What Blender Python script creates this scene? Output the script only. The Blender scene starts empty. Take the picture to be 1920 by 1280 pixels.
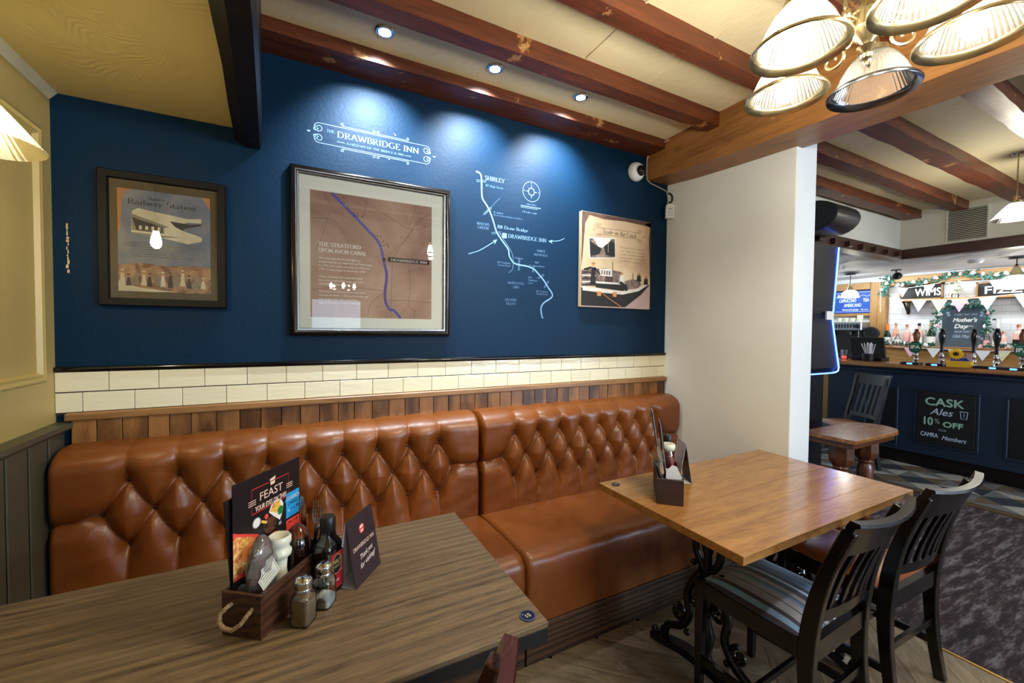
import bpy, math, random
import numpy as np
from mathutils import Vector, Matrix
from mathutils.geometry import tessellate_polygon
SC = bpy.context.scene
COL = SC.collection
RAD = math.radians
PI = math.pi
random.seed(7)

# ------------------------------------------------------------------ camera
def make_camera():
    yaw, pitch, roll = 0.4806, 0.0271, 0.0089
    cd = bpy.data.cameras.new('camera'); cam = bpy.data.objects.new('camera', cd); COL.objects.link(cam)
    cd.sensor_width = 36.0; cd.lens = 770.946 / 1920 * 36.0
    cd.clip_start = 0.02; cd.clip_end = 100
    f = Vector((math.sin(yaw) * math.cos(pitch), math.cos(yaw) * math.cos(pitch), -math.sin(pitch)))
    r = Vector((math.cos(yaw), -math.sin(yaw), 0)); u = r.cross(f)
    r2 = math.cos(roll) * r + math.sin(roll) * u
    u2 = -math.sin(roll) * r + math.cos(roll) * u
    m = Matrix((r2, u2, -f)).transposed().to_4x4()
    m.translation = Vector((0.7969, -2.1284, 1.42))
    cam.matrix_world = m
    SC.camera = cam
make_camera()
SC.view_settings.view_transform = 'Standard'
SC.view_settings.look = 'None'
SC.view_settings.gamma = 1.0
SC.view_settings.use_curve_mapping = False
SC.view_settings.exposure = 0.72
SC.cycles.max_bounces = 8
SC.cycles.transparent_max_bounces = 16
SC.cycles.sample_clamp_indirect = 4.0
SC.cycles.caustics_reflective = False
SC.cycles.caustics_refractive = False

# ------------------------------------------------------------------ world and lights
W = bpy.data.worlds.new('world'); SC.world = W; W.use_nodes = True
W.node_tree.nodes['Background'].inputs[0].default_value = (0.55, 0.68, 0.9, 1)
W.node_tree.nodes['Background'].inputs[1].default_value = 0.3

def light(name, kind, loc, energy, color=(1, 1, 1), aim=None, **kw):
    d = bpy.data.lights.new(name, kind); o = bpy.data.objects.new(name, d); COL.objects.link(o)
    o.location = loc; d.energy = energy; d.color = color
    for k, v in kw.items(): setattr(d, k, v)
    if aim is not None:
        o.rotation_euler = (Vector(aim) - Vector(loc)).to_track_quat('-Z', 'Y').to_euler()
    return o
WARM = (1.0, 0.87, 0.56)
SOFTW = (1.0, 0.93, 0.76)
COOL = (0.58, 0.76, 1.0)
SPOT = (0.80, 0.92, 1.0)
# daylight through the front wall windows, the end one added to spread it
light('window_daylight', 'AREA', (1.5, -6.93, 1.45), 9, COOL, aim=(1.5, 0, 1.2), shape='RECTANGLE', size=0.9, size_y=1.1)
light('window_daylight', 'AREA', (7.3, -6.93, 1.45), 60, COOL, aim=(5.0, 0, 0.8), shape='RECTANGLE', size=1.0, size_y=1.1)  # cool fill from the added end window
light('window_daylight', 'AREA', (5.2, -6.93, 1.45), 130, COOL, aim=(4.5, 0, 0.8), shape='RECTANGLE', size=1.8, size_y=1.1)
# LED strip under the bar ceiling
light('bar_strip_light', 'AREA', (7.75, -0.2, 2.17), 9, (0.86, 0.95, 1.0), aim=(8.3, -0.2, 1.0), shape='RECTANGLE', size=1.9, size_y=0.08)
light('bar_strip_light', 'AREA', (7.45, 0.95, 2.17), 4, (0.75, 0.88, 1.0), aim=(8.2, 0.95, 1.2), shape='RECTANGLE', size=0.8, size_y=0.08)
for x in (1.13, 1.645, 2.155):
    light('downlight_beam', 'SPOT', (x, -0.30, 2.655), 82, SPOT, aim=(x, -0.02, 2.25), spot_size=RAD(100), spot_blend=1.0, shadow_soft_size=0.02)

# ------------------------------------------------------------------ materials
def lin(c):
    return tuple(((v / 255) / 12.92 if v / 255 <= 0.04045 else ((v / 255 + 0.055) / 1.055) ** 2.4) for v in c)
def _n(nt, t, **kw):
    n = nt.nodes.new(t)
    for k, v in kw.items(): setattr(n, k, v)
    return n
def base_mat(name):
    m = bpy.data.materials.new(name); m.use_nodes = True
    nt = m.node_tree; b = nt.nodes['Principled BSDF']
    return m, nt, b
_mc = {}
def mat(name, c, rough=0.5, metal=0.0, var=0.12, scale=6.0, bump=0.0, bscale=40.0, coat=0.0, emit=None, es=0.0, spec=None, trans=0.0, alpha=None, rvar=0.0):
    """plain painted, metal, plastic or cloth surface with a little mottling and relief"""
    if name in _mc: return _mc[name]
    m, nt, b = base_mat(name); L = nt.links
    tc = _n(nt, 'ShaderNodeTexCoord')
    if var > 0:
        no = _n(nt, 'ShaderNodeTexNoise'); no.inputs['Scale'].default_value = scale; no.inputs['Detail'].default_value = 5
        L.new(tc.outputs['Object'], no.inputs['Vector'])
        cr = _n(nt, 'ShaderNodeValToRGB'); c0 = lin(c)
        cr.color_ramp.elements[0].position = 0.3; cr.color_ramp.elements[1].position = 0.7
        cr.color_ramp.elements[0].color = tuple(v * (1 - var) for v in c0) + (1,)
        cr.color_ramp.elements[1].color = tuple(min(1, v * (1 + var)) for v in c0) + (1,)
        L.new(no.outputs['Fac'], cr.inputs[0]); L.new(cr.outputs[0], b.inputs['Base Color'])
        if rvar > 0:
            mr = _n(nt, 'ShaderNodeMapRange'); mr.inputs[3].default_value = max(0.02, rough - rvar); mr.inputs[4].default_value = rough + rvar
            L.new(no.outputs['Fac'], mr.inputs[0]); L.new(mr.outputs[0], b.inputs['Roughness'])
    else:
        b.inputs['Base Color'].default_value = lin(c) + (1,)
    if rvar <= 0: b.inputs['Roughness'].default_value = rough
    b.inputs['Metallic'].default_value = metal
    b.inputs['Coat Weight'].default_value = coat
    b.inputs['Coat Roughness'].default_value = 0.12
    b.inputs['Transmission Weight'].default_value = trans
    if spec is not None: b.inputs['Specular IOR Level'].default_value = spec
    if emit is not None:
        b.inputs['Emission Color'].default_value = lin(emit) + (1,); b.inputs['Emission Strength'].default_value = es
    if bump > 0:
        n2 = _n(nt, 'ShaderNodeTexNoise'); n2.inputs['Scale'].default_value = bscale; n2.inputs['Detail'].default_value = 4
        L.new(tc.outputs['Object'], n2.inputs['Vector'])
        bp = _n(nt, 'ShaderNodeBump'); bp.inputs['Strength'].default_value = bump; bp.inputs['Distance'].default_value = 0.01
        L.new(n2.outputs['Fac'], bp.inputs['Height']); L.new(bp.outputs[0], b.inputs['Normal'])
    if alpha is not None: b.inputs['Alpha'].default_value = alpha
    _mc[name] = m
    return m
def wood(name, dark, light_, rough=0.45, axis=0, grain=1.0, coat=0.0, knots=0.0, bump=0.25, rnd=0.25, stretch=14.0, band=0.0, wear=None):
    """timber: grain stretched along an axis, per-piece shift and tone"""
    if name in _mc: return _mc[name]
    m, nt, b = base_mat(name); L = nt.links
    tc = _n(nt, 'ShaderNodeTexCoord'); oi = _n(nt, 'ShaderNodeObjectInfo')
    mp = _n(nt, 'ShaderNodeMapping'); sc = [grain * stretch] * 3; sc[axis] = grain * 1.0
    mp.inputs['Scale'].default_value = sc
    ad = _n(nt, 'ShaderNodeVectorMath', operation='ADD'); cm = _n(nt, 'ShaderNodeCombineXYZ'); ml = _n(nt, 'ShaderNodeMath', operation='MULTIPLY')
    ml.inputs[1].default_value = 37.0; L.new(oi.outputs['Random'], ml.inputs[0])
    for i in range(3): L.new(ml.outputs[0], cm.inputs[i])
    L.new(tc.outputs['Object'], ad.inputs[0]); L.new(cm.outputs[0], ad.inputs[1]); L.new(ad.outputs[0], mp.inputs['Vector'])
    n1 = _n(nt, 'ShaderNodeTexNoise'); n1.inputs['Scale'].default_value = 2.2; n1.inputs['Detail'].default_value = 8; n1.inputs['Roughness'].default_value = 0.62; n1.inputs['Distortion'].default_value = 0.6
    L.new(mp.outputs[0], n1.inputs['Vector'])
    n2 = _n(nt, 'ShaderNodeTexNoise'); n2.inputs['Scale'].default_value = 12; n2.inputs['Detail'].default_value = 3
    L.new(mp.outputs[0], n2.inputs['Vector'])
    mx = _n(nt, 'ShaderNodeMix', data_type='FLOAT'); mx.inputs[0].default_value = 0.35
    L.new(n1.outputs['Fac'], mx.inputs[2]); L.new(n2.outputs['Fac'], mx.inputs[3])
    fac = mx.outputs[0]
    if band > 0:
        wv = _n(nt, 'ShaderNodeTexWave'); wv.wave_type = 'RINGS'; wv.inputs['Scale'].default_value = 0.55; wv.inputs['Distortion'].default_value = 9; wv.inputs['Detail'].default_value = 3; wv.inputs['Detail Scale'].default_value = 0.6
        L.new(mp.outputs[0], wv.inputs['Vector'])
        m2 = _n(nt, 'ShaderNodeMix', data_type='FLOAT'); m2.inputs[0].default_value = band
        L.new(fac, m2.inputs[2]); L.new(wv.outputs['Fac'], m2.inputs[3]); fac = m2.outputs[0]
    cr = _n(nt, 'ShaderNodeValToRGB'); cr.color_ramp.elements[0].position = 0.32; cr.color_ramp.elements[1].position = 0.68
    cr.color_ramp.elements[0].color = lin(dark) + (1,); cr.color_ramp.elements[1].color = lin(light_) + (1,)
    L.new(fac, cr.inputs[0]); colr = cr.outputs[0]
    if knots > 0:
        vo = _n(nt, 'ShaderNodeTexVoronoi'); vo.inputs['Scale'].default_value = 5.0; mk = _n(nt, 'ShaderNodeMapping'); s2 = [1.0] * 3; s2[axis] = 0.55
        mk.inputs['Scale'].default_value = s2; L.new(ad.outputs[0], mk.inputs['Vector']); L.new(mk.outputs[0], vo.inputs['Vector'])
        r2 = _n(nt, 'ShaderNodeValToRGB'); r2.color_ramp.elements[0].position = 0.03; r2.color_ramp.elements[1].position = 0.16
        r2.color_ramp.elements[0].color = (1 - knots,) * 3 + (1,); r2.color_ramp.elements[1].color = (1, 1, 1, 1)
        L.new(vo.outputs['Distance'], r2.inputs[0])
        mm = _n(nt, 'ShaderNodeMix', data_type='RGBA', blend_type='MULTIPLY'); mm.inputs[0].default_value = 1
        L.new(colr, mm.inputs[6]); L.new(r2.outputs[0], mm.inputs[7]); colr = mm.outputs[2]
    if wear is not None:      # pale chips where the stain has gone
        nw = _n(nt, 'ShaderNodeTexNoise'); nw.inputs['Scale'].default_value = wear[1]; nw.inputs['Detail'].default_value = 6; nw.inputs['Roughness'].default_value = 0.7
        L.new(ad.outputs[0], nw.inputs['Vector'])
        rw = _n(nt, 'ShaderNodeValToRGB'); rw.color_ramp.elements[0].position = wear[2]; rw.color_ramp.elements[1].position = wear[2] + 0.03
        rw.color_ramp.elements[0].color = (0, 0, 0, 1); rw.color_ramp.elements[1].color = (1, 1, 1, 1)
        L.new(nw.outputs['Fac'], rw.inputs[0])
        mw = _n(nt, 'ShaderNodeMix', data_type='RGBA'); mw.inputs[7].default_value = lin(wear[0]) + (1,)
        L.new(rw.outputs[0], mw.inputs[0]); L.new(colr, mw.inputs[6]); colr = mw.outputs[2]
    if rnd > 0:
        hs = _n(nt, 'ShaderNodeHueSaturation'); mr = _n(nt, 'ShaderNodeMapRange'); mr.inputs[3].default_value = 1 - rnd; mr.inputs[4].default_value = 1 + rnd
        L.new(oi.outputs['Random'], mr.inputs[0]); L.new(mr.outputs[0], hs.inputs['Value']); L.new(colr, hs.inputs['Color']); colr = hs.outputs[0]
    L.new(colr, b.inputs['Base Color'])
    mrr = _n(nt, 'ShaderNodeMapRange'); mrr.inputs[3].default_value = max(0.05, rough - 0.1); mrr.inputs[4].default_value = rough + 0.12
    L.new(fac, mrr.inputs[0]); L.new(mrr.outputs[0], b.inputs['Roughness'])
    b.inputs['Coat Weight'].default_value = coat; b.inputs['Coat Roughness'].default_value = 0.15
    bp = _n(nt, 'ShaderNodeBump'); bp.inputs['Strength'].default_value = bump; bp.inputs['Distance'].default_value = 0.004
    L.new(fac, bp.inputs['Height']); L.new(bp.outputs[0], b.inputs['Normal'])
    _mc[name] = m
    return m
def emis(name, c, s):
    if name in _mc: return _mc[name]
    m = bpy.data.materials.new(name); m.use_nodes = True; nt = m.node_tree; nt.nodes.clear()
    e = _n(nt, 'ShaderNodeEmission'); e.inputs[0].default_value = tuple(c) + (1,); e.inputs[1].default_value = s
    o = _n(nt, 'ShaderNodeOutputMaterial'); nt.links.new(e.outputs[0], o.inputs[0]); _mc[name] = m
    return m
def thin_glass(name, tint=(1, 1, 1), refl=0.08, rough=0.02, milky=0.0, milk=(1, 1, 1)):
    """clear sheet or vessel glass: see-through with a fresnel reflection, optionally a little milky"""
    if name in _mc: return _mc[name]
    m = bpy.data.materials.new(name); m.use_nodes = True; nt = m.node_tree; nt.nodes.clear(); L = nt.links
    t = _n(nt, 'ShaderNodeBsdfTransparent'); t.inputs[0].default_value = tuple(tint) + (1,)
    g = _n(nt, 'ShaderNodeBsdfGlossy'); g.inputs['Roughness'].default_value = rough
    lw = _n(nt, 'ShaderNodeFresnel'); lw.inputs[0].default_value = 1.45
    mt = _n(nt, 'ShaderNodeMath', operation='ADD'); mt.inputs[1].default_value = refl - 0.04
    L.new(lw.outputs[0], mt.inputs[0])
    cur = t.outputs[0]
    if milky > 0:
        tr = _n(nt, 'ShaderNodeBsdfTranslucent'); tr.inputs[0].default_value = tuple(milk) + (1,)
        df = _n(nt, 'ShaderNodeBsdfDiffuse'); df.inputs[0].default_value = tuple(milk) + (1,)
        ms = _n(nt, 'ShaderNodeMixShader'); ms.inputs[0].default_value = 0.35
        L.new(tr.outputs[0], ms.inputs[1]); L.new(df.outputs[0], ms.inputs[2])
        m2 = _n(nt, 'ShaderNodeMixShader'); m2.inputs[0].default_value = milky
        L.new(cur, m2.inputs[1]); L.new(ms.outputs[0], m2.inputs[2]); cur = m2.outputs[0]
    m3 = _n(nt, 'ShaderNodeMixShader'); L.new(mt.outputs[0], m3.inputs[0]); L.new(cur, m3.inputs[1]); L.new(g.outputs[0], m3.inputs[2])
    o = _n(nt, 'ShaderNodeOutputMaterial'); L.new(m3.outputs[0], o.inputs[0]); _mc[name] = m
    return m

# ------------------------------------------------------------------ mesh builder
class MB:
    def __init__(s): s.v = []; s.f = []; s.m = []
    def add(s, vs, fs, mi=0, M=None):
        n = len(s.v)
        if M is not None: vs = [tuple(M @ Vector(p)) for p in vs]
        s.v += [tuple(p) for p in vs]
        for f in fs: s.f.append(tuple(i + n for i in f)); s.m.append(mi)
        return s
    def box(s, a, b, mi=0, M=None, ch=0.0):
        x0, y0, z0 = [min(p, q) for p, q in zip(a, b)]; x1, y1, z1 = [max(p, q) for p, q in zip(a, b)]
        if ch <= 0:
            v = [(x, y, z) for z in (z0, z1) for y in (y0, y1) for x in (x0, x1)]
            f = [(0, 2, 3, 1), (4, 5, 7, 6), (0, 1, 5, 4), (2, 6, 7, 3), (0, 4, 6, 2), (1, 3, 7, 5)]
            return s.add(v, f, mi, M)
        ch = min(ch, (x1 - x0) / 2.01, (y1 - y0) / 2.01, (z1 - z0) / 2.01)
        v = []; idx = {}
        X = (x0, x1); Y = (y0, y1); Z = (z0, z1); sg = (1, -1)
        for i in (0, 1):
            for j in (0, 1):
                for k in (0, 1):
                    cx, cy, cz = X[i], Y[j], Z[k]; ix, iy, iz = cx + sg[i] * ch, cy + sg[j] * ch, cz + sg[k] * ch
                    idx[i, j, k, 'x'] = len(v); v.append((cx, iy, iz))
                    idx[i, j, k, 'y'] = len(v); v.append((ix, cy, iz))
                    idx[i, j, k, 'z'] = len(v); v.append((ix, iy, cz))
        f = []
        def q(*k): f.append(tuple(idx[t] for t in k))
        for i in (0, 1):
            q(*[(i, j, k, 'x') for j, k in ((0, 0), (1, 0), (1, 1), (0, 1))][::1 if i else -1])
            q(*[(j, i, k, 'y') for j, k in ((0, 0), (1, 0), (1, 1), (0, 1))][::-1 if i else 1])
            q(*[(j, k, i, 'z') for j, k in ((0, 0), (1, 0), (1, 1), (0, 1))][::1 if i else -1])
        for i in (0, 1):
            for j in (0, 1):
                q((i, j, 0, 'x'), (i, j, 1, 'x'), (i, j, 1, 'y'), (i, j, 0, 'y'))
                q((i, 0, j, 'x'), (i, 1, j, 'x'), (i, 1, j, 'z'), (i, 0, j, 'z'))
                q((0, i, j, 'y'), (1, i, j, 'y'), (1, i, j, 'z'), (0, i, j, 'z'))
        for i in (0, 1):
            for j in (0, 1):
                for k in (0, 1): q((i, j, k, 'x'), (i, j, k, 'y'), (i, j, k, 'z'))
        return s.add(v, f, mi, M)
    def lathe(s, prof, n=24, mi=0, M=None, rib=0, ramp=0.0, cap=True, sq=None):
        """prof: (r, z) pairs; sq: superellipse power for squarish vessels"""
        vs = []; fs = []
        for r, z in prof:
            for i in range(n):
                a = 2 * PI * i / n; rr = r
                if rib: rr = r * (1 + ramp * math.cos(rib * a))
                if sq:
                    c, d = abs(math.cos(a)), abs(math.sin(a)); rr = r / (c ** sq + d ** sq) ** (1 / sq)
                vs.append((rr * math.cos(a), rr * math.sin(a), z))
        for j in range(len(prof) - 1):
            for i in range(n):
                k = (i + 1) % n; fs.append((j * n + i, j * n + k, (j + 1) * n + k, (j + 1) * n + i))
        if cap:
            if prof[0][0] > 1e-5: fs.append(tuple(range(n))[::-1])
            if prof[-1][0] > 1e-5: fs.append(tuple((len(prof) - 1) * n + i for i in range(n)))
        return s.add(vs, fs, mi, M)
    def tube(s, pts, r, n=8, mi=0, M=None, closed=False, flat=None):
        """round bar along points; r a number or list; flat=(w,h) gives a rectangular section in the frame"""
        P = [Vector(p) for p in pts]; N = len(P)
        rs = r if isinstance(r, (list, tuple)) else [r] * N
        vs = []; fs = []; up = None
        for i, p in enumerate(P):
            if closed: t = P[(i + 1) % N] - P[i - 1]
            else: t = P[min(i + 1, N - 1)] - P[max(i - 1, 0)]
            t = t.normalized() if t.length > 1e-9 else Vector((0, 0, 1))
            if up is None:
                up = Vector((0, 0, 1)) if abs(t.z) < 0.9 else Vector((1, 0, 0))
            a = t.cross(up)
            if a.length < 1e-6: a = t.cross(Vector((0.3, 1, 0.2)))
            a.normalize(); b = a.cross(t).normalized(); up = b
            for k in range(n):
                th = 2 * PI * k / n
                vs.append(tuple(p + a * (rs[i] * math.cos(th)) + b * (rs[i] * math.sin(th))))
        for i in range(N if closed else N - 1):
            j = (i + 1) % N
            for k in range(n):
                l = (k + 1) % n; fs.append((i * n + k, i * n + l, j * n + l, j * n + k))
        if not closed:
            fs.append(tuple(range(n))[::-1]); fs.append(tuple((N - 1) * n + k for k in range(n)))
        return s.add(vs, fs, mi, M)
    def bar(s, pts, w, d, side, mi=0, M=None):
        """rectangular bar along points: w measured along the vector side, d across; w, d numbers or lists"""
        P = [Vector(p) for p in pts]; N = len(P); S = Vector(side).normalized()
        ws = w if isinstance(w, (list, tuple)) else [w] * N; ds = d if isinstance(d, (list, tuple)) else [d] * N
        vs = []; fs = []
        for i, p in enumerate(P):
            t = (P[min(i + 1, N - 1)] - P[max(i - 1, 0)]).normalized(); a = (S - t * S.dot(t)).normalized(); b = t.cross(a)
            for sa, sb in ((-1, -1), (1, -1), (1, 1), (-1, 1)): vs.append(tuple(p + a * (sa * ws[i] / 2) + b * (sb * ds[i] / 2)))
        for i in range(N - 1):
            for k in range(4):
                l = (k + 1) % 4; fs.append((i * 4 + k, i * 4 + l, i * 4 + 4 + l, i * 4 + 4 + k))
        fs.append((3, 2, 1, 0)); fs.append(tuple((N - 1) * 4 + k for k in range(4)))
        return s.add(vs, fs, mi, M)
    def sphere(s, c, r, n=12, m=8, mi=0, M=None, sc=(1, 1, 1)):
        vs = [(c[0], c[1], c[2] - r * sc[2])]; fs = []
        for j in range(1, m):
            th = PI * j / m - PI / 2
            for i in range(n):
                a = 2 * PI * i / n
                vs.append((c[0] + sc[0] * r * math.cos(th) * math.cos(a), c[1] + sc[1] * r * math.cos(th) * math.sin(a), c[2] + sc[2] * r * math.sin(th)))
        vs.append((c[0], c[1], c[2] + r * sc[2])); T = len(vs) - 1
        for i in range(n):
            k = (i + 1) % n; fs.append((0, 1 + k, 1 + i)); fs.append((T, T - n + i, T - n + k))
            for j in range(m - 2): fs.append((1 + j * n + i, 1 + j * n + k, 1 + (j + 1) * n + k, 1 + (j + 1) * n + i))
        return s.add(vs, fs, mi, M)
    def prism(s, poly, z0, z1, mi=0, M=None, axis='z'):
        """polygon in two axes pulled along the third: axis z -> (x,y), y -> (x,z), x -> (y,z)"""
        def P(u, v, w): return {'z': (u, v, w), 'y': (u, w, v), 'x': (w, u, v)}[axis]
        n = len(poly); vs = [P(u, v, z0) for u, v in poly] + [P(u, v, z1) for u, v in poly]
        tr = tessellate_polygon([[Vector((u, v, 0)) for u, v in poly]])
        fs = [tuple(t) for t in tr] + [tuple(i + n for i in t)[::-1] for t in tr]
        fs += [(i, (i + 1) % n, (i + 1) % n + n, i + n) for i in range(n)]
        return s.add(vs, fs, mi, M)
    def mesh(s, name, mats, smooth=None):
        me = bpy.data.meshes.new(name); me.from_pydata(s.v, [], s.f)
        for m in (mats if isinstance(mats, (list, tuple)) else [mats]): me.materials.append(m)
        if any(s.m): me.polygons.foreach_set('material_index', s.m)
        import bmesh
        bm = bmesh.new(); bm.from_mesh(me); bmesh.ops.recalc_face_normals(bm, faces=bm.faces); bm.to_mesh(me); bm.free()
        if smooth is not None:
            me.shade_smooth(); me.set_sharp_from_angle(angle=RAD(smooth))
        me.update()
        return me
    def build(s, name, mats, parent=None, smooth=None, loc=None, bevel=None):
        o = bpy.data.objects.new(name, s.mesh(name, mats, smooth)); COL.objects.link(o)
        if parent is not None: o.parent = parent
        if loc is not None: o.location = loc
        if bevel:
            b = o.modifiers.new('edge', 'BEVEL'); b.width = bevel; b.segments = 2; b.limit_method = 'ANGLE'; b.angle_limit = RAD(40)
        return o
def box(a, b, ch=0.0): return MB().box(a, b, ch=ch)
def thing(name, label, cat, loc=(0, 0, 0), rz=0.0, group=None, rot=None):
    o = bpy.data.objects.new(name, None); COL.objects.link(o); o.empty_display_size = 0.05
    o.location = loc; o.rotation_euler = rot if rot else (0, 0, rz); o['label'] = label; o['category'] = cat
    if group: o['group'] = group
    return o
def tag(o, label, cat, group=None):
    o['label'] = label; o['category'] = cat
    if group: o['group'] = group
    return o
def struct(o, label=None, cat=None):
    o['kind'] = 'structure'
    if label: o['label'] = label
    if cat: o['category'] = cat
    return o
def dup(root, loc, rz=None, label=None, group=None):
    r = root.copy(); COL.objects.link(r); r.location = loc
    if rz is not None: r.rotation_euler = (0, 0, rz)
    if label: r['label'] = label
    if group: r['group'] = group
    for ch in list(root.children):
        c = ch.copy(); COL.objects.link(c); c.parent = r
        for g in list(ch.children):
            d = g.copy(); COL.objects.link(d); d.parent = c
    return r
def piece(me, name, parent, loc=(0, 0, 0), rot=(0, 0, 0), scale=(1, 1, 1)):
    o = bpy.data.objects.new(name, me); COL.objects.link(o); o.parent = parent
    o.location = loc; o.rotation_euler = rot; o.scale = scale
    return o
def arc(cx, cy, r, a0, a1, n=10, ry=None):
    ry = r if ry is None else ry
    return [(cx + r * math.cos(RAD(a0 + (a1 - a0) * i / n)), cy + ry * math.sin(RAD(a0 + (a1 - a0) * i / n))) for i in range(n + 1)]

# ------------------------------------------------------------------ lettering
_tc = {}
def sans(t):
    if t in _tc: return _tc[t]
    cu = bpy.data.curves.new('t', 'FONT'); cu.body = t; cu.fill_mode = 'BOTH'; cu.resolution_u = 3
    o = bpy.data.objects.new('t', cu); COL.objects.link(o)
    me = bpy.data.meshes.new_from_object(o.evaluated_get(bpy.context.evaluated_depsgraph_get()))
    v = [(p.co.x, p.co.y) for p in me.vertices]; f = [tuple(p.vertices) for p in me.polygons]
    bpy.data.objects.remove(o); bpy.data.curves.remove(cu); bpy.data.meshes.remove(me)
    w = max([p[0] for p in v] or [0]); _tc[t] = (v, f, w)
    return _tc[t]
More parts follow.
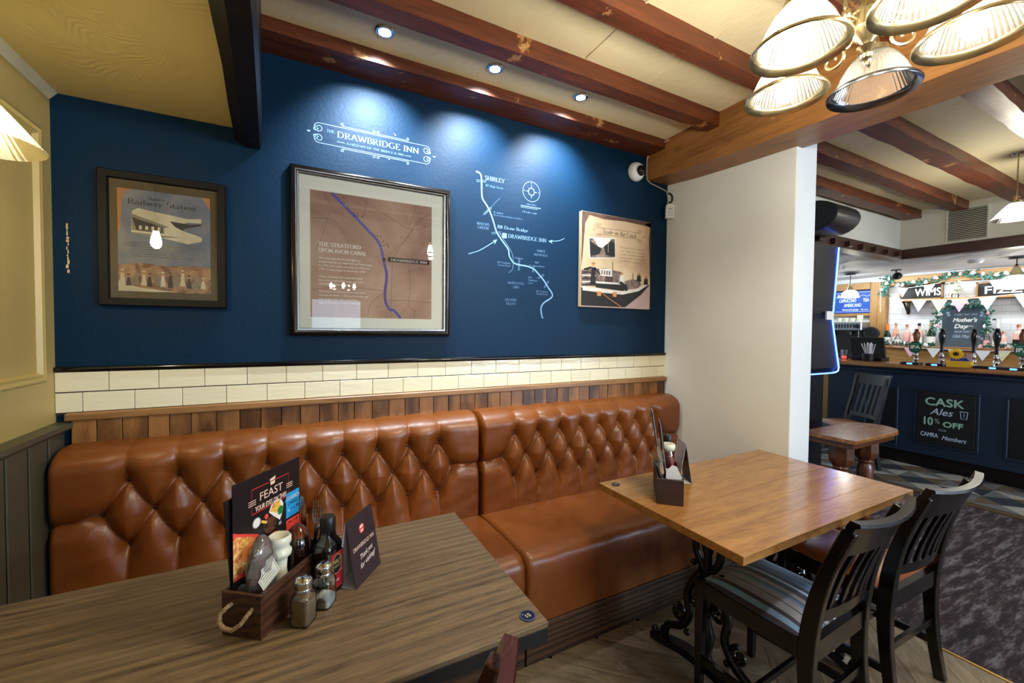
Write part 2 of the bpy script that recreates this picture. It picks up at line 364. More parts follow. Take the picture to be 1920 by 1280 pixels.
# roman letters drawn with a broad pen: each stroke a list of points, 's' marks serif feet
def A_(cx, cy, rx, ry, a0, a1, n=12): return [(cx + rx * math.cos(RAD(a0 + (a1 - a0) * i / n)), cy + ry * math.sin(RAD(a0 + (a1 - a0) * i / n))) for i in range(n + 1)]
G = {
 'A': (.74, [[(.04, 0), (.36, 1)], [(.36, 1), (.68, 0)], [(.16, .36), (.56, .36)]], [(.04, 0), (.68, 0)]),
 'B': (.62, [[(.14, 0), (.14, 1)], [(.14, 1), (.3, 1)] + A_(.3, .76, .2, .24, 90, -90) + [(.14, .52)], [(.14, .52), (.32, .52)] + A_(.32, .26, .24, .26, 90, -90) + [(.14, 0)]], [(.14, 0), (.14, 1)]),
 'C': (.72, [A_(.42, .5, .34, .5, 50, 310, 18)], [(.63, .86)]),
 'D': (.78, [[(.14, 0), (.14, 1)], [(.14, 1), (.28, 1)] + A_(.28, .5, .42, .5, 90, -90, 16) + [(.14, 0)]], [(.14, 0), (.14, 1)]),
 'E': (.6, [[(.14, 0), (.14, 1)], [(.14, 1), (.52, 1), (.52, .88)], [(.14, .52), (.44, .52)], [(.14, 0), (.55, 0), (.57, .14)]], [(.14, 0), (.14, 1)]),
 'F': (.56, [[(.14, 0), (.14, 1)], [(.14, 1), (.52, 1), (.52, .88)], [(.14, .52), (.44, .52)]], [(.14, 0), (.14, 1)]),
 'G': (.8, [A_(.42, .5, .34, .5, 50, 335, 18), [(.7, .42), (.7, .06)]], [(.7, .42)]),
 'H': (.8, [[(.14, 0), (.14, 1)], [(.66, 0), (.66, 1)], [(.14, .5), (.66, .5)]], [(.14, 0), (.14, 1), (.66, 0), (.66, 1)]),
 'I': (.3, [[(.15, 0), (.15, 1)]], [(.15, 0), (.15, 1)]),
 'J': (.4, [[(.24, 1), (.24, .1)] + A_(.12, .08, .12, .18, 0, -110, 6)], [(.24, 1)]),
 'K': (.7, [[(.14, 0), (.14, 1)], [(.14, .42), (.56, 1)], [(.24, .56), (.64, 0)]], [(.14, 0), (.14, 1), (.56, 1), (.64, 0)]),
 'L': (.56, [[(.14, 0), (.14, 1)], [(.14, 0), (.52, 0), (.54, .14)]], [(.14, 0), (.14, 1)]),
 'M': (.9, [[(.12, 0), (.14, 1)], [(.14, 1), (.45, .1)], [(.45, .1), (.76, 1)], [(.76, 1), (.78, 0)]], [(.12, 0), (.78, 0), (.14, 1), (.76, 1)]),
 'N': (.8, [[(.13, 0), (.13, 1)], [(.13, 1), (.67, 0)], [(.67, 0), (.67, 1)]], [(.13, 0), (.1, 1), (.67, 1)]),
 'O': (.84, [A_(.42, .5, .36, .5, 0, 360, 24)], []),
 'P': (.6, [[(.14, 0), (.14, 1)], [(.14, 1), (.3, 1)] + A_(.3, .74, .23, .26, 90, -90) + [(.14, .48)]], [(.14, 0), (.14, 1)]),
 'R': (.68, [[(.14, 0), (.14, 1)], [(.14, 1), (.3, 1)] + A_(.3, .75, .22, .25, 90, -90) + [(.14, .5)], [(.3, .5), (.64, 0)]], [(.14, 0), (.14, 1), (.64, 0)]),
 'S': (.54, [A_(.28, .75, .19, .25, 30, 250, 12) + A_(.27, .25, .22, .27, 80, -150, 12)], []),
 'T': (.64, [[(.32, 0), (.32, 1)], [(.04, .88), (.04, 1), (.6, 1), (.6, .88)]], [(.32, 0)]),
 'U': (.76, [[(.14, 1), (.14, .3)] + A_(.38, .3, .24, .3, 180, 360) + [(.62, 1)]], [(.14, 1), (.62, 1)]),
 'V': (.72, [[(.06, 1), (.36, 0)], [(.36, 0), (.66, 1)]], [(.06, 1), (.66, 1)]),
 'W': (1.0, [[(.04, 1), (.28, 0)], [(.28, 0), (.5, .85)], [(.5, .85), (.74, 0)], [(.74, 0), (.96, 1)]], [(.04, 1), (.96, 1), (.5, .88)]),
 'Y': (.66, [[(.05, 1), (.33, .45)], [(.33, .45), (.61, 1)], [(.33, .45), (.33, 0)]], [(.05, 1), (.61, 1), (.33, 0)]),
 '&': (.76, [A_(.32, .78, .15, .2, -60, 240, 14) + [(.62, 0)], A_(.3, .26, .22, .26, 110, 330, 12) + [(.66, .42)]], []),
 'a': (.44, [[(.32, .36), (.32, .05), (.4, 0)], A_(.2, .42, .13, .16, 150, 0, 6), A_(.19, .16, .13, .15, 90, 330, 8)], []),
 'b': (.5, [[(.1, 1), (.1, 0)], A_(.25, .28, .17, .28, 140, -140, 10)], []),
 'c': (.42, [A_(.24, .28, .17, .28, 50, 310, 10)], []),
 'd': (.5, [[(.38, 1), (.38, 0)], A_(.22, .28, .17, .28, 40, 320, 10)], [(.42, 0)]),
 'e': (.44, [[(.07, .32), (.38, .32)] + A_(.23, .29, .16, .28, 5, 310, 12)], []),
 'f': (.3, [[(.14, 0), (.14, .8)] + A_(.26, .82, .12, .18, 180, 60, 5), [(.04, .55), (.26, .55)]], [(.14, 0)]),
 'g': (.46, [A_(.21, .36, .14, .2, 0, 360, 10), A_(.21, -.1, .16, .14, 0, 360, 10), [(.32, .5), (.42, .54)], [(.12, .18), (.1, .06), (.3, .02)]], []),
 'h': (.52, [[(.1, 0), (.1, 1)], [(.1, .4)] + A_(.25, .38, .14, .18, 150, 0, 6) + [(.4, 0)]], [(.1, 0), (.4, 0)]),
 'i': (.24, [[(.12, 0), (.12, .56)], [(.1, .78), (.14, .84)]], [(.12, 0), (.09, .56)]),
 'k': (.48, [[(.1, 0), (.1, 1)], [(.1, .22), (.38, .56)], [(.2, .34), (.42, 0)]], [(.1, 0), (.42, 0)]),
 'l': (.24, [[(.12, 0), (.12, 1)]], [(.12, 0), (.09, 1)]),
 'm': (.78, [[(.1, 0), (.1, .56)], [(.1, .4)] + A_(.24, .38, .13, .18, 150, 0, 6) + [(.38, 0)], [(.38, .4)] + A_(.52, .38, .13, .18, 150, 0, 6) + [(.66, 0)]], [(.1, 0), (.38, 0), (.66, 0)]),
 'n': (.52, [[(.1, 0), (.1, .56)], [(.1, .4)] + A_(.25, .38, .14, .18, 150, 0, 6) + [(.4, 0)]], [(.1, 0), (.4, 0), (.08, .56)]),
 'o': (.48, [A_(.24, .28, .18, .28, 0, 360, 14)], []),
 'p': (.5, [[(.1, .56), (.1, -.3)], A_(.25, .28, .17, .28, 140, -140, 10)], [(.1, -.3)]),
 'r': (.36, [[(.1, 0), (.1, .56)], [(.1, .38)] + A_(.26, .38, .15, .17, 160, 70, 5)], [(.1, 0), (.08, .56)]),
 's': (.36, [A_(.18, .42, .12, .14, 30, 250, 8) + A_(.18, .14, .14, .15, 80, -150, 8)], []),
 't': (.32, [[(.14, .76), (.14, .1)] + A_(.24, .1, .1, .1, 180, 300, 5), [(.04, .55), (.28, .55)]], []),
 'u': (.52, [[(.1, .56), (.1, .2)] + A_(.24, .18, .14, .18, 180, 340, 6), [(.4, .56), (.4, 0)]], [(.42, 0), (.08, .56)]),
 'v': (.46, [[(.04, .56), (.23, 0)], [(.23, 0), (.42, .56)]], [(.04, .56), (.42, .56)]),
 'w': (.68, [[(.03, .56), (.2, 0)], [(.2, 0), (.34, .5)], [(.34, .5), (.48, 0)], [(.48, 0), (.64, .56)]], [(.03, .56), (.64, .56)]),
 'y': (.46, [[(.04, .56), (.23, 0)], [(.42, .56), (.23, 0), (.1, -.28)]], [(.04, .56), (.42, .56)]),
 '1': (.34, [[(.17, 0), (.17, 1)], [(.06, .86), (.17, 1)]], [(.17, 0)]),
 '7': (.5, [[(.06, .88), (.06, 1), (.46, 1), (.18, 0)]], []),
 '8': (.5, [A_(.25, .76, .16, .22, 0, 360, 14), A_(.25, .27, .2, .27, 0, 360, 14)], []),
 '9': (.5, [A_(.25, .68, .19, .32, 0, 360, 14), [(.44, .66), (.3, .1), (.12, 0)]], []),
 '2': (.5, [A_(.24, .74, .18, .26, 160, -30, 8) + [(.06, 0), (.46, 0)]], []),
 '5': (.48, [[(.42, 1), (.14, 1), (.1, .56)] + A_(.22, .3, .2, .3, 110, -150, 10)], []),
 '0': (.52, [A_(.26, .5, .2, .5, 0, 360, 16)], []),
 '3': (.48, [A_(.22, .76, .18, .24, 150, -90, 8), A_(.22, .27, .21, .27, 90, -150, 8)], []),
 '.': (.2, [[(.08, 0), (.1, .06)]], []), ',': (.2, [[(.12, .06), (.06, -.14)]], []), '-': (.34, [[(.06, .3), (.28, .3)]], []), ' ': (.3, [], []),
}
def serif(t):
    k = ('serif', t)
    if k in _tc: return _tc[k]
    V = []; F = []; x = 0.0
    for ch in t:
        adv, strokes, feet = G.get(ch, G[' '])
        for st in strokes:
            L_ = None
            for i, p in enumerate(st):
                a = st[max(i - 1, 0)]; b = st[min(i + 1, len(st) - 1)]
                dx, dy = b[0] - a[0], b[1] - a[1]; l = math.hypot(dx, dy) or 1; dx /= l; dy /= l
                slope = 1 if dx * dy < 0 else 0.72
                w = (0.045 + 0.085 * abs(dy) ** 1.5 * (slope if abs(dx) > 0.2 and len(st) < 5 else 1)) / 2
                V += [(x + p[0] - dy * w, p[1] + dx * w), (x + p[0] + dy * w, p[1] - dx * w)]
                n = len(V)
                if i: F.append((n - 4, n - 3, n - 1, n - 2))
        for fx, fy in feet:
            n = len(V); h = 0.02; s_ = -1 if fy > 0.3 else 1
            V += [(x + fx - .13, fy - h), (x + fx + .13, fy - h), (x + fx + .13, fy + h), (x + fx - .13, fy + h)]; F.append((n, n + 1, n + 2, n + 3))
        x += adv + 0.05
    _tc[k] = (V, F, max(x - 0.05, 0))
    return _tc[k]

class Art:
    """flat print on a surface: shapes in (u, v) metres laid on a plane, each layer a hair above the last"""
    def __init__(s, O, U, V, N, step=0.0001):
        s.O, s.U, s.V, s.N = Vector(O), Vector(U).normalized(), Vector(V).normalized(), Vector(N).normalized(); s.step = step
        s.v = []; s.f = []; s.mi = []; s.mats = []
    def _put(s, P, F, m, layer):
        if m not in s.mats: s.mats.append(m)
        k = s.mats.index(m); n = len(s.v)
        for u, v in P: s.v.append(tuple(s.O + s.U * u + s.V * v + s.N * (layer * s.step)))
        for f in F: s.f.append(tuple(i + n for i in f)); s.mi.append(k)
    def poly(s, P, m, layer=1):
        s._put(P, [tuple(t) for t in tessellate_polygon([[Vector((u, v, 0)) for u, v in P]])], m, layer)
    def rect(s, u0, v0, u1, v1, m, layer=1): s._put([(u0, v0), (u1, v0), (u1, v1), (u0, v1)], [(0, 1, 2, 3)], m, layer)
    def line(s, P, w, m, layer=2, closed=False):
        N_ = len(P); Q = []; F = []
        ws = w if isinstance(w, (list, tuple)) else [w] * N_
        for i, p in enumerate(P):
            a = P[i - 1] if (closed or i) else P[0]; b = P[(i + 1) % N_] if (closed or i < N_ - 1) else P[-1]
            dx, dy = b[0] - a[0], b[1] - a[1]; l = math.hypot(dx, dy) or 1; h = ws[i] / 2
            Q += [(p[0] - dy / l * h, p[1] + dx / l * h), (p[0] + dy / l * h, p[1] - dx / l * h)]
        for i in range(N_ if closed else N_ - 1):
            j = (i + 1) % N_; F.append((2 * i, 2 * i + 1, 2 * j + 1, 2 * j))
        s._put(Q, F, m, layer)
    def ell(s, u, v, ru, rv, m, layer=1, n=20, rot=0):
        c, d = math.cos(RAD(rot)), math.sin(RAD(rot))
        P = []
        for i in range(n):
            a = 2 * PI * i / n; x, y = ru * math.cos(a), rv * math.sin(a); P.append((u + x * c - y * d, v + x * d + y * c))
        s._put(P, [tuple(range(n))], m, layer)
    def text(s, t, u, v, h, m, layer=3, font=sans, align='l', shear=0.0, rot=0.0, squeeze=1.0, width=None, bold=0.0):
        V_, F, w = font(t)
        if not V_: return
        k = h * (1.0 if font is serif else 1.38)
        kx = k * squeeze if width is None else width / (w or 1)
        off = {'l': 0, 'c': -w / 2, 'r': -w}[align]; c, d = math.cos(RAD(rot)), math.sin(RAD(rot))
        for q_, (bu, bv) in enumerate(((0, 0),) if not bold else ((-bold, 0), (bold, 0), (0, bold), (0, -bold))):
            P = []
            for x, y in V_:
                X = (x + off) * kx + y * k * shear + bu; Y = y * k + bv; P.append((u + X * c - Y * d, v + X * d + Y * c))
            s._put(P, F, m, layer + q_ * .22)
    def build(s, name, parent):
        me = bpy.data.meshes.new(name); me.from_pydata(s.v, [], s.f)
        for m in s.mats: me.materials.append(m)
        me.polygons.foreach_set('material_index', s.mi); me.update()
        o = bpy.data.objects.new(name, me); COL.objects.link(o); o.parent = parent
        return o
# ------------------------------------------------------------------ the room
XP, XQ = 3.15, 3.345          # partition faces
ZC, ZB = 2.68, 2.60           # ceiling, underside of the joists
M_BLUE = mat('navy wall paint', (1, 34, 58), 0.55, spec=0.16, var=0.05, scale=2, bump=0.12, bscale=60)
M_WHITE = mat('white wall paint', (234, 237, 236), 0.55, var=0.03, scale=3, bump=0.15, bscale=25)
M_CREAM = mat('cream wall paint', (176, 154, 94), 0.45, var=0.05, scale=2, bump=0.1, bscale=20)
M_SAGE = mat('grey green wood paint', (76, 74, 60), 0.4, var=0.08, scale=4)
M_CEIL = mat('ceiling paint', (226, 214, 178), 0.7, var=0.05, scale=2.5, bump=0.35, bscale=22)
M_JOIST = wood('reddish stained beam timber', (52, 20, 9), (118, 58, 28), 0.42, axis=0, grain=0.9, knots=0.5, rnd=0.12, wear=((176, 128, 76), 4.2, 0.61))
M_BIG = wood('big beam timber', (112, 70, 34), (170, 118, 64), 0.42, axis=1, grain=0.7, knots=0.5, rnd=0.0, wear=((186, 140, 84), 3.6, 0.63))
M_BLACKWOOD = mat('near black painted timber', (16, 10, 8), 0.4, spec=.25, var=0.3, scale=8, bump=0.3, bscale=15)
M_BULK = mat('grey bulkhead paint', (190, 186, 172), 0.6, var=0.03)
M_DKBEAM = wood('dark brown beam', (38, 20, 12), (66, 38, 22), 0.4, axis=1, rnd=0.0)

def artex():
    m, nt, b = base_mat('swirled plaster'); L = nt.links
    tc = _n(nt, 'ShaderNodeTexCoord')
    n0 = _n(nt, 'ShaderNodeTexNoise'); n0.inputs['Scale'].default_value = 2.2; n0.inputs['Detail'].default_value = 2
    L.new(tc.outputs['Object'], n0.inputs['Vector'])
    ad = _n(nt, 'ShaderNodeVectorMath', operation='MULTIPLY_ADD'); ad.inputs[1].default_value = (0.5, 0.5, 0.5)
    L.new(n0.outputs['Color'], ad.inputs[0]); L.new(tc.outputs['Object'], ad.inputs[2])
    vo = _n(nt, 'ShaderNodeTexVoronoi'); vo.inputs['Scale'].default_value = 4.5; L.new(ad.outputs[0], vo.inputs['Vector'])
    sn = _n(nt, 'ShaderNodeMath', operation='MULTIPLY'); sn.inputs[1].default_value = 95; L.new(vo.outputs['Distance'], sn.inputs[0])
    s2 = _n(nt, 'ShaderNodeMath', operation='SINE'); L.new(sn.outputs[0], s2.inputs[0])
    n1 = _n(nt, 'ShaderNodeTexNoise'); n1.inputs['Scale'].default_value = 5; L.new(tc.outputs['Object'], n1.inputs['Vector'])
    r = _n(nt, 'ShaderNodeValToRGB'); r.color_ramp.elements[0].position = 0.5; r.color_ramp.elements[1].position = 0.62; L.new(n1.outputs['Fac'], r.inputs[0])
    mu = _n(nt, 'ShaderNodeMath', operation='MULTIPLY'); L.new(s2.outputs[0], mu.inputs[0]); L.new(r.outputs[0], mu.inputs[1])
    bp = _n(nt, 'ShaderNodeBump'); bp.inputs['Strength'].default_value = 0.16; bp.inputs['Distance'].default_value = 0.006
    L.new(mu.outputs[0], bp.inputs['Height']); L.new(bp.outputs[0], b.inputs['Normal'])
    b.inputs['Base Color'].default_value = lin((200, 182, 122)) + (1,); b.inputs['Roughness'].default_value = 0.5
    return m
M_ARTEX = artex()

wall_back = struct(box((-0.12, 0, 0), (XQ, 0.12, 2.8)).build('wall_back', M_BLUE))
wall_left = struct(box((-0.12, -7.1, 0), (0, 0, 2.8)).build('wall_left', M_CREAM))
wall_right = struct(box((8.2, -7.1, 0), (8.32, 1.7, 2.8)).build('wall_right', M_WHITE))
wall_rear = struct(box((XQ, 1.6, 0), (8.2, 1.72, 2.8)).build('wall_rear', M_WHITE))
part_wall = MB().box((XP, -0.866, 0), (XQ, 0, 2.62)); part_wall.box((XQ - 0.1, 0.12, 0), (XQ, 1.6, 2.8))
wall_partition = struct(part_wall.build('wall_partition', M_WHITE, bevel=0.004))
# front wall with two windows and one added for cool fill light (behind the viewer)
fw = MB()
ops = [(1.0, 2.0), (4.2, 6.2), (6.75, 7.85)]
xs = [-0.12, 1.0, 2.0, 4.2, 6.2, 6.75, 7.85, 8.32]
for i in (0, 2, 4, 6): fw.box((xs[i], -7.1, 0), (xs[i + 1], -7.0, 2.8))
for a, b in ops: fw.box((a, -7.1, 0), (b, -7.0, 0.9)); fw.box((a, -7.1, 2.0), (b, -7.0, 2.8))
wall_front = struct(fw.build('wall_front', M_CREAM))
M_PANE = thin_glass('window pane glass', refl=0.05)
M_FRAMEW = mat('white window frame', (225, 225, 220), 0.4)
for k, (a, b) in enumerate(ops):
    w = MB().box((a, -7.07, 0.9), (a + 0.06, -7.02, 2.0)).box((b - 0.06, -7.07, 0.9), (b, -7.02, 2.0)).box((a, -7.07, 0.9), (b, -7.02, 0.96)).box((a, -7.07, 1.94), (b, -7.02, 2.0))
    w.box(((a + b) / 2 - 0.025, -7.07, 0.9), ((a + b) / 2 + 0.025, -7.02, 2.0))
    wo = struct(w.build('window_%d' % (k + 1), M_FRAMEW))
    box((a + 0.05, -7.05, 0.95), (b - 0.05, -7.045, 1.95)).build('pane', M_PANE, wo)

# ceilings: main (with joists) and the low plastered one at the left
ceiling = struct(box((0.62, -7.1, ZC), (8.32, 1.72, ZC + 0.12)).build('ceiling', M_CEIL))
struct(MB().box((0, -7.1, 2.272), (0.60, 0, 2.40)).build('ceiling_low', M_ARTEX))
# board joints of the ceiling between the joists
for x in (1.98, 2.38): box((x, -0.98, ZC - 0.006), (x + 0.008, -0.57, ZC + 0.002)).build('ceiling_joint', M_CEIL, ceiling)
def rough_beam(name, x0, x1, y0, y1, z0, z1, m, seed, amp=0.004, n=40, axis='x', zf=None):
    """timber with uneven arrises"""
    rnd = random.Random(seed); mb = MB(); vs = []; fs = []
    ph = [[rnd.uniform(0, 6.3) for _ in range(4)] for _ in range(8)]; Ln_ = abs(x1 - x0) if axis == 'x' else abs(y1 - y0)
    for i in range(n + 1):
        t = i / n; cnt = iter(range(8))
        def j():
            p = ph[next(cnt)]; q = t * Ln_
            return amp * (.5 * math.sin(q * 3.1 + p[0]) + .35 * math.sin(q * 7.7 + p[1]) + .22 * math.sin(q * 17 + p[2]) + .14 * math.sin(q * 33 + p[3]))
        dz = zf(t) if zf else 0
        if axis == 'x': x = x0 + (x1 - x0) * t; vs += [(x, y0 + j(), z0 + j() * .6 + dz), (x, y1 + j(), z0 + j() * .6 + dz), (x, y1 + j() * .5, z1), (x, y0 + j() * .5, z1)]
        else: y = y0 + (y1 - y0) * t; vs += [(x0 + j(), y, z0 + j() * .6 + dz), (x1 + j(), y, z0 + j() * .6 + dz), (x1 + j() * .5, y, z1), (x0 + j() * .5, y, z1)]
        if i:
            a = 4 * (i - 1); b = 4 * i
            fs += [(a + k, a + (k + 1) % 4, b + (k + 1) % 4, b + k) for k in range(4)]
    fs += [(0, 1, 2, 3), tuple(4 * n + k for k in (3, 2, 1, 0))]
    mb.add(vs, fs)
    return struct(mb.build(name, m, smooth=30))
ys = [(-0.165, -0.002, 2.625), (-0.555, -0.475, ZB), (-0.935, -0.86, ZB), (-1.335, -1.25, ZB), (-1.735, -1.65, ZB), (-2.14, -2.05, ZB), (-2.60, -2.51, ZB)]
for i, (a, b, z) in enumerate(ys):
    rough_beam('ceiling_beam', 0.66, 2.945, a, b, z, ZC + 0.01, M_JOIST, i + 1)
ysr = [(-0.31, -0.19, ZB), (-0.645, -0.545, ZB), (-1.02, -0.90, ZB), (-1.42, -1.32, ZB), (-1.83, -1.73, ZB), (-2.24, -2.14, ZB)]
for i, (a, b, z) in enumerate(ysr):
    rough_beam('ceiling_beam', 3.17, 6.42, a, b, z, ZC + 0.01, M_JOIST, i + 21, amp=0.007, n=60)
# the big beam, sagging a little towards the room, and the black one edging the low ceiling
rough_beam('ceiling_beam', 2.945, 3.20, 0.0, -7.0, 2.465, ZC + 0.01, M_BIG, 51, amp=0.004, n=60, axis='y', zf=lambda t: -0.092 * (1 - math.exp(-t * 7.0 / 0.9)))
bb = MB()
n = 24; vs = []; fs = []
for i in range(n + 1):
    y = -7.0 * i / n; sk = min(0.05, -0.05 * y); j = random.uniform(-.004, .004)
    vs += [(0.565 + sk + j, y, 2.225), (0.60 + sk, y, 2.20 + j), (0.655 + sk, y, 2.20 + j), (0.665 + sk, y, 2.24), (0.665 + sk, y, ZC + 0.01), (0.565 + sk, y, ZC + 0.01)]
    if i:
        a = 6 * (i - 1); b = 6 * i; fs += [(a + k, a + (k + 1) % 6, b + (k + 1) % 6, b + k) for k in range(6)]
fs += [tuple(range(6)), tuple(6 * n + k for k in range(6))[::-1]]
bb.add(vs, fs); struct(bb.build('ceiling_beam', M_BLACKWOOD))

# bulkhead over the bar and the dark beams under it
struct(MB().box((6.45, -7.0, 2.29), (6.55, -0.14, ZC)).box((XQ, -0.14, 2.29), (6.45, -0.04, ZC)).build('wall_bulkhead', M_BULK))
struct(MB().box((6.43, -7.0, 2.20), (6.56, -0.16, 2.30)).build('trim_1', M_DKBEAM, bevel=0.004))
b2 = struct(MB().box((XQ, -0.17, 2.20), (6.56, -0.04, 2.30)).build('trim_2', M_DKBEAM, bevel=0.004))
M_CHROME = mat('polished chrome', (210, 210, 212), 0.12, 1.0, var=0)
for i in range(7):                # curved brackets along the dark beam
    x = 4.75 + i * 0.25
    MB().prism([(0, 0)] + arc(0, 0, 0.05, 0, 90, 6), -0.02, 0.02, axis='y').build('bracket', M_DKBEAM, b2, loc=(x, -0.19, 2.21))
def cloth_ceiling():
    m, nt, b = base_mat('white tented ceiling cloth'); L = nt.links
    tc = _n(nt, 'ShaderNodeTexCoord'); n1 = _n(nt, 'ShaderNodeTexNoise'); n1.inputs['Scale'].default_value = 3; n1.inputs['Distortion'].default_value = 1.0
    L.new(tc.outputs['Object'], n1.inputs['Vector'])
    bp = _n(nt, 'ShaderNodeBump'); bp.inputs['Strength'].default_value = 0.9; bp.inputs['Distance'].default_value = 0.05
    L.new(n1.outputs['Fac'], bp.inputs['Height']); L.new(bp.outputs[0], b.inputs['Normal'])
    b.inputs['Base Color'].default_value = lin((214, 216, 222)) + (1,); b.inputs['Roughness'].default_value = 0.6
    return m
cc = MB(); NX, NY = 40, 60
def cz(x, y): return 2.23 + 0.012 * math.sin(x * 7 + y * 2) + 0.008 * math.sin(x * 17 + 3 * math.sin(y * 2))
def cgrid(x0, x1, y0, y1, nx, ny):
    vs = [(x0 + (x1 - x0) * i / nx, y0 + (y1 - y0) * j / ny, cz(x0 + (x1 - x0) * i / nx, y0 + (y1 - y0) * j / ny)) for j in range(ny + 1) for i in range(nx + 1)]
    fs = [(j * (nx + 1) + i, j * (nx + 1) + i + 1, (j + 1) * (nx + 1) + i + 1, (j + 1) * (nx + 1) + i) for j in range(ny) for i in range(nx)]
    cc.add(vs, fs)
cgrid(6.53, 8.2, -3.5, -0.05, 40, 50); cgrid(XQ, 8.2, -0.05, 1.6, 70, 30)
struct(cc.build('ceiling_bar', cloth_ceiling(), smooth=60))

# ------------------------------------------------------------------ left wall: wainscot, ledge, raised moulding
wn = MB().box((0, -7.0, 0), (0.018, -0.001, 1.03)); struct(wn.build('wall_left_wainscot', M_SAGE))
for i in range(9): struct(box((0.018, -0.12 * i - 0.115, 0.0), (0.024, -0.12 * i - 0.005, 1.03), ch=0.003).build('wainscot_board', M_SAGE, bpy.data.objects['wall_left_wainscot']))
struct(MB().prism([(0, 1.03), (0.034, 1.03), (0.05, 1.045), (0.05, 1.062), (0, 1.064)], -7.0, -0.001, axis='y').build('trim_3', M_SAGE))
mo = MB(); prof = [(0, 0.0), (0.010, 0.004), (0.014, 0.012), (0.008, 0.022), (0.014, 0.030), (0, 0.038)]
def mould_rect(y0, y1, z0, z1):
    # profile (out, inward offset) swept round a rectangle on the left wall
    vs = []; fs = []
    for (ya, za, sy, sz) in ((y0, z0, 1, 1), (y1, z0, -1, 1), (y1, z1, -1, -1), (y0, z1, 1, -1)):
        for o_, w_ in prof: vs.append((o_ + 0.0005, ya + sy * w_, za + sz * w_))
    n = len(prof)
    for c in range(4):
        d = (c + 1) % 4
        for k in range(n - 1): fs.append((c * n + k, c * n + k + 1, d * n + k + 1, d * n + k))
    mo.add(vs, fs)
mould_rect(-0.95, -0.085, 1.22, 2.11); mould_rect(-2.0, -1.1, 1.22, 2.11)
struct(mo.build('trim_4', mat('moulding paint', (186, 164, 98), 0.4, var=0.03), smooth=50))
struct(MB().prism([(0.0, 2.272), (0.022, 2.272), (0.0, 2.245)], -7.0, -0.001, axis='y').build('trim_5', mat('off white cornice', (214, 208, 180), 0.5)))

# ------------------------------------------------------------------ back wall dado: planks, ledge, two rows of tiles, black liner
M_PLANK = wood('oak wainscot planks', (78, 48, 22), (148, 102, 56), 0.4, axis=2, grain=3.0, knots=0.6, rnd=0.22, stretch=5, band=0.35)
x = 0.045; k = 0; meshes = [box((0, -0.012, 0), (1, 0, 0.60), ch=0.0).mesh('plank', M_PLANK) for _ in range(1)]
rp = random.Random(3)
while x < XP - 0.01:
    w = min(rp.uniform(0.066, 0.086), XP - x)
    o = struct(box((0, -0.012 - rp.uniform(0, 0.004), 0), (w - 0.0022, 0, 0.60), ch=0.0015).build('plank', M_PLANK, wall_back, loc=(x, -0.0008, 0.47)))
    x += w; k += 1
struct(box((0.04, -0.0035, 0.3), (XP, -0.0005, 1.07)).build('plank_backing', mat('dark gap', (18, 10, 6), 0.8), wall_back))
struct(MB().box((0.03, -0.030, 1.068), (XP + 0.008, 0, 1.0965), ch=0.004).build('dado_rail', wood('dado rail oak', (110, 74, 40), (166, 122, 74), 0.38, axis=0, rnd=0.0), wall_back))
def tile_mat(name, c):
    m, nt, b = base_mat(name); L = nt.links
    tc = _n(nt, 'ShaderNodeTexCoord'); oi = _n(nt, 'ShaderNodeObjectInfo')
    ad = _n(nt, 'ShaderNodeVectorMath', operation='ADD'); L.new(tc.outputs['Object'], ad.inputs[0])
    cm = _n(nt, 'ShaderNodeCombineXYZ'); ml = _n(nt, 'ShaderNodeMath', operation='MULTIPLY'); ml.inputs[1].default_value = 9; L.new(oi.outputs['Random'], ml.inputs[0])
    L.new(ml.outputs[0], cm.inputs[0]); L.new(ml.outputs[0], cm.inputs[2]); L.new(cm.outputs[0], ad.inputs[1])
    mp = _n(nt, 'ShaderNodeMapping'); mp.inputs['Scale'].default_value = (14, 14, 60); L.new(ad.outputs[0], mp.inputs[0])
    n1 = _n(nt, 'ShaderNodeTexNoise'); n1.inputs['Scale'].default_value = 1.0; n1.inputs['Detail'].default_value = 2; L.new(mp.outputs[0], n1.inputs['Vector'])
    bp = _n(nt, 'ShaderNodeBump'); bp.inputs['Strength'].default_value = 0.25; bp.inputs['Distance'].default_value = 0.004
    L.new(n1.outputs['Fac'], bp.inputs['Height']); L.new(bp.outputs[0], b.inputs['Normal'])
    hs = _n(nt, 'ShaderNodeHueSaturation'); mr = _n(nt, 'ShaderNodeMapRange'); mr.inputs[3].default_value = 0.94; mr.inputs[4].default_value = 1.04
    L.new(oi.outputs['Random'], mr.inputs[0]); L.new(mr.outputs[0], hs.inputs['Value']); hs.inputs['Color'].default_value = lin(c) + (1,)
    L.new(hs.outputs[0], b.inputs['Base Color']); b.inputs['Roughness'].default_value = 0.14
    return m
M_TILE = tile_mat('cream glazed tile', (230, 221, 192))
M_GROUT = mat('dark grout', (58, 50, 38), 0.8)
struct(box((0, -0.0035, 1.09), (XP, -0.0005, 1.262)).build('grout_bed', M_GROUT, wall_back))
T = 0.15; full = box((0.001, -0.008, 0.001), (T - 0.001, 0, 0.074), ch=0.0012).mesh('tile', M_TILE)
for i in range(21): struct(piece(full, 'tile', wall_back, (i * T, -0.001, 1.1745)))
half = box((0.001, -0.008, 0.001), (T / 2 - 0.001, 0, 0.0735), ch=0.0012).mesh('tile', M_TILE)
struct(piece(half, 'tile', wall_back, (0, -0.001, 1.0975)))
for i in range(20): struct(piece(full, 'tile', wall_back, (T / 2 + i * T, -0.001, 1.0975)))
struct(piece(half, 'tile', wall_back, (XP - T / 2, -0.001, 1.0975)))
M_LINER = mat('black glazed liner tile', (8, 9, 12), 0.12, var=0.1)
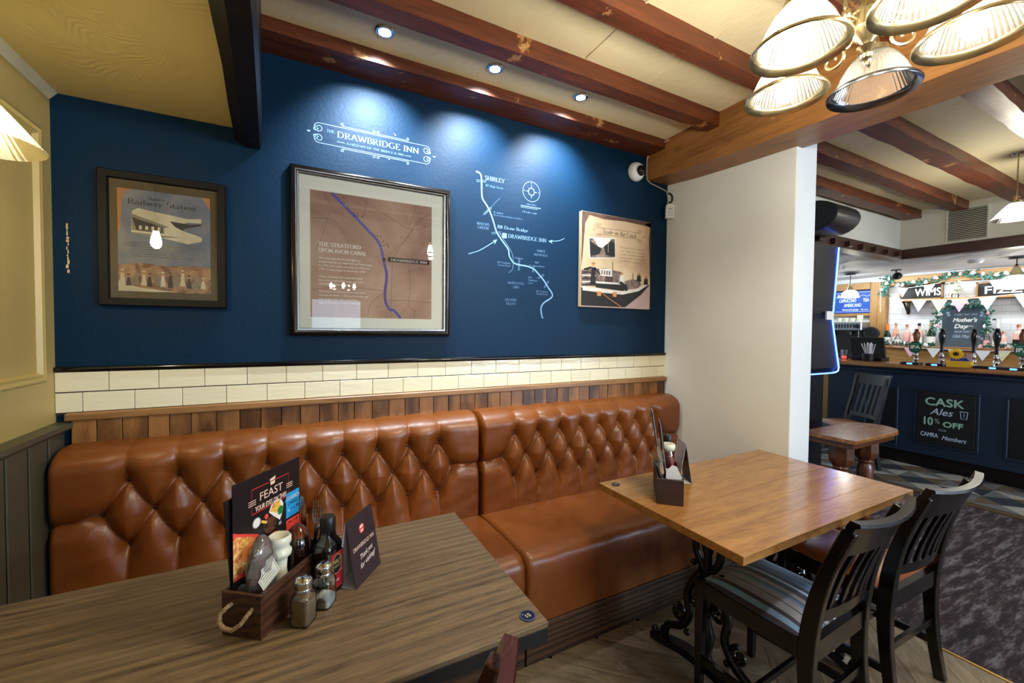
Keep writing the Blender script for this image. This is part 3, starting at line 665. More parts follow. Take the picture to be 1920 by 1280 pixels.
lp = [(-0.001, 0), (-0.012, 0.001), (-0.017, 0.007), (-0.017, 0.013), (-0.012, 0.019), (-0.001, 0.020)]
lm = MB().prism(lp, 0.0006, 0.1494, axis='x').mesh('tile', M_LINER, 40)
for i in range(21): struct(piece(lm, 'tile', wall_back, (i * T, 0, 1.250)))

# chipped paint streak near the corner
M_CHIP = mat('bare plaster', (205, 178, 130), 0.8)
ar = Art((0, -0.0006, 0), (1, 0, 0), (0, 0, 1), (0, -1, 0)); rc = random.Random(5); z = 1.62
while z < 1.80:
    h = rc.uniform(0.006, 0.018); w = rc.uniform(0.0015, 0.0045); xx = 0.040 + rc.uniform(-0.002, 0.002)
    ar.poly([(xx - w, z), (xx + w * .6, z - .002), (xx + w, z + h * .6), (xx + w * .2, z + h), (xx - w * .8, z + h * .7)], M_CHIP, 1); z += h + rc.uniform(-0.002, 0.004)
ar.build('paint_chip', wall_back)

# ------------------------------------------------------------------ painted lettering and canal map on the blue wall
M_PW = mat('pale blue sign paint', (112, 148, 182), 0.7, var=0.1, scale=30)
M_PW2 = mat('faded blue sign paint', (88, 122, 158), 0.7, var=0.1, scale=30)
def spiral(cx, cz_, r, turns, a0, d=1, n=26): return [(cx + r * (1 - .8 * i / n) * math.cos(a0 + d * turns * 2 * PI * i / n), cz_ + r * (1 - .8 * i / n) * math.sin(a0 + d * turns * 2 * PI * i / n)) for i in range(n + 1)]
ar = Art((0, -0.0006, 0), (1, 0, 0), (0, 0, 1), (0, -1, 0))
x0, x1, z0, z1 = 0.888, 1.394, 2.281, 2.372; lw = 0.0022
cxm = (x0 + x1) / 2
ar.line([(x0, z1), (x1, z1)], lw, M_PW); ar.line([(x0, z0), (x1, z0)], lw, M_PW)
ar.line([(.989, z1 + .007), (1.295, z1 + .007)], lw, M_PW); ar.line([(.989, z0 - .007), (1.295, z0 - .007)], lw, M_PW)
for xx in (.987, 1.297, 1.132, 1.151):
    for zz, d in ((z1 + .015, 1), (z0 - .015, -1)): ar.line(spiral(xx, zz, .0085, 1.1, -PI / 2 * d, d), lw, M_PW)
for sx, xx in ((-1, x0), (1, x1)):
    for zz, d in ((z1 - .022, 1), (z0 + .022, -1)):
        ar.line(spiral(xx, zz, .022, 1.5, PI / 2 * d, -d * sx), lw * 1.2, M_PW)
        ar.line(spiral(xx + sx * .016, zz - d * .006, .012, 1.2, PI / 2 * d, d * sx), lw, M_PW)
    ar.ell(xx + sx * .042, (z0 + z1) / 2, .007, .0035, M_PW)
ar.text('THE', .921, 2.338, .012, M_PW2, font=serif, width=.034)
ar.text('DRAWBRIDGE INN', .966, 2.3235, .0275, M_PW, font=serif, width=.389)
ar.line([(.965, 2.3025), (1.000, 2.3025)], .002, M_PW); ar.line([(1.284, 2.3025), (1.315, 2.3025)], .002, M_PW)
ar.text('A HISTORY OF THE BRIDGE & INN', 1.008, 2.298, .0095, M_PW2, font=serif, width=.270)
for p in ((cxm + .09, z1 + .026), (cxm + .095, z1 + .020), (cxm + .065, z0 - .014)): ar.ell(p[0], p[1], .0024, .0024, M_CHIP)
ar.build('painted_sign', wall_back)

ar = Art((0, -0.0006, 0), (1, 0, 0), (0, 0, 1), (0, -1, 0))
def smooth_path(P, n=5):
    Q = []
    for i in range(len(P) - 1):
        a, b, c, d = P[max(i - 1, 0)], P[i], P[i + 1], P[min(i + 2, len(P) - 1)]
        for k in range(n):
            t = k / n
            Q.append(tuple(0.5 * (2 * b[j] + (c[j] - a[j]) * t + (2 * a[j] - 5 * b[j] + 4 * c[j] - d[j]) * t * t + (3 * b[j] - a[j] - 3 * c[j] + d[j]) * t ** 3) for j in (0, 1)))
    return Q + [P[-1]]
canal = [(1.673, 2.294), (1.693, 2.29), (1.704, 2.274), (1.707, 2.231), (1.708, 2.187), (1.714, 2.151), (1.739, 2.118), (1.76, 2.084), (1.781, 2.034), (1.802, 1.977), (1.841, 1.928), (1.877, 1.886), (1.884, 1.849), (1.911, 1.814), (1.946, 1.804), (2.0, 1.8), (2.046, 1.788), (2.083, 1.759), (2.121, 1.722), (2.151, 1.683), (2.18, 1.648), (2.176, 1.623), (2.123, 1.589), (2.103, 1.56), (2.105, 1.524), (2.115, 1.493)]
ar.line(smooth_path(canal), .0085, M_PW, 1)
ar.line(smooth_path([(1.823, 1.972), (1.849, 1.937), (1.884, 1.895), (1.906, 1.851), (1.907, 1.781), (1.881, 1.752)]), .002, M_PW)
L1 = smooth_path([(1.631, 1.838), (1.692, 1.861), (1.749, 1.896), (1.796, 1.928)]); ar.line(L1, .0045, M_PW)
ar.poly([(1.806, 1.936), (1.778, 1.928), (1.788, 1.921), (1.790, 1.906)], M_PW)
L2 = smooth_path([(2.267, 1.994), (2.224, 1.973), (2.165, 1.965)]); ar.line(L2, .004, M_PW)
ar.poly([(2.148, 1.963), (2.180, 1.975), (2.173, 1.964), (2.178, 1.951)], M_PW)
def cross(x, z, l, ang, gap=.004, w=.0018):
    c, d = math.cos(RAD(ang)), math.sin(RAD(ang))
    for s_ in (-1, 1): ar.line([(x - c * l - d * gap * s_, z - d * l + c * gap * s_), (x + c * l - d * gap * s_, z + d * l + c * gap * s_)], w, M_PW)
for x, z, l, a in ((1.706, 2.247, .03, 5), (1.745, 2.088, .03, 45), (1.80, 1.972, .03, 10), (1.948, 1.805, .035, 88), (2.046, 1.787, .02, 80), (2.098, 1.745, .025, 30), (2.138, 1.70, .026, 55)): cross(x, z, l, a)
ar.line([(1.715, 2.061), (1.76, 2.105), (1.80, 2.15), (1.821, 2.171)], .0016, M_PW2)
ar.rect(1.837, 1.948, 1.866, 1.977, M_PW)
for t, u, v, h, w, m, al in (('SHIRLEY', 1.727, 2.259, .022, .121, M_PW, 'l'), ('B7 High Street', 1.732, 2.223, .011, .108, M_PW2, 'l'), ('Aqueduct', 1.782, 2.082, .010, .06, M_PW2, 'l'), ('B1 of Stratford Railway Canal Road', 1.782, 2.068, .007, .186, M_PW2, 'l'),
        ('MAJORS', 1.718, 2.005, .014, .075, M_PW2, 'c'), ('GREEN', 1.718, 1.984, .014, .066, M_PW2, 'c'), ('B8 Draw Bridge', 1.806, 2.000, .018, .200, M_PW, 'l'), ('DRAWBRIDGE INN', 1.875, 1.953, .022, .259, M_PW, 'l'),
        ('THREE', 2.098, 1.891, .013, .060, M_PW2, 'c'), ('MAYPOLES', 2.098, 1.868, .013, .098, M_PW2, 'c'), ('Railway', 1.948, 1.838, .010, .055, M_PW2, 'c'), ('B9 Haslucks', 1.850, 1.803, .010, .085, M_PW2, 'c'), ('Green Road', 1.850, 1.788, .010, .080, M_PW2, 'c'),
        ('B10', 2.069, 1.822, .010, .025, M_PW2, 'c'), ('Accommodation', 2.069, 1.802, .010, .108, M_PW2, 'c'), ('B11', 2.010, 1.730, .010, .025, M_PW2, 'l'), ('Tythebarn', 2.010, 1.714, .010, .065, M_PW2, 'l'), ('Lane', 2.010, 1.698, .010, .034, M_PW2, 'l'),
        ('B12 Dickens', 2.108, 1.651, .010, .080, M_PW2, 'c'), ('Heath Road', 2.108, 1.636, .010, .080, M_PW2, 'c'), ('WHITLOCKS', 1.930, 1.689, .013, .105, M_PW2, 'c'), ('END', 1.930, 1.666, .013, .040, M_PW2, 'c'), ('DICKENS', 1.896, 1.590, .014, .075, M_PW2, 'c'), ('HEATH', 1.896, 1.568, .014, .062, M_PW2, 'c')):
    ar.text(t, u, v, h, m, font=serif, width=w, align=al)
def ring(u, v, r, w, n=36): return [(u + r * math.cos(2 * PI * i / n), v + r * math.sin(2 * PI * i / n)) for i in range(n)]
ar.line(ring(2.027, 2.24, .058, 0), .0025, M_PW, closed=True); ar.line(ring(2.027, 2.24, .020, 0), .0035, M_PW, closed=True)
for k in range(8):
    a = k * PI / 4; r2 = .043 if k % 2 == 0 else .028
    ar.poly([(2.027 + .02 * math.cos(a - .16), 2.24 + .02 * math.sin(a - .16)), (2.027 + r2 * math.cos(a), 2.24 + r2 * math.sin(a)), (2.027 + .02 * math.cos(a + .16), 2.24 + .02 * math.sin(a + .16))], M_PW)
for t, u, v in (('N', 2.027, 2.284), ('E', 2.076, 2.236), ('W', 1.978, 2.236)): ar.text(t, u, v, .009, M_PW2, font=serif, align='c')
ar.line([(1.958, 2.150), (2.092, 2.150)], .004, M_PW); ar.line([(1.958, 2.141), (2.070, 2.141)], .002, M_PW); ar.line([(1.958, 2.141), (1.958, 2.153)], .002, M_PW)
ar.text('ONE MILE', 2.028, 2.160, .008, M_PW2, font=serif, align='c', width=.07); ar.text('3 8 mile 1 mile', 2.015, 2.112, .010, M_PW2, font=serif, align='c', width=.10)
ar.build('painted_map', wall_back)
# ------------------------------------------------------------------ floors
M_FB = mat('dark floor joint', (14, 10, 8), 0.9)
floor = struct(box((-0.12, -7.1, -0.1), (8.32, 1.72, -0.012)).build('floor', M_FB))
M_PARQ = wood('worn parquet', (88, 72, 54), (158, 140, 114), 0.5, axis=0, grain=2.0, rnd=0.32, stretch=6, wear=((150, 138, 116), 9.0, 0.60), band=0.0)
def clip(poly, ax, val, keep_less):
    out = []
    for i in range(len(poly)):
        a, b = poly[i - 1], poly[i]; ia = (a[ax] <= val) == keep_less; ib = (b[ax] <= val) == keep_less
        if ia != ib:
            t = (val - a[ax]) / (b[ax] - a[ax]); out.append((a[0] + (b[0] - a[0]) * t, a[1] + (b[1] - a[1]) * t))
        if ib: out.append(b)
    return out
def area(p): return abs(sum(p[i - 1][0] * p[i][1] - p[i][0] * p[i - 1][1] for i in range(len(p)))) / 2
def plank_piece(poly, ang, m, name='plank', z=(-0.012, 0.0)):
    """a floor piece whose local x runs along its own length"""
    cx = sum(p[0] for p in poly) / len(poly); cy = sum(p[1] for p in poly) / len(poly); c, d = math.cos(-ang), math.sin(-ang)
    loc = [((x - cx) * c - (y - cy) * d, (x - cx) * d + (y - cy) * c) for x, y in poly]
    o = MB().prism(loc, z[0], z[1]).build(name, m, floor, loc=(cx, cy, 0)); o.rotation_euler = (0, 0, ang); struct(o); return o
wd, Ln = 0.18, 0.72; cn = 0
c45, s45 = math.cos(-PI / 4), math.sin(-PI / 4); g = 0.0012
ox, oy = 1.766, -0.666
for i in range(-40, 40):
    for j in range(-14, 14):
        for kind in (0, 1):
            u, v = i * wd + j * Ln, i * wd - j * Ln
            q = [(u + g, v + g), (u + Ln - g, v + g), (u + Ln - g, v + wd - g), (u + g, v + wd - g)] if kind == 0 else [(u + Ln + g, v + wd - Ln + g), (u + Ln + wd - g, v + wd - Ln + g), (u + Ln + wd - g, v + wd - g), (u + Ln + g, v + wd - g)]
            p = [(ox + a * c45 - b * s45, oy + a * s45 + b * c45) for a, b in q]
            for ax, val, less in ((0, 0.0, False), (0, 3.365, True), (1, -2.35, False), (1, -0.655, True)):
                if p: p = clip(p, ax, val, less)
            if len(p) >= 3 and area(p) > 2e-4: plank_piece(p, -PI / 4 if kind == 0 else PI / 4, M_PARQ); cn += 1
struct(box((0, -7.0, -0.012), (3.365, -2.352, -0.001)).build('floor_boards', M_PARQ))
M_BRASS = mat('brass strip', (196, 158, 84), 0.3, 1.0, var=0.1)
struct(box((3.366, -7.0, -0.012), (3.378, 1.6, 0.003)).build('trim_6', M_BRASS))
struct(box((5.712, -7.0, -0.012), (5.728, 1.6, 0.004)).build('trim_7', M_BRASS))
def carpet_mat():
    m, nt, b = base_mat('mottled carpet'); L = nt.links
    tc = _n(nt, 'ShaderNodeTexCoord'); mp = _n(nt, 'ShaderNodeMapping'); mp.inputs['Scale'].default_value = (2.4, 13, 1); mp.inputs['Rotation'].default_value = (0, 0, 0.05)
    L.new(tc.outputs['Object'], mp.inputs[0])
    n1 = _n(nt, 'ShaderNodeTexNoise'); n1.inputs['Scale'].default_value = 1.9; n1.inputs['Detail'].default_value = 10; n1.inputs['Roughness'].default_value = 0.75; L.new(mp.outputs[0], n1.inputs[0])
    cr = _n(nt, 'ShaderNodeValToRGB'); e = cr.color_ramp.elements; e[0].position = 0.43; e[0].color = lin((30, 17, 22)) + (1,); e[1].position = 0.64; e[1].color = lin((124, 120, 126)) + (1,)
    a = e.new(0.50); a.color = lin((54, 39, 44)) + (1,)
    L.new(n1.outputs['Fac'], cr.inputs[0]); L.new(cr.outputs[0], b.inputs['Base Color']); b.inputs['Roughness'].default_value = 0.95
    n2 = _n(nt, 'ShaderNodeTexNoise'); n2.inputs['Scale'].default_value = 400; L.new(tc.outputs['Object'], n2.inputs[0])
    bp = _n(nt, 'ShaderNodeBump'); bp.inputs['Strength'].default_value = 0.6; bp.inputs['Distance'].default_value = 0.003; L.new(n2.outputs['Fac'], bp.inputs['Height']); L.new(bp.outputs[0], b.inputs['Normal'])
    return m
tag(box((3.379, -6.99, -0.0115), (5.711, 1.58, 0.002), ch=0.001).build('carpet', carpet_mat()), 'dark plum and grey mottled carpet between two brass strips', 'carpet')
# patchwork tiles by the bar: three triangles and kites to a cell, in four tones
TC = [mat('floor tile chalk', (176, 174, 168), 0.45, var=0.1, scale=12), mat('floor tile slate', (60, 66, 74), 0.45, var=0.1, scale=12), mat('floor tile taupe', (112, 98, 80), 0.45, var=0.12, scale=12), mat('floor tile pewter', (118, 120, 120), 0.45, var=0.1, scale=12)]
struct(MB().box((5.729, -7.0, -0.012), (5.84, 1.6, 0.0)).build('trim_8', wood('taupe border board', (70, 54, 38), (112, 92, 68), 0.5, axis=1, rnd=0)))
rt = random.Random(11); cell = 0.29; R_ = random.Random(4)
for iy in range(-11, 6):
    for ix in range(3):
        x = 5.842 + ix * cell; y = iy * cell; a, b, c, d = (x, y), (x + cell, y), (x + cell, y + cell), (x, y + cell); s_ = (ix + iy) % 2
        e = (x + cell * .5, y + cell * .5)
        tris = [(a, b, e), (b, c, e), (c, d, e), (d, a, e)]
        cols = [0, 1, 2, 3] if s_ == 0 else [2, 0, 3, 1]
        for t, k in zip(tris, cols):
            cx = sum(p[0] for p in t) / 3; cy = sum(p[1] for p in t) / 3
            q = [(cx + (p[0] - cx) * .985, cy + (p[1] - cy) * .985) for p in t]
            plank_piece(q, 0, TC[(k + (iy % 3 == 0)) % 4], name='tile')

# ------------------------------------------------------------------ banquette: two tufted leather sections
def leather(name, c, rough=0.33):
    m, nt, b = base_mat(name); L = nt.links
    tc = _n(nt, 'ShaderNodeTexCoord')
    n1 = _n(nt, 'ShaderNodeTexNoise'); n1.inputs['Scale'].default_value = 3.5; n1.inputs['Detail'].default_value = 6; n1.inputs['Roughness'].default_value = 0.65; L.new(tc.outputs['Object'], n1.inputs[0])
    cr = _n(nt, 'ShaderNodeValToRGB'); cr.color_ramp.elements[0].position = .3; cr.color_ramp.elements[1].position = .72
    c0 = lin(c); cr.color_ramp.elements[0].color = (c0[0] * .72, c0[1] * .66, c0[2] * .6, 1); cr.color_ramp.elements[1].color = (c0[0] * 1.18, c0[1] * 1.2, c0[2] * 1.25, 1)
    L.new(n1.outputs['Fac'], cr.inputs[0]); L.new(cr.outputs[0], b.inputs['Base Color'])
    mr = _n(nt, 'ShaderNodeMapRange'); mr.inputs[3].default_value = rough - .05; mr.inputs[4].default_value = rough + .16; L.new(n1.outputs['Fac'], mr.inputs[0]); L.new(mr.outputs[0], b.inputs['Roughness'])
    vo = _n(nt, 'ShaderNodeTexVoronoi'); vo.feature = 'DISTANCE_TO_EDGE'; vo.inputs['Scale'].default_value = 260; L.new(tc.outputs['Object'], vo.inputs[0])
    n2 = _n(nt, 'ShaderNodeTexNoise'); n2.inputs['Scale'].default_value = 14; n2.inputs['Detail'].default_value = 5; L.new(tc.outputs['Object'], n2.inputs[0])
    b1 = _n(nt, 'ShaderNodeBump'); b1.inputs['Strength'].default_value = .12; b1.inputs['Distance'].default_value = .001; L.new(vo.outputs['Distance'], b1.inputs['Height'])
    b2 = _n(nt, 'ShaderNodeBump'); b2.inputs['Strength'].default_value = .22; b2.inputs['Distance'].default_value = .012; L.new(n2.outputs['Fac'], b2.inputs['Height']); L.new(b1.outputs[0], b2.inputs['Normal'])
    L.new(b2.outputs[0], b.inputs['Normal']); b.inputs['Coat Weight'].default_value = .15; b.inputs['Coat Roughness'].default_value = .25
    return m
M_LEATH = leather('tan leather', (126, 68, 22))
M_BUTTON = mat('leather button', (60, 32, 16), 0.3, var=0.1)
PIT = 0.148; ROWS = (0.850, 0.732, 0.610)
def tufted(x0, x1, r1, r2):
    """front of the backrest as a height field in (x, path), path going up the front and over the rolled top"""
    import bmesh
    b1 = [(x, ROWS[0]) for x in r1]; b2 = [(x, ROWS[1]) for x in r2]; b3 = [(x, ROWS[2]) for x in r1]
    segs = []
    for x, z in b1 + b3:
        for q in b2:
            if abs(abs(q[0] - x) - PIT / 2) < 0.02: segs.append(((x, z), q))
    for x, z in b1: segs.append(((x, z), (x, 0.99)))
    for x, z in b3: segs.append(((x, z), (x, 0.40)))
    for xe, q in ((x0, b2[0]), (x1, b2[-1])): segs.append((q, (xe, q[1] - 0.012)))
    nx = int((x1 - x0) / 0.0068); xs_ = np.linspace(x0, x1, nx + 1)
    zt = 0.905; zs = np.arange(0.425, zt, 0.0068); arcn = 14
    path = [(z, None) for z in zs] + [(zt, a) for a in np.linspace(0, PI * 0.56, arcn)]
    X, Z = np.meshgrid(xs_, np.array([p[0] + (0.06 * math.sin(p[1]) if p[1] is not None else 0) for p in path]))
    ds = np.full(X.shape, 9.0)
    for (ax, az), (bx, bz) in segs:
        vx, vz = bx - ax, bz - az; t = np.clip(((X - ax) * vx + (Z - az) * vz) / (vx * vx + vz * vz), 0, 1)
        ds = np.minimum(ds, np.hypot(X - ax - t * vx, Z - az - t * vz))
    db = np.full(X.shape, 9.0)
    for bx, bz in b1 + b2 + b3: db = np.minimum(db, np.hypot(X - bx, Z - bz))
    fade = 1 - 0.72 * np.clip((Z - 0.872) / 0.07, 0, 1) ** 0.8        # the pleats die out over the rolled top
    low = 1 - 0.55 * np.clip((0.60 - Z) / 0.10, 0, 1)
    full = 0.060
    off = full - fade * low * (0.017 * np.exp(-ds / 0.007) + 0.020 * np.exp(-(ds / 0.034) ** 2)) - 0.030 * np.exp(-(db / 0.024) ** 1.3)
    fr = np.sin(23 * X + 5 * np.sin(17 * Z)) * 0.0006
    off = off + fr * (ds > 0.004)
    e = np.minimum(X - x0, x1 - X); k = np.clip(e / 0.022, 0, 1); off = off * (0.25 + 0.75 * np.sqrt(1 - (1 - k) ** 2)) - 0.012 * (1 - np.sqrt(1 - (1 - k) ** 2))
    vs = []
    for j, (z, a) in enumerate(path):
        for i in range(nx + 1):
            o = off[j, i]
            if a is None: y, zz = -0.115 - o, z
            else:
                r = 0.05 + o; y, zz = -0.065 - math.cos(a) * r, zt + math.sin(a) * r * 0.72
                if a > PI / 2: y = -0.065 + (a - PI / 2) * 0.30
            vs.append((xs_[i], y, zz))
    n = nx + 1; fs = [(j * n + i, j * n + i + 1, (j + 1) * n + i + 1, (j + 1) * n + i) for j in range(len(path) - 1) for i in range(nx)]
    mb = MB().add(vs, fs); J = len(path)
    # close the sides and the back against the planks
    back = len(mb.v)
    for j in range(J):
        for xi in (x0, x1): mb.v.append((xi, -0.018, min(vs[j * n][2], 0.955)))
    for j in range(J - 1):
        a, b = back + 2 * j, back + 2 * j + 2
        mb.f += [(j * n, (j + 1) * n, b, a), (j * n + nx, a + 1, b + 1, (j + 1) * n + nx)]; mb.m += [0, 0]
    t = J - 1; mb.f.append((t * n,) + (back + 2 * t, back + 2 * t + 1) + tuple(t * n + i for i in range(nx, 0, -1))); mb.m.append(0)
    return mb, b1 + b2 + b3
def banquette(x0, x1, r1, r2, label):
    t = thing('banquette', label, 'bench', (x0, 0, 0), group=None)
    mb, bt = tufted(x0, x1, r1, r2)
    mb.v = [(v[0] - x0, v[1], v[2]) for v in mb.v]
    mb.build('backrest', M_LEATH, t, smooth=75)
    w = x1 - x0
    # seat: profile in (y, z) swept along x with softened ends
    prof = [(-0.12, 0.30), (-0.12, 0.435), (-0.145, 0.452), (-0.25, 0.464), (-0.40, 0.470), (-0.54, 0.470)]
    prof += [(-0.600 + 0.058 * math.cos(RAD(a)), 0.412 + 0.058 * math.sin(RAD(a))) for a in range(90, 181, 15)]
    prof = [(y if i < 6 else y - 0.0, z) for i, (y, z) in enumerate(prof)] + [(-0.660, 0.36), (-0.656, 0.25), (-0.650, 0.165), (-0.60, 0.160)]
    N_ = 90; vs = []; fs = []; m = len(prof)
    for i in range(N_ + 1):
        x = w * i / N_; e = min(x, w - x); k = min(1, e / 0.02); sh = 0.010 * (1 - math.sqrt(1 - (1 - k) ** 2)) if k < 1 else 0
        for j, (y, z) in enumerate(prof):
            r = 0.0016 * math.sin(x * 31 + 5 * z * 7) * math.sin(x * 13 + y * 20)
            vs.append((x, y + (sh if j > 5 else 0) + (r if j > 6 else 0), z - (sh if 1 <= j <= 10 else 0) + (r if 3 <= j < 8 else 0)))
        if i: fs += [((i - 1) * m + j, (i - 1) * m + j + 1, i * m + j + 1, i * m + j) for j in range(m - 1)]
    fs += [tuple(range(m)), tuple(N_ * m + j for j in range(m))[::-1]]
    MB().add(vs, fs).build('seat', M_LEATH, t, smooth=60)
    MB().box((0, -0.655, 0), (w, -0.62, 0.162), ch=0.002).box((0, -0.62, 0), (w, -0.05, 0.32)).build('plinth', wood('dark plinth boards', (34, 20, 10), (84, 56, 30), 0.5, axis=0, grain=1.5, rnd=0, band=.3), t)
    bm_ = MB().sphere((0, 0, 0), 0.0085, 12, 8, sc=(1, .55, 1)).mesh('button', M_BUTTON, 80)
    for bx, bz in bt: piece(bm_, 'button', t, (bx - x0, -0.118, bz))
    return t
banquette(0.028, 1.640, [0.236 + PIT * k for k in range(9)], [0.162 + PIT * k for k in range(10)], 'tan leather tufted bench section behind the table with the tent card')
banquette(1.648, 3.136, [1.856 + PIT * k for k in range(8)], [1.782 + PIT * k for k in range(9)], 'tan leather tufted bench section against the white wall, beside the paler table')
# ------------------------------------------------------------------ pictures on the blue wall
M_FRB = mat('black lacquer frame', (16, 12, 10), 0.22, var=0.1)
M_FRBR = mat('dark brown frame', (10, 7, 4), 0.5, spec=.2, var=0.2)
M_SILV = mat('silver frame slip', (190, 192, 190), 0.25, 0.9, var=0.05)
M_MATB = mat('cream mount board', (240, 238, 222), 0.8, var=0.01)
M_MATD = mat('olive brown mount board', (84, 68, 36), 0.7, var=0.03)
M_PGL = thin_glass('picture glass', refl=0.045, rough=0.0)
def frame_bars(u0, u1, v0, v1, w, prof):
    """mitred moulding: prof = (distance in from the outer edge, height off the wall)"""
    mb = MB(); vs = []; fs = []; n = len(prof)
    for (u, v, su, sv) in ((u0, v0, 1, 1), (u1, v0, -1, 1), (u1, v1, -1, -1), (u0, v1, 1, -1)):
        for d, h in prof: vs.append((u + su * d, -h, v + sv * d))
    for c in range(4):
        e = (c + 1) % 4
        for k in range(n): fs.append((c * n + k, c * n + (k + 1) % n, e * n + (k + 1) % n, e * n + k))
    return mb.add(vs, fs)
def grad_mat(name, stops, scale=3.0, rough=0.7, detail=6, dist=0.8):
    m, nt, b = base_mat(name); L = nt.links; tc = _n(nt, 'ShaderNodeTexCoord')
    n1 = _n(nt, 'ShaderNodeTexNoise'); n1.inputs['Scale'].default_value = scale; n1.inputs['Detail'].default_value = detail; n1.inputs['Distortion'].default_value = dist; L.new(tc.outputs['Object'], n1.inputs[0])
    cr = _n(nt, 'ShaderNodeValToRGB'); e = cr.color_ramp.elements
    e[0].position = stops[0][0]; e[0].color = lin(stops[0][1]) + (1,); e[1].position = stops[-1][0]; e[1].color = lin(stops[-1][1]) + (1,)
    for p, c in stops[1:-1]: k = e.new(p); k.color = lin(c) + (1,)
    L.new(n1.outputs['Fac'], cr.inputs[0]); L.new(cr.outputs[0], b.inputs['Base Color']); b.inputs['Roughness'].default_value = rough
    return m
INK = mat('sepia ink', (44, 28, 24), 0.8, var=0.1); INK2 = mat('soft sepia ink', (96, 68, 60), 0.8, var=0.15, scale=30)
M_WINK = mat('white print ink', (232, 226, 216), 0.8, var=0.02)
# 1. canal map under glass
t = thing('framed_map', 'black framed map print of the canal under glass with a wide cream mount', 'picture', (1.1435, -0.001, 1.772))
hw, hh = 0.374, 0.385
frame_bars(-hw, hw, -hh, hh, .03, [(0, 0), (0, .022), (.004, .030), (.014, .034), (.024, .030), (.028, .022), (.028, 0)]).build('frame', M_FRB, t, smooth=50)
frame_bars(-hw + .0275, hw - .0275, -hh + .0275, hh - .0275, .01, [(0, 0), (0, .025), (.004, .025), (.009, .016), (.009, 0)]).build('frame_slip', M_SILV, t, smooth=40)
box((-hw + .03, -.010, -hh + .03), (hw - .03, -.002, hh - .03)).build('mount_board', M_MATB, t)
P_MAP = grad_mat('pinkish brown map paper', [(.3, (132, 92, 80)), (.5, (176, 138, 116)), (.72, (206, 174, 150))], 2.2)
a = Art((0, -.0105, 0), (1, 0, 0), (0, 0, 1), (0, -1, 0)); X, Z = 1.1435, 1.772
def L_(*p): return [(x - X, z - Z) for x, z in p]
a.rect(.850 - X, 1.474 - Z, 1.421 - X, 2.058 - Z, P_MAP, 1)
M_RIV = mat('map river violet', (92, 88, 160), 0.8, var=.06)
a.line(smooth_path(L_((0.941, 2.056), (0.992, 2.007), (1.045, 1.958), (1.099, 1.905), (1.15, 1.853), (1.169, 1.805), (1.177, 1.759), (1.192, 1.69), (1.184, 1.604), (1.188, 1.553), (1.207, 1.519), (1.227, 1.515), (1.262, 1.476))), .013, M_RIV, 2)
rm = random.Random(8)
for pts in (((.905, 2.056), (.94, 1.99), (.99, 1.955), (1.05, 1.94)), ((1.1, 2.056), (1.09, 2.0), (1.08, 1.96)), ((1.06, 2.056), (1.2, 1.98), (1.32, 1.93), (1.42, 1.97)), ((1.42, 2.02), (1.35, 1.98), (1.30, 1.90), (1.235, 1.80), (1.215, 1.77)), ((1.405, 2.03), (1.335, 1.95), (1.29, 1.88), (1.24, 1.83), (1.20, 1.79)),
            ((1.3, 1.75), (1.31, 1.62), (1.30, 1.54), (1.33, 1.52), (1.33, 1.476)), ((1.22, 1.76), (1.215, 1.60), (1.214, 1.476)), ((.852, 1.93), (.95, 1.93), (1.0, 1.86), (1.02, 1.80)), ((1.2, 1.565), (1.3, 1.567)), ((1.30, 1.567), (1.42, 1.56)), ((.93, 1.96), (.9, 1.85), (.87, 1.78)), ((1.16, 1.79), (1.22, 1.78), (1.24, 1.785)), ((1.36, 1.90), (1.38, 1.85), (1.42, 1.84)), ((1.34, 2.056), (1.32, 1.99), (1.30, 1.93)), ((.852, 1.60), (1.0, 1.62), (1.18, 1.61)), ((1.1, 1.476), (1.12, 1.55), (1.18, 1.60))):
    a.line(smooth_path(L_(*pts)), .0014, INK2, 2)
for k in range(70):
    u, v = rm.uniform(.86, 1.41) - X, rm.uniform(1.49, 2.04) - Z; w = rm.uniform(.003, .012); a.rect(u, v, u + w, v + .0014, INK2, 2)
for k in range(26):
    u, v = rm.uniform(.95, 1.22), 0; v = 2.04 - (u - .95) * 1.05 + rm.uniform(.01, .06); a.rect(u - X, v - Z, u - X + .005, v - Z + .004, INK, 3)
a.text('THE STRATFORD', .884 - X, 1.805 - Z, .017, M_WINK, font=serif, width=.186, bold=.0005); a.text('UPON AVON CANAL', .884 - X, 1.777 - Z, .017, M_WINK, font=serif, width=.212, bold=.0005)
z = 1.746
for blk in (('The canal past the Drawbridge was', 'authorised by an initial Act of Parliament', 'in 1793, and additional Acts in 1795 and', '1799. Cutting began in November 1793.'), ('When completed the canal was twenty', 'five and a half miles long and cost', '297,000 pounds to build.'), ('The major constructions on the canal', 'include 54 locks, a 352 yard tunnel and', 'one large single span aqueduct', 'high embankments and a reservoir.')):
    for ln in blk: a.text(ln, .885 - X, z - Z, .0085, M_WINK, width=.0056 * len(ln), bold=.0002); z -= .0175
    z -= .016
a.poly(L_((1.193, 1.769), (1.202, 1.777), (1.202, 1.761)), INK, 3); a.rect(1.200 - X, 1.757 - Z, 1.409 - X, 1.780 - Z, INK, 3)
a.poly(L_((1.172, 1.775), (1.180, 1.772), (1.188, 1.776), (1.186, 1.757), (1.174, 1.757)), INK, 4)
a.text('DRAWBRIDGE INN', 1.212 - X, 1.762 - Z, .012, M_WINK, 4, font=serif, width=.185)
a.build('print', t)
box((-hw + .034, -.0165, -hh + .034), (hw - .034, -.0155, hh - .034)).build('glazing', M_PGL, t)
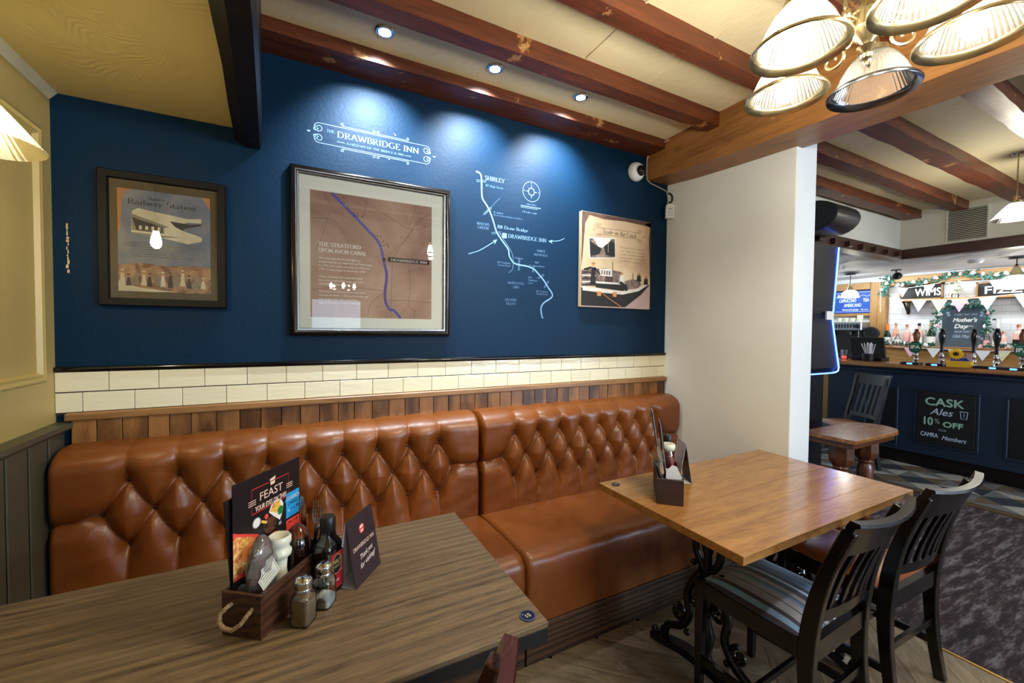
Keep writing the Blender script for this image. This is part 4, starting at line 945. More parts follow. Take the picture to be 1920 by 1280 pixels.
# 2. railway station poster
t = thing('framed_poster', 'old railway station poster behind glass in a wide dark brown frame', 'picture', (.3305, -.001, 1.760))
hw, hh = .200, .258
frame_bars(-hw, hw, -hh, hh, .03, [(0, 0), (0, .026), (.003, .030), (.027, .028), (.030, .020), (.030, 0)]).build('frame', M_FRBR, t, smooth=40)
box((-hw + .028, -.010, -hh + .028), (hw - .028, -.002, hh - .028)).build('mount_board', M_MATD, t)
X, Z = .3305, 1.760; a = Art((0, -.0105, 0), (1, 0, 0), (0, 0, 1), (0, -1, 0))
PB = grad_mat('weathered blue poster', [(.28, (96, 104, 122)), (.5, (120, 124, 134)), (.75, (160, 152, 138))], 7)
PC = grad_mat('faded photograph cream', [(.3, (206, 190, 150)), (.7, (236, 226, 196))], 9); PBR = grad_mat('sepia crowd', [(.35, (120, 78, 52)), (.6, (186, 140, 100))], 26, detail=3); POR = mat('orange edge stain', (196, 128, 70), .8, var=.15, scale=20); PDK = mat('poster dark grey', (58, 50, 48), .8, var=.2, scale=30); PMG = mat('poster mid grey', (142, 132, 112), .8, var=.15, scale=25)
a.rect(.184 - X, 1.560 - Z, .475 - X, 1.956 - Z, PB, 1)
a.poly(L_((.184, 1.956), (.23, 1.956), (.205, 1.945), (.196, 1.90), (.192, 1.80), (.184, 1.78)), POR, 2); a.poly(L_((.475, 1.956), (.448, 1.956), (.462, 1.93), (.475, 1.91)), POR, 2)
a.poly(L_((.184, 1.66), (.21, 1.665), (.26, 1.672), (.33, 1.665), (.38, 1.668), (.43, 1.672), (.475, 1.668), (.475, 1.56), (.184, 1.56)), PBR, 2)
a.poly(L_((.184, 1.60), (.20, 1.59), (.25, 1.575), (.31, 1.568), (.36, 1.565), (.30, 1.56), (.184, 1.56)), PC, 3)
a.poly(L_((.227, 1.872), (.245, 1.885), (.33, 1.872), (.40, 1.862), (.445, 1.868), (.445, 1.85), (.40, 1.848), (.37, 1.835), (.39, 1.81), (.425, 1.80), (.447, 1.79), (.445, 1.775), (.40, 1.76), (.34, 1.772), (.28, 1.782), (.224, 1.79), (.225, 1.84)), PC, 2)
a.poly(L_((.226, 1.862), (.34, 1.822), (.325, 1.818), (.325, 1.794), (.226, 1.798)), PMG, 3); a.poly(L_((.226, 1.848), (.32, 1.818), (.32, 1.796), (.24, 1.800)), PDK, 4)
for k in range(4): a.rect(.247 - X + k * .019, 1.803 - Z, .256 - X + k * .019, 1.818 - Z, PC, 5)
a.poly(L_((.342, 1.846), (.41, 1.84), (.445, 1.846), (.445, 1.84), (.39, 1.822), (.385, 1.812), (.36, 1.825)), PDK, 3); a.poly(L_((.225, 1.79), (.38, 1.784), (.30, 1.776), (.225, 1.784)), PMG, 4)
a.text('Shirley', .272 - X, 1.921 - Z, .013, PDK, font=serif, width=.056); a.text('Railway Station', .214 - X, 1.899 - Z, .021, PDK, 4, font=serif, width=.214)
for k in range(7): a.rect(.222 - X, 1.752 - Z - k * .009, .440 - X, 1.7532 - Z - k * .009, PDK, 3)
rg = random.Random(12)
for k in range(13):
    u = .196 + k * .021 + rg.uniform(-.004, .004); h = rg.uniform(.045, .075); b_ = 1.578 + rg.uniform(0, .01); m_ = [PC, PDK, PMG][k % 3]
    a.poly([(u - .009 - X, b_ - Z), (u + .009 - X, b_ - Z), (u + .004 - X, b_ + h * .7 - Z), (u - .004 - X, b_ + h * .7 - Z)], m_, 4); a.ell(u - X, b_ + h * .7 + .006 - Z, .0045, .006, PBR, 5, n=10); a.ell(u - X, b_ + h * .7 + .011 - Z, .006, .003, m_, 6, n=10)
a.build('print', t)
box((-hw + .032, -.0165, -hh + .032), (hw - .032, -.0155, hh - .032)).build('glazing', M_PGL, t)
# 3. unframed canvas
t = thing('canvas_print', 'unframed sepia canvas about trade on the canal with a narrow boat', 'picture', (2.672, -.001, 1.873))
PT = grad_mat('aged sepia canvas', [(.3, (150, 116, 92)), (.5, (196, 168, 130)), (.75, (216, 192, 156))], 1.8)
M_CANV = mat('canvas edge', (196, 168, 132), .8, var=.06)
box((-.297, -.028, -.300), (.297, 0, .300), ch=.002).build('stretcher', M_CANV, t)
X, Z = 2.672, 1.873; a = Art((0, -.0283, 0), (1, 0, 0), (0, 0, 1), (0, -1, 0)); s_ = lambda *p: [((x / 1002 * 180 - 0) , 0) for x, y in p]
PDB = grad_mat('dark umber vignette', [(.35, (52, 32, 26)), (.65, (104, 72, 56))], 6); PBK = mat('photo black', (24, 16, 14), .7, var=.3, scale=20); PWH = mat('photo pale', (208, 200, 188), .7, var=.1, scale=25); PMM = grad_mat('photo mid brown', [(.35, (70, 50, 44)), (.65, (140, 118, 104))], 18); PPK = mat('photo pinkish water', (170, 146, 140), .7, var=.06)
a.rect(-.295, -.298, .295, .298, PT, 1)
def V(x, y):      # picture-relative 0..1 from the top left
    return (-.295 + .59 * x, .298 - .596 * y)
def VP(*p): return [V(*q) for q in p]
# darker burnt edges
for ring_ in (VP((0, 0), (1, 0), (1, .05), (.6, .035), (.3, .05), (.1, .03), (.045, .12), (.02, .4), (0, .6)), VP((1, 0), (1, .7), (.985, .5), (.97, .2), (.985, .06), (.9, .03))): a.poly(ring_, PDB, 2)
for sv in (0, 1):
    y = .145 if sv == 0 else .215
    a.line(VP((.20, y), (.84, y - .005)), .0022, PBK)
for cx, cy in ((.20, .125), (.24, .12), (.20, .235), (.24, .235), (.81, .12), (.85, .12), (.81, .235), (.85, .235), (.165, .18), (.885, .18)): a.line([(V(cx, cy)[0] + p[0], V(cx, cy)[1] + p[1]) for p in spiral(0, 0, .012, 1.3, 0, 1, 16)], .0016, PBK)
a.text('Trade on the Canal', *V(.285, .200), .027, PBK, font=serif, width=.285)
for k, ln in enumerate(('The coal & mixed cargo was', 'once a staple of the canals and', 'brought coal right to the heart', 'and to where any industry', 'was making the journey')): a.text(ln, *V(.53, .335 + k * .037), .0095, PDB, width=.22 - (k == 4) * .05)
# inset photo, slightly turned
a.poly(VP((.085, .265), (.465, .235), (.475, .455), (.105, .490)), PWH, 3)
a.poly(VP((.10, .275), (.455, .247), (.463, .447), (.118, .478)), PMM, 4); a.poly(VP((.16, .272), (.40, .253), (.36, .32), (.27, .36), (.22, .35)), PWH, 5)
a.poly(VP((.105, .30), (.20, .34), (.27, .37), (.24, .43), (.118, .46)), PBK, 6); a.poly(VP((.30, .345), (.40, .27), (.456, .29), (.463, .44), (.33, .43)), PBK, 6); a.line(VP((.36, .29), (.362, .40)), .002, PWH, 7)
# far bank, quay and boat
a.poly(VP((.0, .615), (.12, .60), (.30, .575), (.55, .60), (.60, .70), (.55, .78), (0, .78)), PMM, 3)
for k in range(5): a.poly(VP((.01, .63 + k * .035), (.20, .628 + k * .03), (.20, .638 + k * .03), (.01, .645 + k * .035)), PWH if k % 2 else PBK, 4)
a.poly(VP((.24, .585), (.42, .58), (.44, .66), (.26, .66)), PWH, 4)
for k in range(4): a.rect(V(.27 + k * .035, 0)[0], V(0, .645)[1], V(.29 + k * .035, 0)[0], V(0, .60)[1], PMM, 5)
a.poly(VP((0, .99), (.62, .99), (.80, .87), (.99, .70), (1, .99), (1, 1), (0, 1)), PPK, 3)
a.poly(VP((0, .80), (.30, .83), (.60, .84), (.80, .79), (.98, .70), (.99, .72), (.86, .84), (.62, .99), (0, .99)), PBK, 5)
a.poly(VP((.02, .785), (.25, .80), (.55, .815), (.80, .77), (.98, .695), (.985, .712), (.82, .80), (.58, .85), (.30, .842), (.02, .83)), PWH, 6)
a.poly(VP((.18, .74), (.55, .735), (.62, .77), (.60, .81), (.20, .79)), PBK, 6); a.poly(VP((.20, .725), (.60, .72), (.64, .74), (.20, .745)), PWH, 7)
a.poly(VP((.60, .70), (.72, .67), (.83, .68), (.87, .72), (.80, .77), (.66, .79)), PMM, 6)
a.line(VP((.43, .50), (.43, .73)), .005, PBK, 7); a.line(VP((.73, .60), (.73, .68)), .006, PBK, 7); a.line(VP((.28, .84), (.36, .89), (.56, .985)), .004, POR, 7)
for u, v, h, m_ in ((.155, .53, .24, PBK), (.56, .61, .12, PWH), (.82, .60, .09, PBK), (.93, .63, .09, PBK)):
    a.poly(VP((u - .035, v + h), (u + .04, v + h), (u + .03, v + h * .2), (u - .02, v + h * .2)), m_, 8); a.ell(*V(u + .005, v + h * .08), .010, .012, POR, 8, n=12); a.rect(V(u - .02, 0)[0], V(0, v + h * .03)[1], V(u + .03, 0)[0], V(0, v)[1], PBK, 9)
a.poly(VP((.03, .60), (.13, .57), (.14, .59), (.04, .62)), PBK, 8); a.poly(VP((.18, .57), (.26, .64), (.245, .65), (.17, .60)), PBK, 8)
a.poly(VP((.55, .70), (.64, .74), (.66, .80), (.62, .81), (.58, .75), (.52, .73)), PBK, 9)
for u in (.24, .46): a.poly(VP((u - .03, .83), (u + .035, .83), (u + .03, .88), (u - .02, .88)), POR, 8)
a.build('print', t)

# ------------------------------------------------------------------ ceiling fittings
M_LENS = emis('downlight lens', (0.85, 0.95, 1.0), 30)
for x, lb in ((1.130, 'chrome recessed downlight above the painted inn sign'), (1.645, 'chrome recessed downlight above the painted canal map, between its two fellows'), (2.155, 'chrome recessed downlight nearest the security camera')):
    t = thing('ceiling_downlight', lb, 'downlight', (x, -0.30, ZC), group='recessed downlights between the beams')
    MB().lathe([(.026, -.001), (.026, -.006), (.030, -.008), (.040, -.005), (.042, -.0005), (.026, -.0005)], 32, cap=False).build('bezel', M_CHROME, t, smooth=50)
    MB().lathe([(.0, -.004), (.024, -.004), (.024, -.001), (0, -.001)], 24, cap=False).build('lens', M_LENS, t)
M_PLW = mat('white plastic', (214, 216, 214), .35, var=.03)
M_DOME = mat('dark smoked dome', (14, 14, 18), .08, var=0)
t = thing('security_camera', 'white dome security camera with a dark lens high on the blue wall', 'camera', (2.835, -.001, 2.50), rot=(RAD(90), 0, RAD(20)))
t.rotation_euler = (RAD(90), 0, 0)
MB().lathe([(.0, 0), (.060, 0), (.064, .008), (.062, .022), (.052, .042), (.046, .046), (0, .046)], 36, cap=False).build('housing', M_PLW, t, smooth=45)
MB().sphere((.012, 0, .040), .036, 24, 14).build('dome', M_DOME, t, smooth=60)
t = thing('motion_sensor', 'white motion sensor in the corner where the blue and white walls meet', 'sensor', (3.128, -.045, 2.262), rot=(0, 0, RAD(-35)))
sb = MB().prism([(-.030, -.045), (.030, -.045), (.030, .045), (.018, .056), (-.018, .056), (-.030, .045)], -.018, .018, axis='y'); sb.build('housing', M_PLW, t, smooth=40, bevel=.005)
box((-.020, -.0195, -.030), (.020, -.0185, .012), ch=.0004).build('sensor_window', mat('frosted sensor window', (196, 198, 198), .5, var=0), t)
box((-.012, -.0200, .018), (.012, -.0188, .021)).build('led', mat('dark slot', (30, 30, 30), .4, var=0), t)
M_CABLE = mat('off white cable', (190, 180, 160), .5, var=.05); M_BCAB = mat('black cable', (14, 14, 14), .4)
tag(MB().tube([(2.938, -.20, 2.665), (2.936, -.04, 2.66), (2.936, -.012, 2.60), (2.938, -.010, 2.52), (2.942, -.008, 2.47), (2.98, -.008, 2.450), (3.06, -.008, 2.436), (3.130, -.010, 2.420), (3.142, -.012, 2.39), (3.138, -.02, 2.33)], .0035, 8).build('alarm_cable', M_CABLE, smooth=60), 'thin off-white cable running down the beam end to the motion sensor', 'cable')
tag(MB().tube([(3.128, -.03, 2.40), (3.140, -.04, 2.395), (3.146, -.05, 2.375), (3.145, -.05, 2.345), (3.135, -.045, 2.330), (3.125, -.04, 2.333)], .006, 8).build('cable_loop', M_BCAB, smooth=60), 'short black cable loop hanging above the white motion sensor', 'cable')

# ------------------------------------------------------------------ pendant lamps and chandelier
M_SHADE = thin_glass('prismatic lamp glass', refl=.06, rough=.15, milky=.022, milk=(.93, 1.0, .88))
M_SHADEP = thin_glass('prismatic pendant glass', refl=.06, rough=.15, milky=.34, milk=(.93, 1.0, .88))
M_SHADE2 = thin_glass('prismatic lamp glass, unlit', refl=.10, rough=.12, milky=.22, milk=(.86, .85, .78))
M_BRN = mat('brushed antique brass', (206, 190, 150), .22, 1.0, var=.08, scale=20)
M_PEW = mat('polished pewter', (120, 124, 134), .2, 1.0, var=.05)
M_CLEARB = thin_glass('clear bulb glass', refl=.08)
def bulb_mesh(r=.025, h=.092, m=None):
    return MB().lathe([(0, -h), (r * .5, -h + .004), (r * .9, -h + .018), (r, -h + .034), (r * .8, -h * .35), (r * .5, -.008), (r * .5, 0)], 16, cap=False).mesh('bulb', m, 60)
_bm = {}
def BULB(power, scale=1.0, col=SOFTW):
    """glowing bulb whose envelope gives off the stated watts"""
    k = (power, scale, col)
    if k not in _bm: _bm[k] = bulb_mesh(m=emis('bulb glow %d' % len(_bm), col, power / (PI * 0.0108 * scale * scale)))
    return _bm[k]
shade_prof = [(.026, .098), (.034, .094), (.046, .084), (.058, .068), (.070, .046), (.080, .022), (.088, .002)]
SH_M = MB().lathe(shade_prof, 144, rib=48, ramp=.018, cap=False).mesh('lamp_shade', M_SHADE, 80)
SH_U = MB().lathe(shade_prof, 144, rib=48, ramp=.016, cap=False).mesh('lamp_shade', M_SHADE2, 80)
RIM_M = MB().lathe([(.084, .004), (.088, .006), (.098, .002), (.104, -.006), (.102, -.011), (.094, -.008), (.086, -.002), (.084, .004)], 72, cap=False).mesh('rim', M_BRN, 60)
RIM_U = RIM_M.copy(); RIM_U.materials.clear(); RIM_U.materials.append(M_PEW)
HOLD = MB().lathe([(0, .135), (.012, .135), (.013, .122), (.020, .118), (.022, .112), (.034, .108), (.036, .096), (.028, .092), (0, .092)], 28, cap=False).mesh('lamp_holder', M_BRN, 50)
def chandelier(loc, label, unlit=(), lit=True, power=10.5):
    t = thing('chandelier', label, 'chandelier', loc)
    # turned centre column; origin at rim height
    MB().lathe([(0, -.022), (.004, -.020), (.006, -.010), (.012, -.004), (.013, .004), (.007, .010), (.012, .016), (.020, .024), (.010, .030), (.014, .036), (.034, .056), (.040, .064), (.040, .070), (.036, .073), (.036, .098), (.040, .101), (.034, .110), (.018, .124), (.012, .136), (.016, .146), (.022, .165), (.020, .180), (.010, .205), (.008, .225), (.014, .235), (.008, .245), (.006, .26), (.006, .565), (.030, .570), (.048, .575), (.050, .580), (0, .580)], 32, cap=False).build('column', M_BRN, t, smooth=35)
    for k in range(5):
        a_ = RAD(90 + 72 * k); c, s = math.cos(a_), math.sin(a_); R0 = .19
        P = [(.034, .086), (.052, .092), (.064, .110), (.066, .140), (.078, .172), (.105, .190), (.140, .186), (.170, .165), (.186, .145), (R0, .132)]
        P = smooth_path(P, 4)
        mb = MB().tube([(c * x, s * x, z) for x, z in P], .0052, 8)
        sp = [(.060 + .012 + .030 * (1 - .85 * i / 30) * math.cos(PI / 2 + 2.6 * PI * i / 30), .030 + .030 * (1 - .85 * i / 30) * math.sin(PI / 2 + 2.6 * PI * i / 30)) for i in range(31)]
        sp = [(.058, .100), (.062, .085), (.066, .070)] + sp
        mb.tube([(c * x, s * x, z) for x, z in sp], [.0045 - .0018 * i / 33 for i in range(34)], 6)
        mb.sphere((c * .060, s * .060, .094), .011, 10, 6, sc=(1, 1, 1.4)).sphere((c * .060, s * .060, .066), .008, 10, 6, sc=(1, 1, 1.5))
        mb.build('arm', M_BRN, t, smooth=60)
        off = k in unlit; px, py = c * R0, s * R0
        sh = piece(SH_U if off else SH_M, 'lamp_shade', t, (px, py, 0))
        if off: sh['label'] = 'clear ribbed glass shade of the unlit lamp'
        piece(RIM_U if off else RIM_M, 'rim', sh); piece(HOLD, 'lamp_holder', sh)
        if not off:
            piece(BULB(power), 'bulb', sh, (0, 0, .078))
    return t
chandelier((2.04, -1.615, 2.100), 'brass five-arm chandelier of ribbed glass shades over the paler table', unlit=(4,))
chandelier((1.47, -5.4, 2.10), 'brass five-arm chandelier behind the viewer, seen only in picture glass', power=4)
def pendant(loc, label, cord, r=.12, h=.105, power=12, cat='pendant lamp', name='pendant_lamp', col=WARM, shade=None):
    t = thing(name, label, cat, loc)
    s = r / .12
    MB().lathe([(.024 * s, h), (.036 * s, h - .004), (.054 * s, h * .80), (.078 * s, h * .52), (.100 * s, h * .24), (.117 * s, h * .03), (r, 0), (r + .003, -.004)], 160, rib=50, ramp=.010, cap=False).build('lamp_shade', shade or M_SHADEP, t, smooth=80)
    MB().lathe([(0, h + .05), (.014 * s, h + .048), (.018 * s, h + .02), (.030 * s, h + .012), (.030 * s, h - .004), (0, h - .004)], 28, cap=False).build('lamp_holder', M_BRN, t, smooth=50)
    MB().tube([(0, 0, h + .045), (0, 0, cord - .014)], .004, 8).lathe([(.0, cord - .018), (.035, cord - .016), (.045, cord - .001), (0, cord - .001)], 24, cap=False).build('rod', M_BRN, t, smooth=50)
    b = piece(BULB(power, s, col), 'bulb', t, (0, 0, h * .78)); b.scale = (s, s, s)
    return t
pendant((.135, -.72, 1.845), 'glowing ribbed glass pendant lamp close to the cream wall', .427, power=3.8)
pendant((.16, -3.7, 1.90), 'ribbed glass pendant lamp farther along the cream wall, out of frame', .372, power=1.5)
pendant((5.25, -1.185, 2.235), 'ribbed glass pendant lamp hanging over the carpet near the ceiling grille', .445, power=12, col=SOFTW)
for x, y in ((5.2, -3.2), (3.2, -4.6), (6.4, -4.6)): pendant((x, y, 2.2), 'unseen ribbed glass fill pendant over the far carpet beyond the frame' if y > -4 else ('unseen ribbed glass fill pendant beyond the frame by the first window' if x < 4 else 'unseen ribbed glass fill pendant beyond the frame by the wide window'), .48, power=10, col=SOFTW)  # unseen pendants added to fill the room with light
# ------------------------------------------------------------------ tables
M_OAKL = wood('grey brown oak table top', (72, 56, 41), (150, 127, 98), 0.38, axis=0, grain=1.8, rnd=0, stretch=16, band=0.10, coat=.10, bump=.25)
M_OAKR = wood('honey oak table top', (142, 94, 48), (200, 146, 84), 0.22, axis=0, grain=1.3, rnd=0.04, stretch=8, band=0.04, coat=.35, bump=.08)
M_IRON = mat('black cast iron gloss', (10, 11, 14), 0.25, var=.2, scale=10, bump=.2, bscale=60)
M_EDGE = mat('black table edge', (14, 15, 18), .4)
def iron_frame(t, x, yc, half):
    mb = MB()
    # bars of the foot and the top bracket, the turned post and S-scrolls on both sides
    mb.lathe([(.030, .055), (.036, .075), (.026, .095), (.020, .12), (.030, .16), (.034, .19), (.024, .225), (.016, .26), (.022, .30), (.034, .335), (.036, .36), (.026, .40), (.018, .44), (.016, .52), (.024, .55), (.030, .58), (.022, .61), (.018, .69)], 16, M=Matrix.Translation((x, yc, 0)))
    mb.bar([(x, yc - half, .018), (x, yc - half * .8, .030), (x, yc - half * .4, .058), (x, yc, .068), (x, yc + half * .4, .058), (x, yc + half * .8, .030), (x, yc + half, .018)], .05, [.028, .03, .034, .038, .034, .03, .028], (1, 0, 0))
    mb.bar([(x, yc - half * .9, .708), (x, yc + half * .9, .708)], .06, .012, (1, 0, 0))
    for s in (-1, 1):
        P = [(s * half * .78, .05), (s * half * .70, .11), (s * half * .46, .15), (s * half * .30, .22), (s * half * .34, .31), (s * half * .22, .39), (s * half * .10, .44)]
        mb.tube([(x, yc + u, v) for u, v in smooth_path(P, 5)], .017, 8)
        P = [(s * half * .08, .46), (s * half * .20, .52), (s * half * .22, .60), (s * half * .45, .66), (s * half * .78, .695)]
        mb.tube([(x, yc + u, v) for u, v in smooth_path(P, 5)], .015, 8)
        for cu, cv, r in ((s * half * .52, .20, .036), (s * half * .20, .30, .030), (s * half * .42, .585, .040), (s * half * .70, .645, .030)):
            mb.tube([(x, yc + cu + p[0], cv + p[1]) for p in spiral(0, 0, r, 1.25, PI / 2, s, 20)], [.012 - .006 * i / 20 for i in range(21)], 6)
        for cu, cv, r in ((s * half * .96, .040, .020), (s * half * .78, .075, .018), (s * half * .52, .20, .012), (s * half * .34, .14, .014), (s * half * .24, .46, .014), (s * half * .42, .585, .013)): mb.sphere((x, yc + cu, cv), r, 10, 6)
    mb.build('iron_leg', M_IRON, t, smooth=50)
def pub_table(name, label, x0, x1, y0, y1, m, edge=False, boards=6):
    t = thing(name, label, 'table', (x0, y0, 0))
    w, d = x1 - x0, y1 - y0
    if edge:
        MB().box((0, 0, .736), (w, d, .75), ch=.002).build('tabletop', m, t)
        MB().box((.001, .001, .702), (w - .001, d - .001, .736), ch=.002).build('table_edge', M_EDGE, t)
    else:
        bw = d / boards
        for k in range(boards): MB().box((0, k * bw + .0001, .721), (w, (k + 1) * bw - .0001, .75), ch=.0012 if 0 < k < boards - 1 else .0012).build('plank', m, t)
        box((.05, .05, .712), (w - .05, d - .05, .722)).build('batten', M_EDGE, t)
    for fx in (.29, w - .29): iron_frame(t, fx, d / 2, d / 2 - .06)
    MB().tube([(.29, d / 2, .34), (w - .29, d / 2, .34)], .012, 10).build('stretcher', M_IRON, t, smooth=50)
    return t
pub_table('pub_table', 'grey-brown oak pub table with a black edge and number 15 disc', .052, 1.307, -1.345, -.705, M_OAKL, edge=True)
pub_table('pub_table', 'honey-coloured oak pub table on black cast-iron legs by the white wall', 1.974, 3.138, -1.378, -.712, M_OAKR)
M_DISC = mat('navy enamel', (10, 22, 54), .3, var=.05); M_RING = mat('disc rim', (110, 120, 170), .3, .5)
def disc(loc, label, txt):
    t = thing('table_disc', label, 'disc', loc, rz=RAD(8))
    MB().lathe([(0, 0), (.0185, 0), (.0185, .002), (.0165, .0026), (0, .0026)], 32, cap=False).build('body', M_DISC, t, smooth=30)
    MB().lathe([(.0165, .0026), (.0185, .0021), (.0185, .0031), (.0165, .0031)], 32, cap=False).build('rim', M_RING, t)
    a = Art((0, 0, .0028), (1, 0, 0), (0, 1, 0), (0, 0, 1)); a.text(txt, -.001, -.006, .0115, M_WINK, align='c', bold=.0003); a.ell(-.0085, .0085, .0016, .0016, M_WINK, n=8); a.build('number', t)
disc((1.272, -1.309, .75), 'small round navy disc numbered 15 on the grey-brown table', '15')
disc((2.027, -.762, .75), 'small round navy disc on the honey-coloured table corner', '16')

# ------------------------------------------------------------------ chairs
M_DARKW = wood('dark stained chair timber', (6, 4, 4), (15, 9, 8), 0.24, axis=2, grain=1.5, rnd=0, coat=.3, bump=.08)
def striped():
    m, nt, b = base_mat('striped seat cloth'); L = nt.links
    tc = _n(nt, 'ShaderNodeTexCoord'); sp = _n(nt, 'ShaderNodeSeparateXYZ'); L.new(tc.outputs['Object'], sp.inputs[0])
    mr = _n(nt, 'ShaderNodeMapRange'); mr.inputs[1].default_value = -.21; mr.inputs[2].default_value = .21; L.new(sp.outputs[0], mr.inputs[0])
    cr = _n(nt, 'ShaderNodeValToRGB'); cr.color_ramp.interpolation = 'CONSTANT'; e = cr.color_ramp.elements
    C = {'b': (112, 150, 190), 'l': (176, 208, 240), 'd': (36, 26, 44), 'g': (134, 132, 140), 's': (86, 112, 144), 'k': (16, 18, 32), 'm': (74, 112, 158)}
    seq = [(0, 'l'), (.03, 'm'), (.06, 'd'), (.10, 'b'), (.15, 'd'), (.19, 'g'), (.27, 'k'), (.285, 'g'), (.35, 's'), (.39, 'k'), (.405, 'g'), (.46, 'd'), (.53, 'l'), (.565, 'd'), (.61, 'm'), (.70, 'b'), (.745, 'd'), (.765, 'b'), (.80, 'k'), (.815, 'm'), (.90, 'b'), (.94, 'd'), (.955, 'g')]
    e[0].position = 0; e[0].color = lin(C['l']) + (1,); e[1].position = seq[1][0]; e[1].color = lin(C[seq[1][1]]) + (1,)
    for p, k in seq[2:]: q = e.new(p); q.color = lin(C[k]) + (1,)
    L.new(mr.outputs[0], cr.inputs[0]); L.new(cr.outputs[0], b.inputs['Base Color']); b.inputs['Roughness'].default_value = .8
    b.inputs['Sheen Weight'].default_value = .3
    return m
def chair_mesh(label, seatm, name='dining_chair', loc=(0, 0, 0), rz=0, w=.205, top=.885, wm=None, slats=5):
    wm = wm or M_DARKW
    t = thing(name, label, 'chair', loc, rz)
    ps = smooth_path([(-.228, 0), (-.205, .14), (-.190, .30), (-.190, .44), (-.208, .58), (-.244, .72), (-.292, top - .035)], 4)
    for s in (-1, 1):
        n = len(ps); ws = [.032] * n; ds = [.036 + .012 * math.exp(-((z - .45) / .2) ** 2) for y, z in ps]
        MB().bar([(s * (w - .016), y, z) for y, z in ps], ws, ds, (1, 0, 0)).build('back_post', wm, t, smooth=40, bevel=.004)
    def yb(z):       # back line at height z
        for (ya, za), (yb_, zb) in zip(ps, ps[1:]):
            if za <= z <= zb: return ya + (yb_ - ya) * (z - za) / (zb - za)
        return ps[-1][0] - (z - ps[-1][1]) * .34
    def rail(z0, z1, sag, th, name_, roll=0):
        vs = []; fs = []; N_ = 20
        for i in range(N_ + 1):
            u = -1 + 2 * i / N_; x = u * (w + (.006 if roll else -.02)); q = sag * (1 - u * u); lift = -.012 * (1 - u * u) if roll else 0
            sec = [(yb(z0) + th / 2, z0), (yb(z0) - th / 2, z0), (yb(z1) - th / 2, z1 + lift)]
            if roll: sec += [(yb(z1) - th / 2 - .014, z1 + lift + .010), (yb(z1) - th / 2 - .012, z1 + lift + .020), (yb(z1) + th / 2 - .010, z1 + lift + .022)]
            sec += [(yb(z1) + th / 2, z1 + lift)]
            m_ = len(sec)
            for y, z in sec: vs.append((x, y - q, z))
            if i: fs += [((i - 1) * m_ + k, (i - 1) * m_ + (k + 1) % m_, i * m_ + (k + 1) % m_, i * m_ + k) for k in range(m_)]
        fs += [tuple(range(m_)), tuple(N_ * m_ + k for k in range(m_))[::-1]]
        MB().add(vs, fs).build(name_, wm, t, smooth=35)
    rail(top - .120, top - .022, .032, .022, 'crest_rail', 1)
    rail(.520, .560, .022, .020, 'back_rail')
    for k in range(slats):
        u = (k - (slats - 1) / 2) / ((slats - 1) / 2) * .62; x = u * w; q = 1 - u * u
        MB().bar([(x, yb(z) - (.022 + .010 * (z - .54) / .26) * q, z) for z in (.55, .62, .70, top - .112)], .026, .010, (1, 0, 0)).build('slat', wm, t, smooth=40)
    for s in (-1, 1): MB().bar([(s * (w - .018), .188, 0), (s * (w - .018), .186, .44)], [.026, .036], [.026, .036], (1, 0, 0)).build('front_leg', wm, t, bevel=.003)
    sf = MB().box((-w + .002, .170, .385), (w - .002, .200, .450), ch=.003)
    for s in (-1, 1): sf.box((s * (w - .004), -.19, .385), (s * (w - .028), .175, .450), ch=.003)
    sf.box((-w + .03, -.205, .385), (w - .03, -.180, .450)); sf.build('seat_frame', wm, t)
    N_ = 16; vs = []; fs = []; a, b = w - .008, .185
    for j in range(N_ + 1):
        for i in range(N_ + 1):
            u, v = -1 + 2 * i / N_, -1 + 2 * j / N_; h = .032 * (1 - abs(u) ** 4) * (1 - abs(v) ** 4) + .006 * (1 - u * u) * (1 - v * v)
            vs.append((u * a, .004 + v * b, .448 + h))
    fs = [(j * (N_ + 1) + i, j * (N_ + 1) + i + 1, (j + 1) * (N_ + 1) + i + 1, (j + 1) * (N_ + 1) + i) for j in range(N_) for i in range(N_)]
    mb = MB().add(vs, fs); mb.box((-a, -.181, .436), (a, .189, .449)); mb.build('seat', seatm, t, smooth=60)
    st = MB()
    for s in (-1, 1): st = MB().bar([(s * (w - .018), .186, .13), (s * (w - .018), -.200, .15)], .014, .030, (1, 0, 0)); st.build('stretcher', wm, t)
    MB().bar([(-w + .02, -.005, .14), (w - .02, -.005, .14)], .022, .014, (0, 0, 1)).build('stretcher', wm, t)
    MB().bar([(-w + .02, -.196, .235), (w - .02, -.196, .235)], .028, .014, (0, 0, 1)).build('stretcher', wm, t)
    return t
M_TANS = leather('worn tan seat leather', (150, 84, 40), .3)
chair_mesh('dark wooden dining chair with a blue striped cloth seat', striped(), loc=(2.386, -1.245, 0), rz=RAD(2), w=.196)
chair_mesh('dark wooden dining chair with a tan leather seat, beside the striped one', M_TANS, loc=(2.952, -1.250, 0), rz=RAD(-1.5))
chair_mesh('dark wooden chair by the bar front, tan seat behind the small side table', M_TANS, loc=(6.02, .13, 0), rz=RAD(62), top=.99)
M_MAR = wood('worn maroon varnished timber', (44, 12, 12), (84, 30, 26), .25, axis=0, rnd=0, coat=.4, wear=((190, 130, 70), 9, .66))
chair_mesh('maroon varnished chair drawn up at a corner of the grey-brown table', M_TANS, loc=(.755, -1.435, 0), rz=RAD(42.6), wm=M_MAR, top=.90)

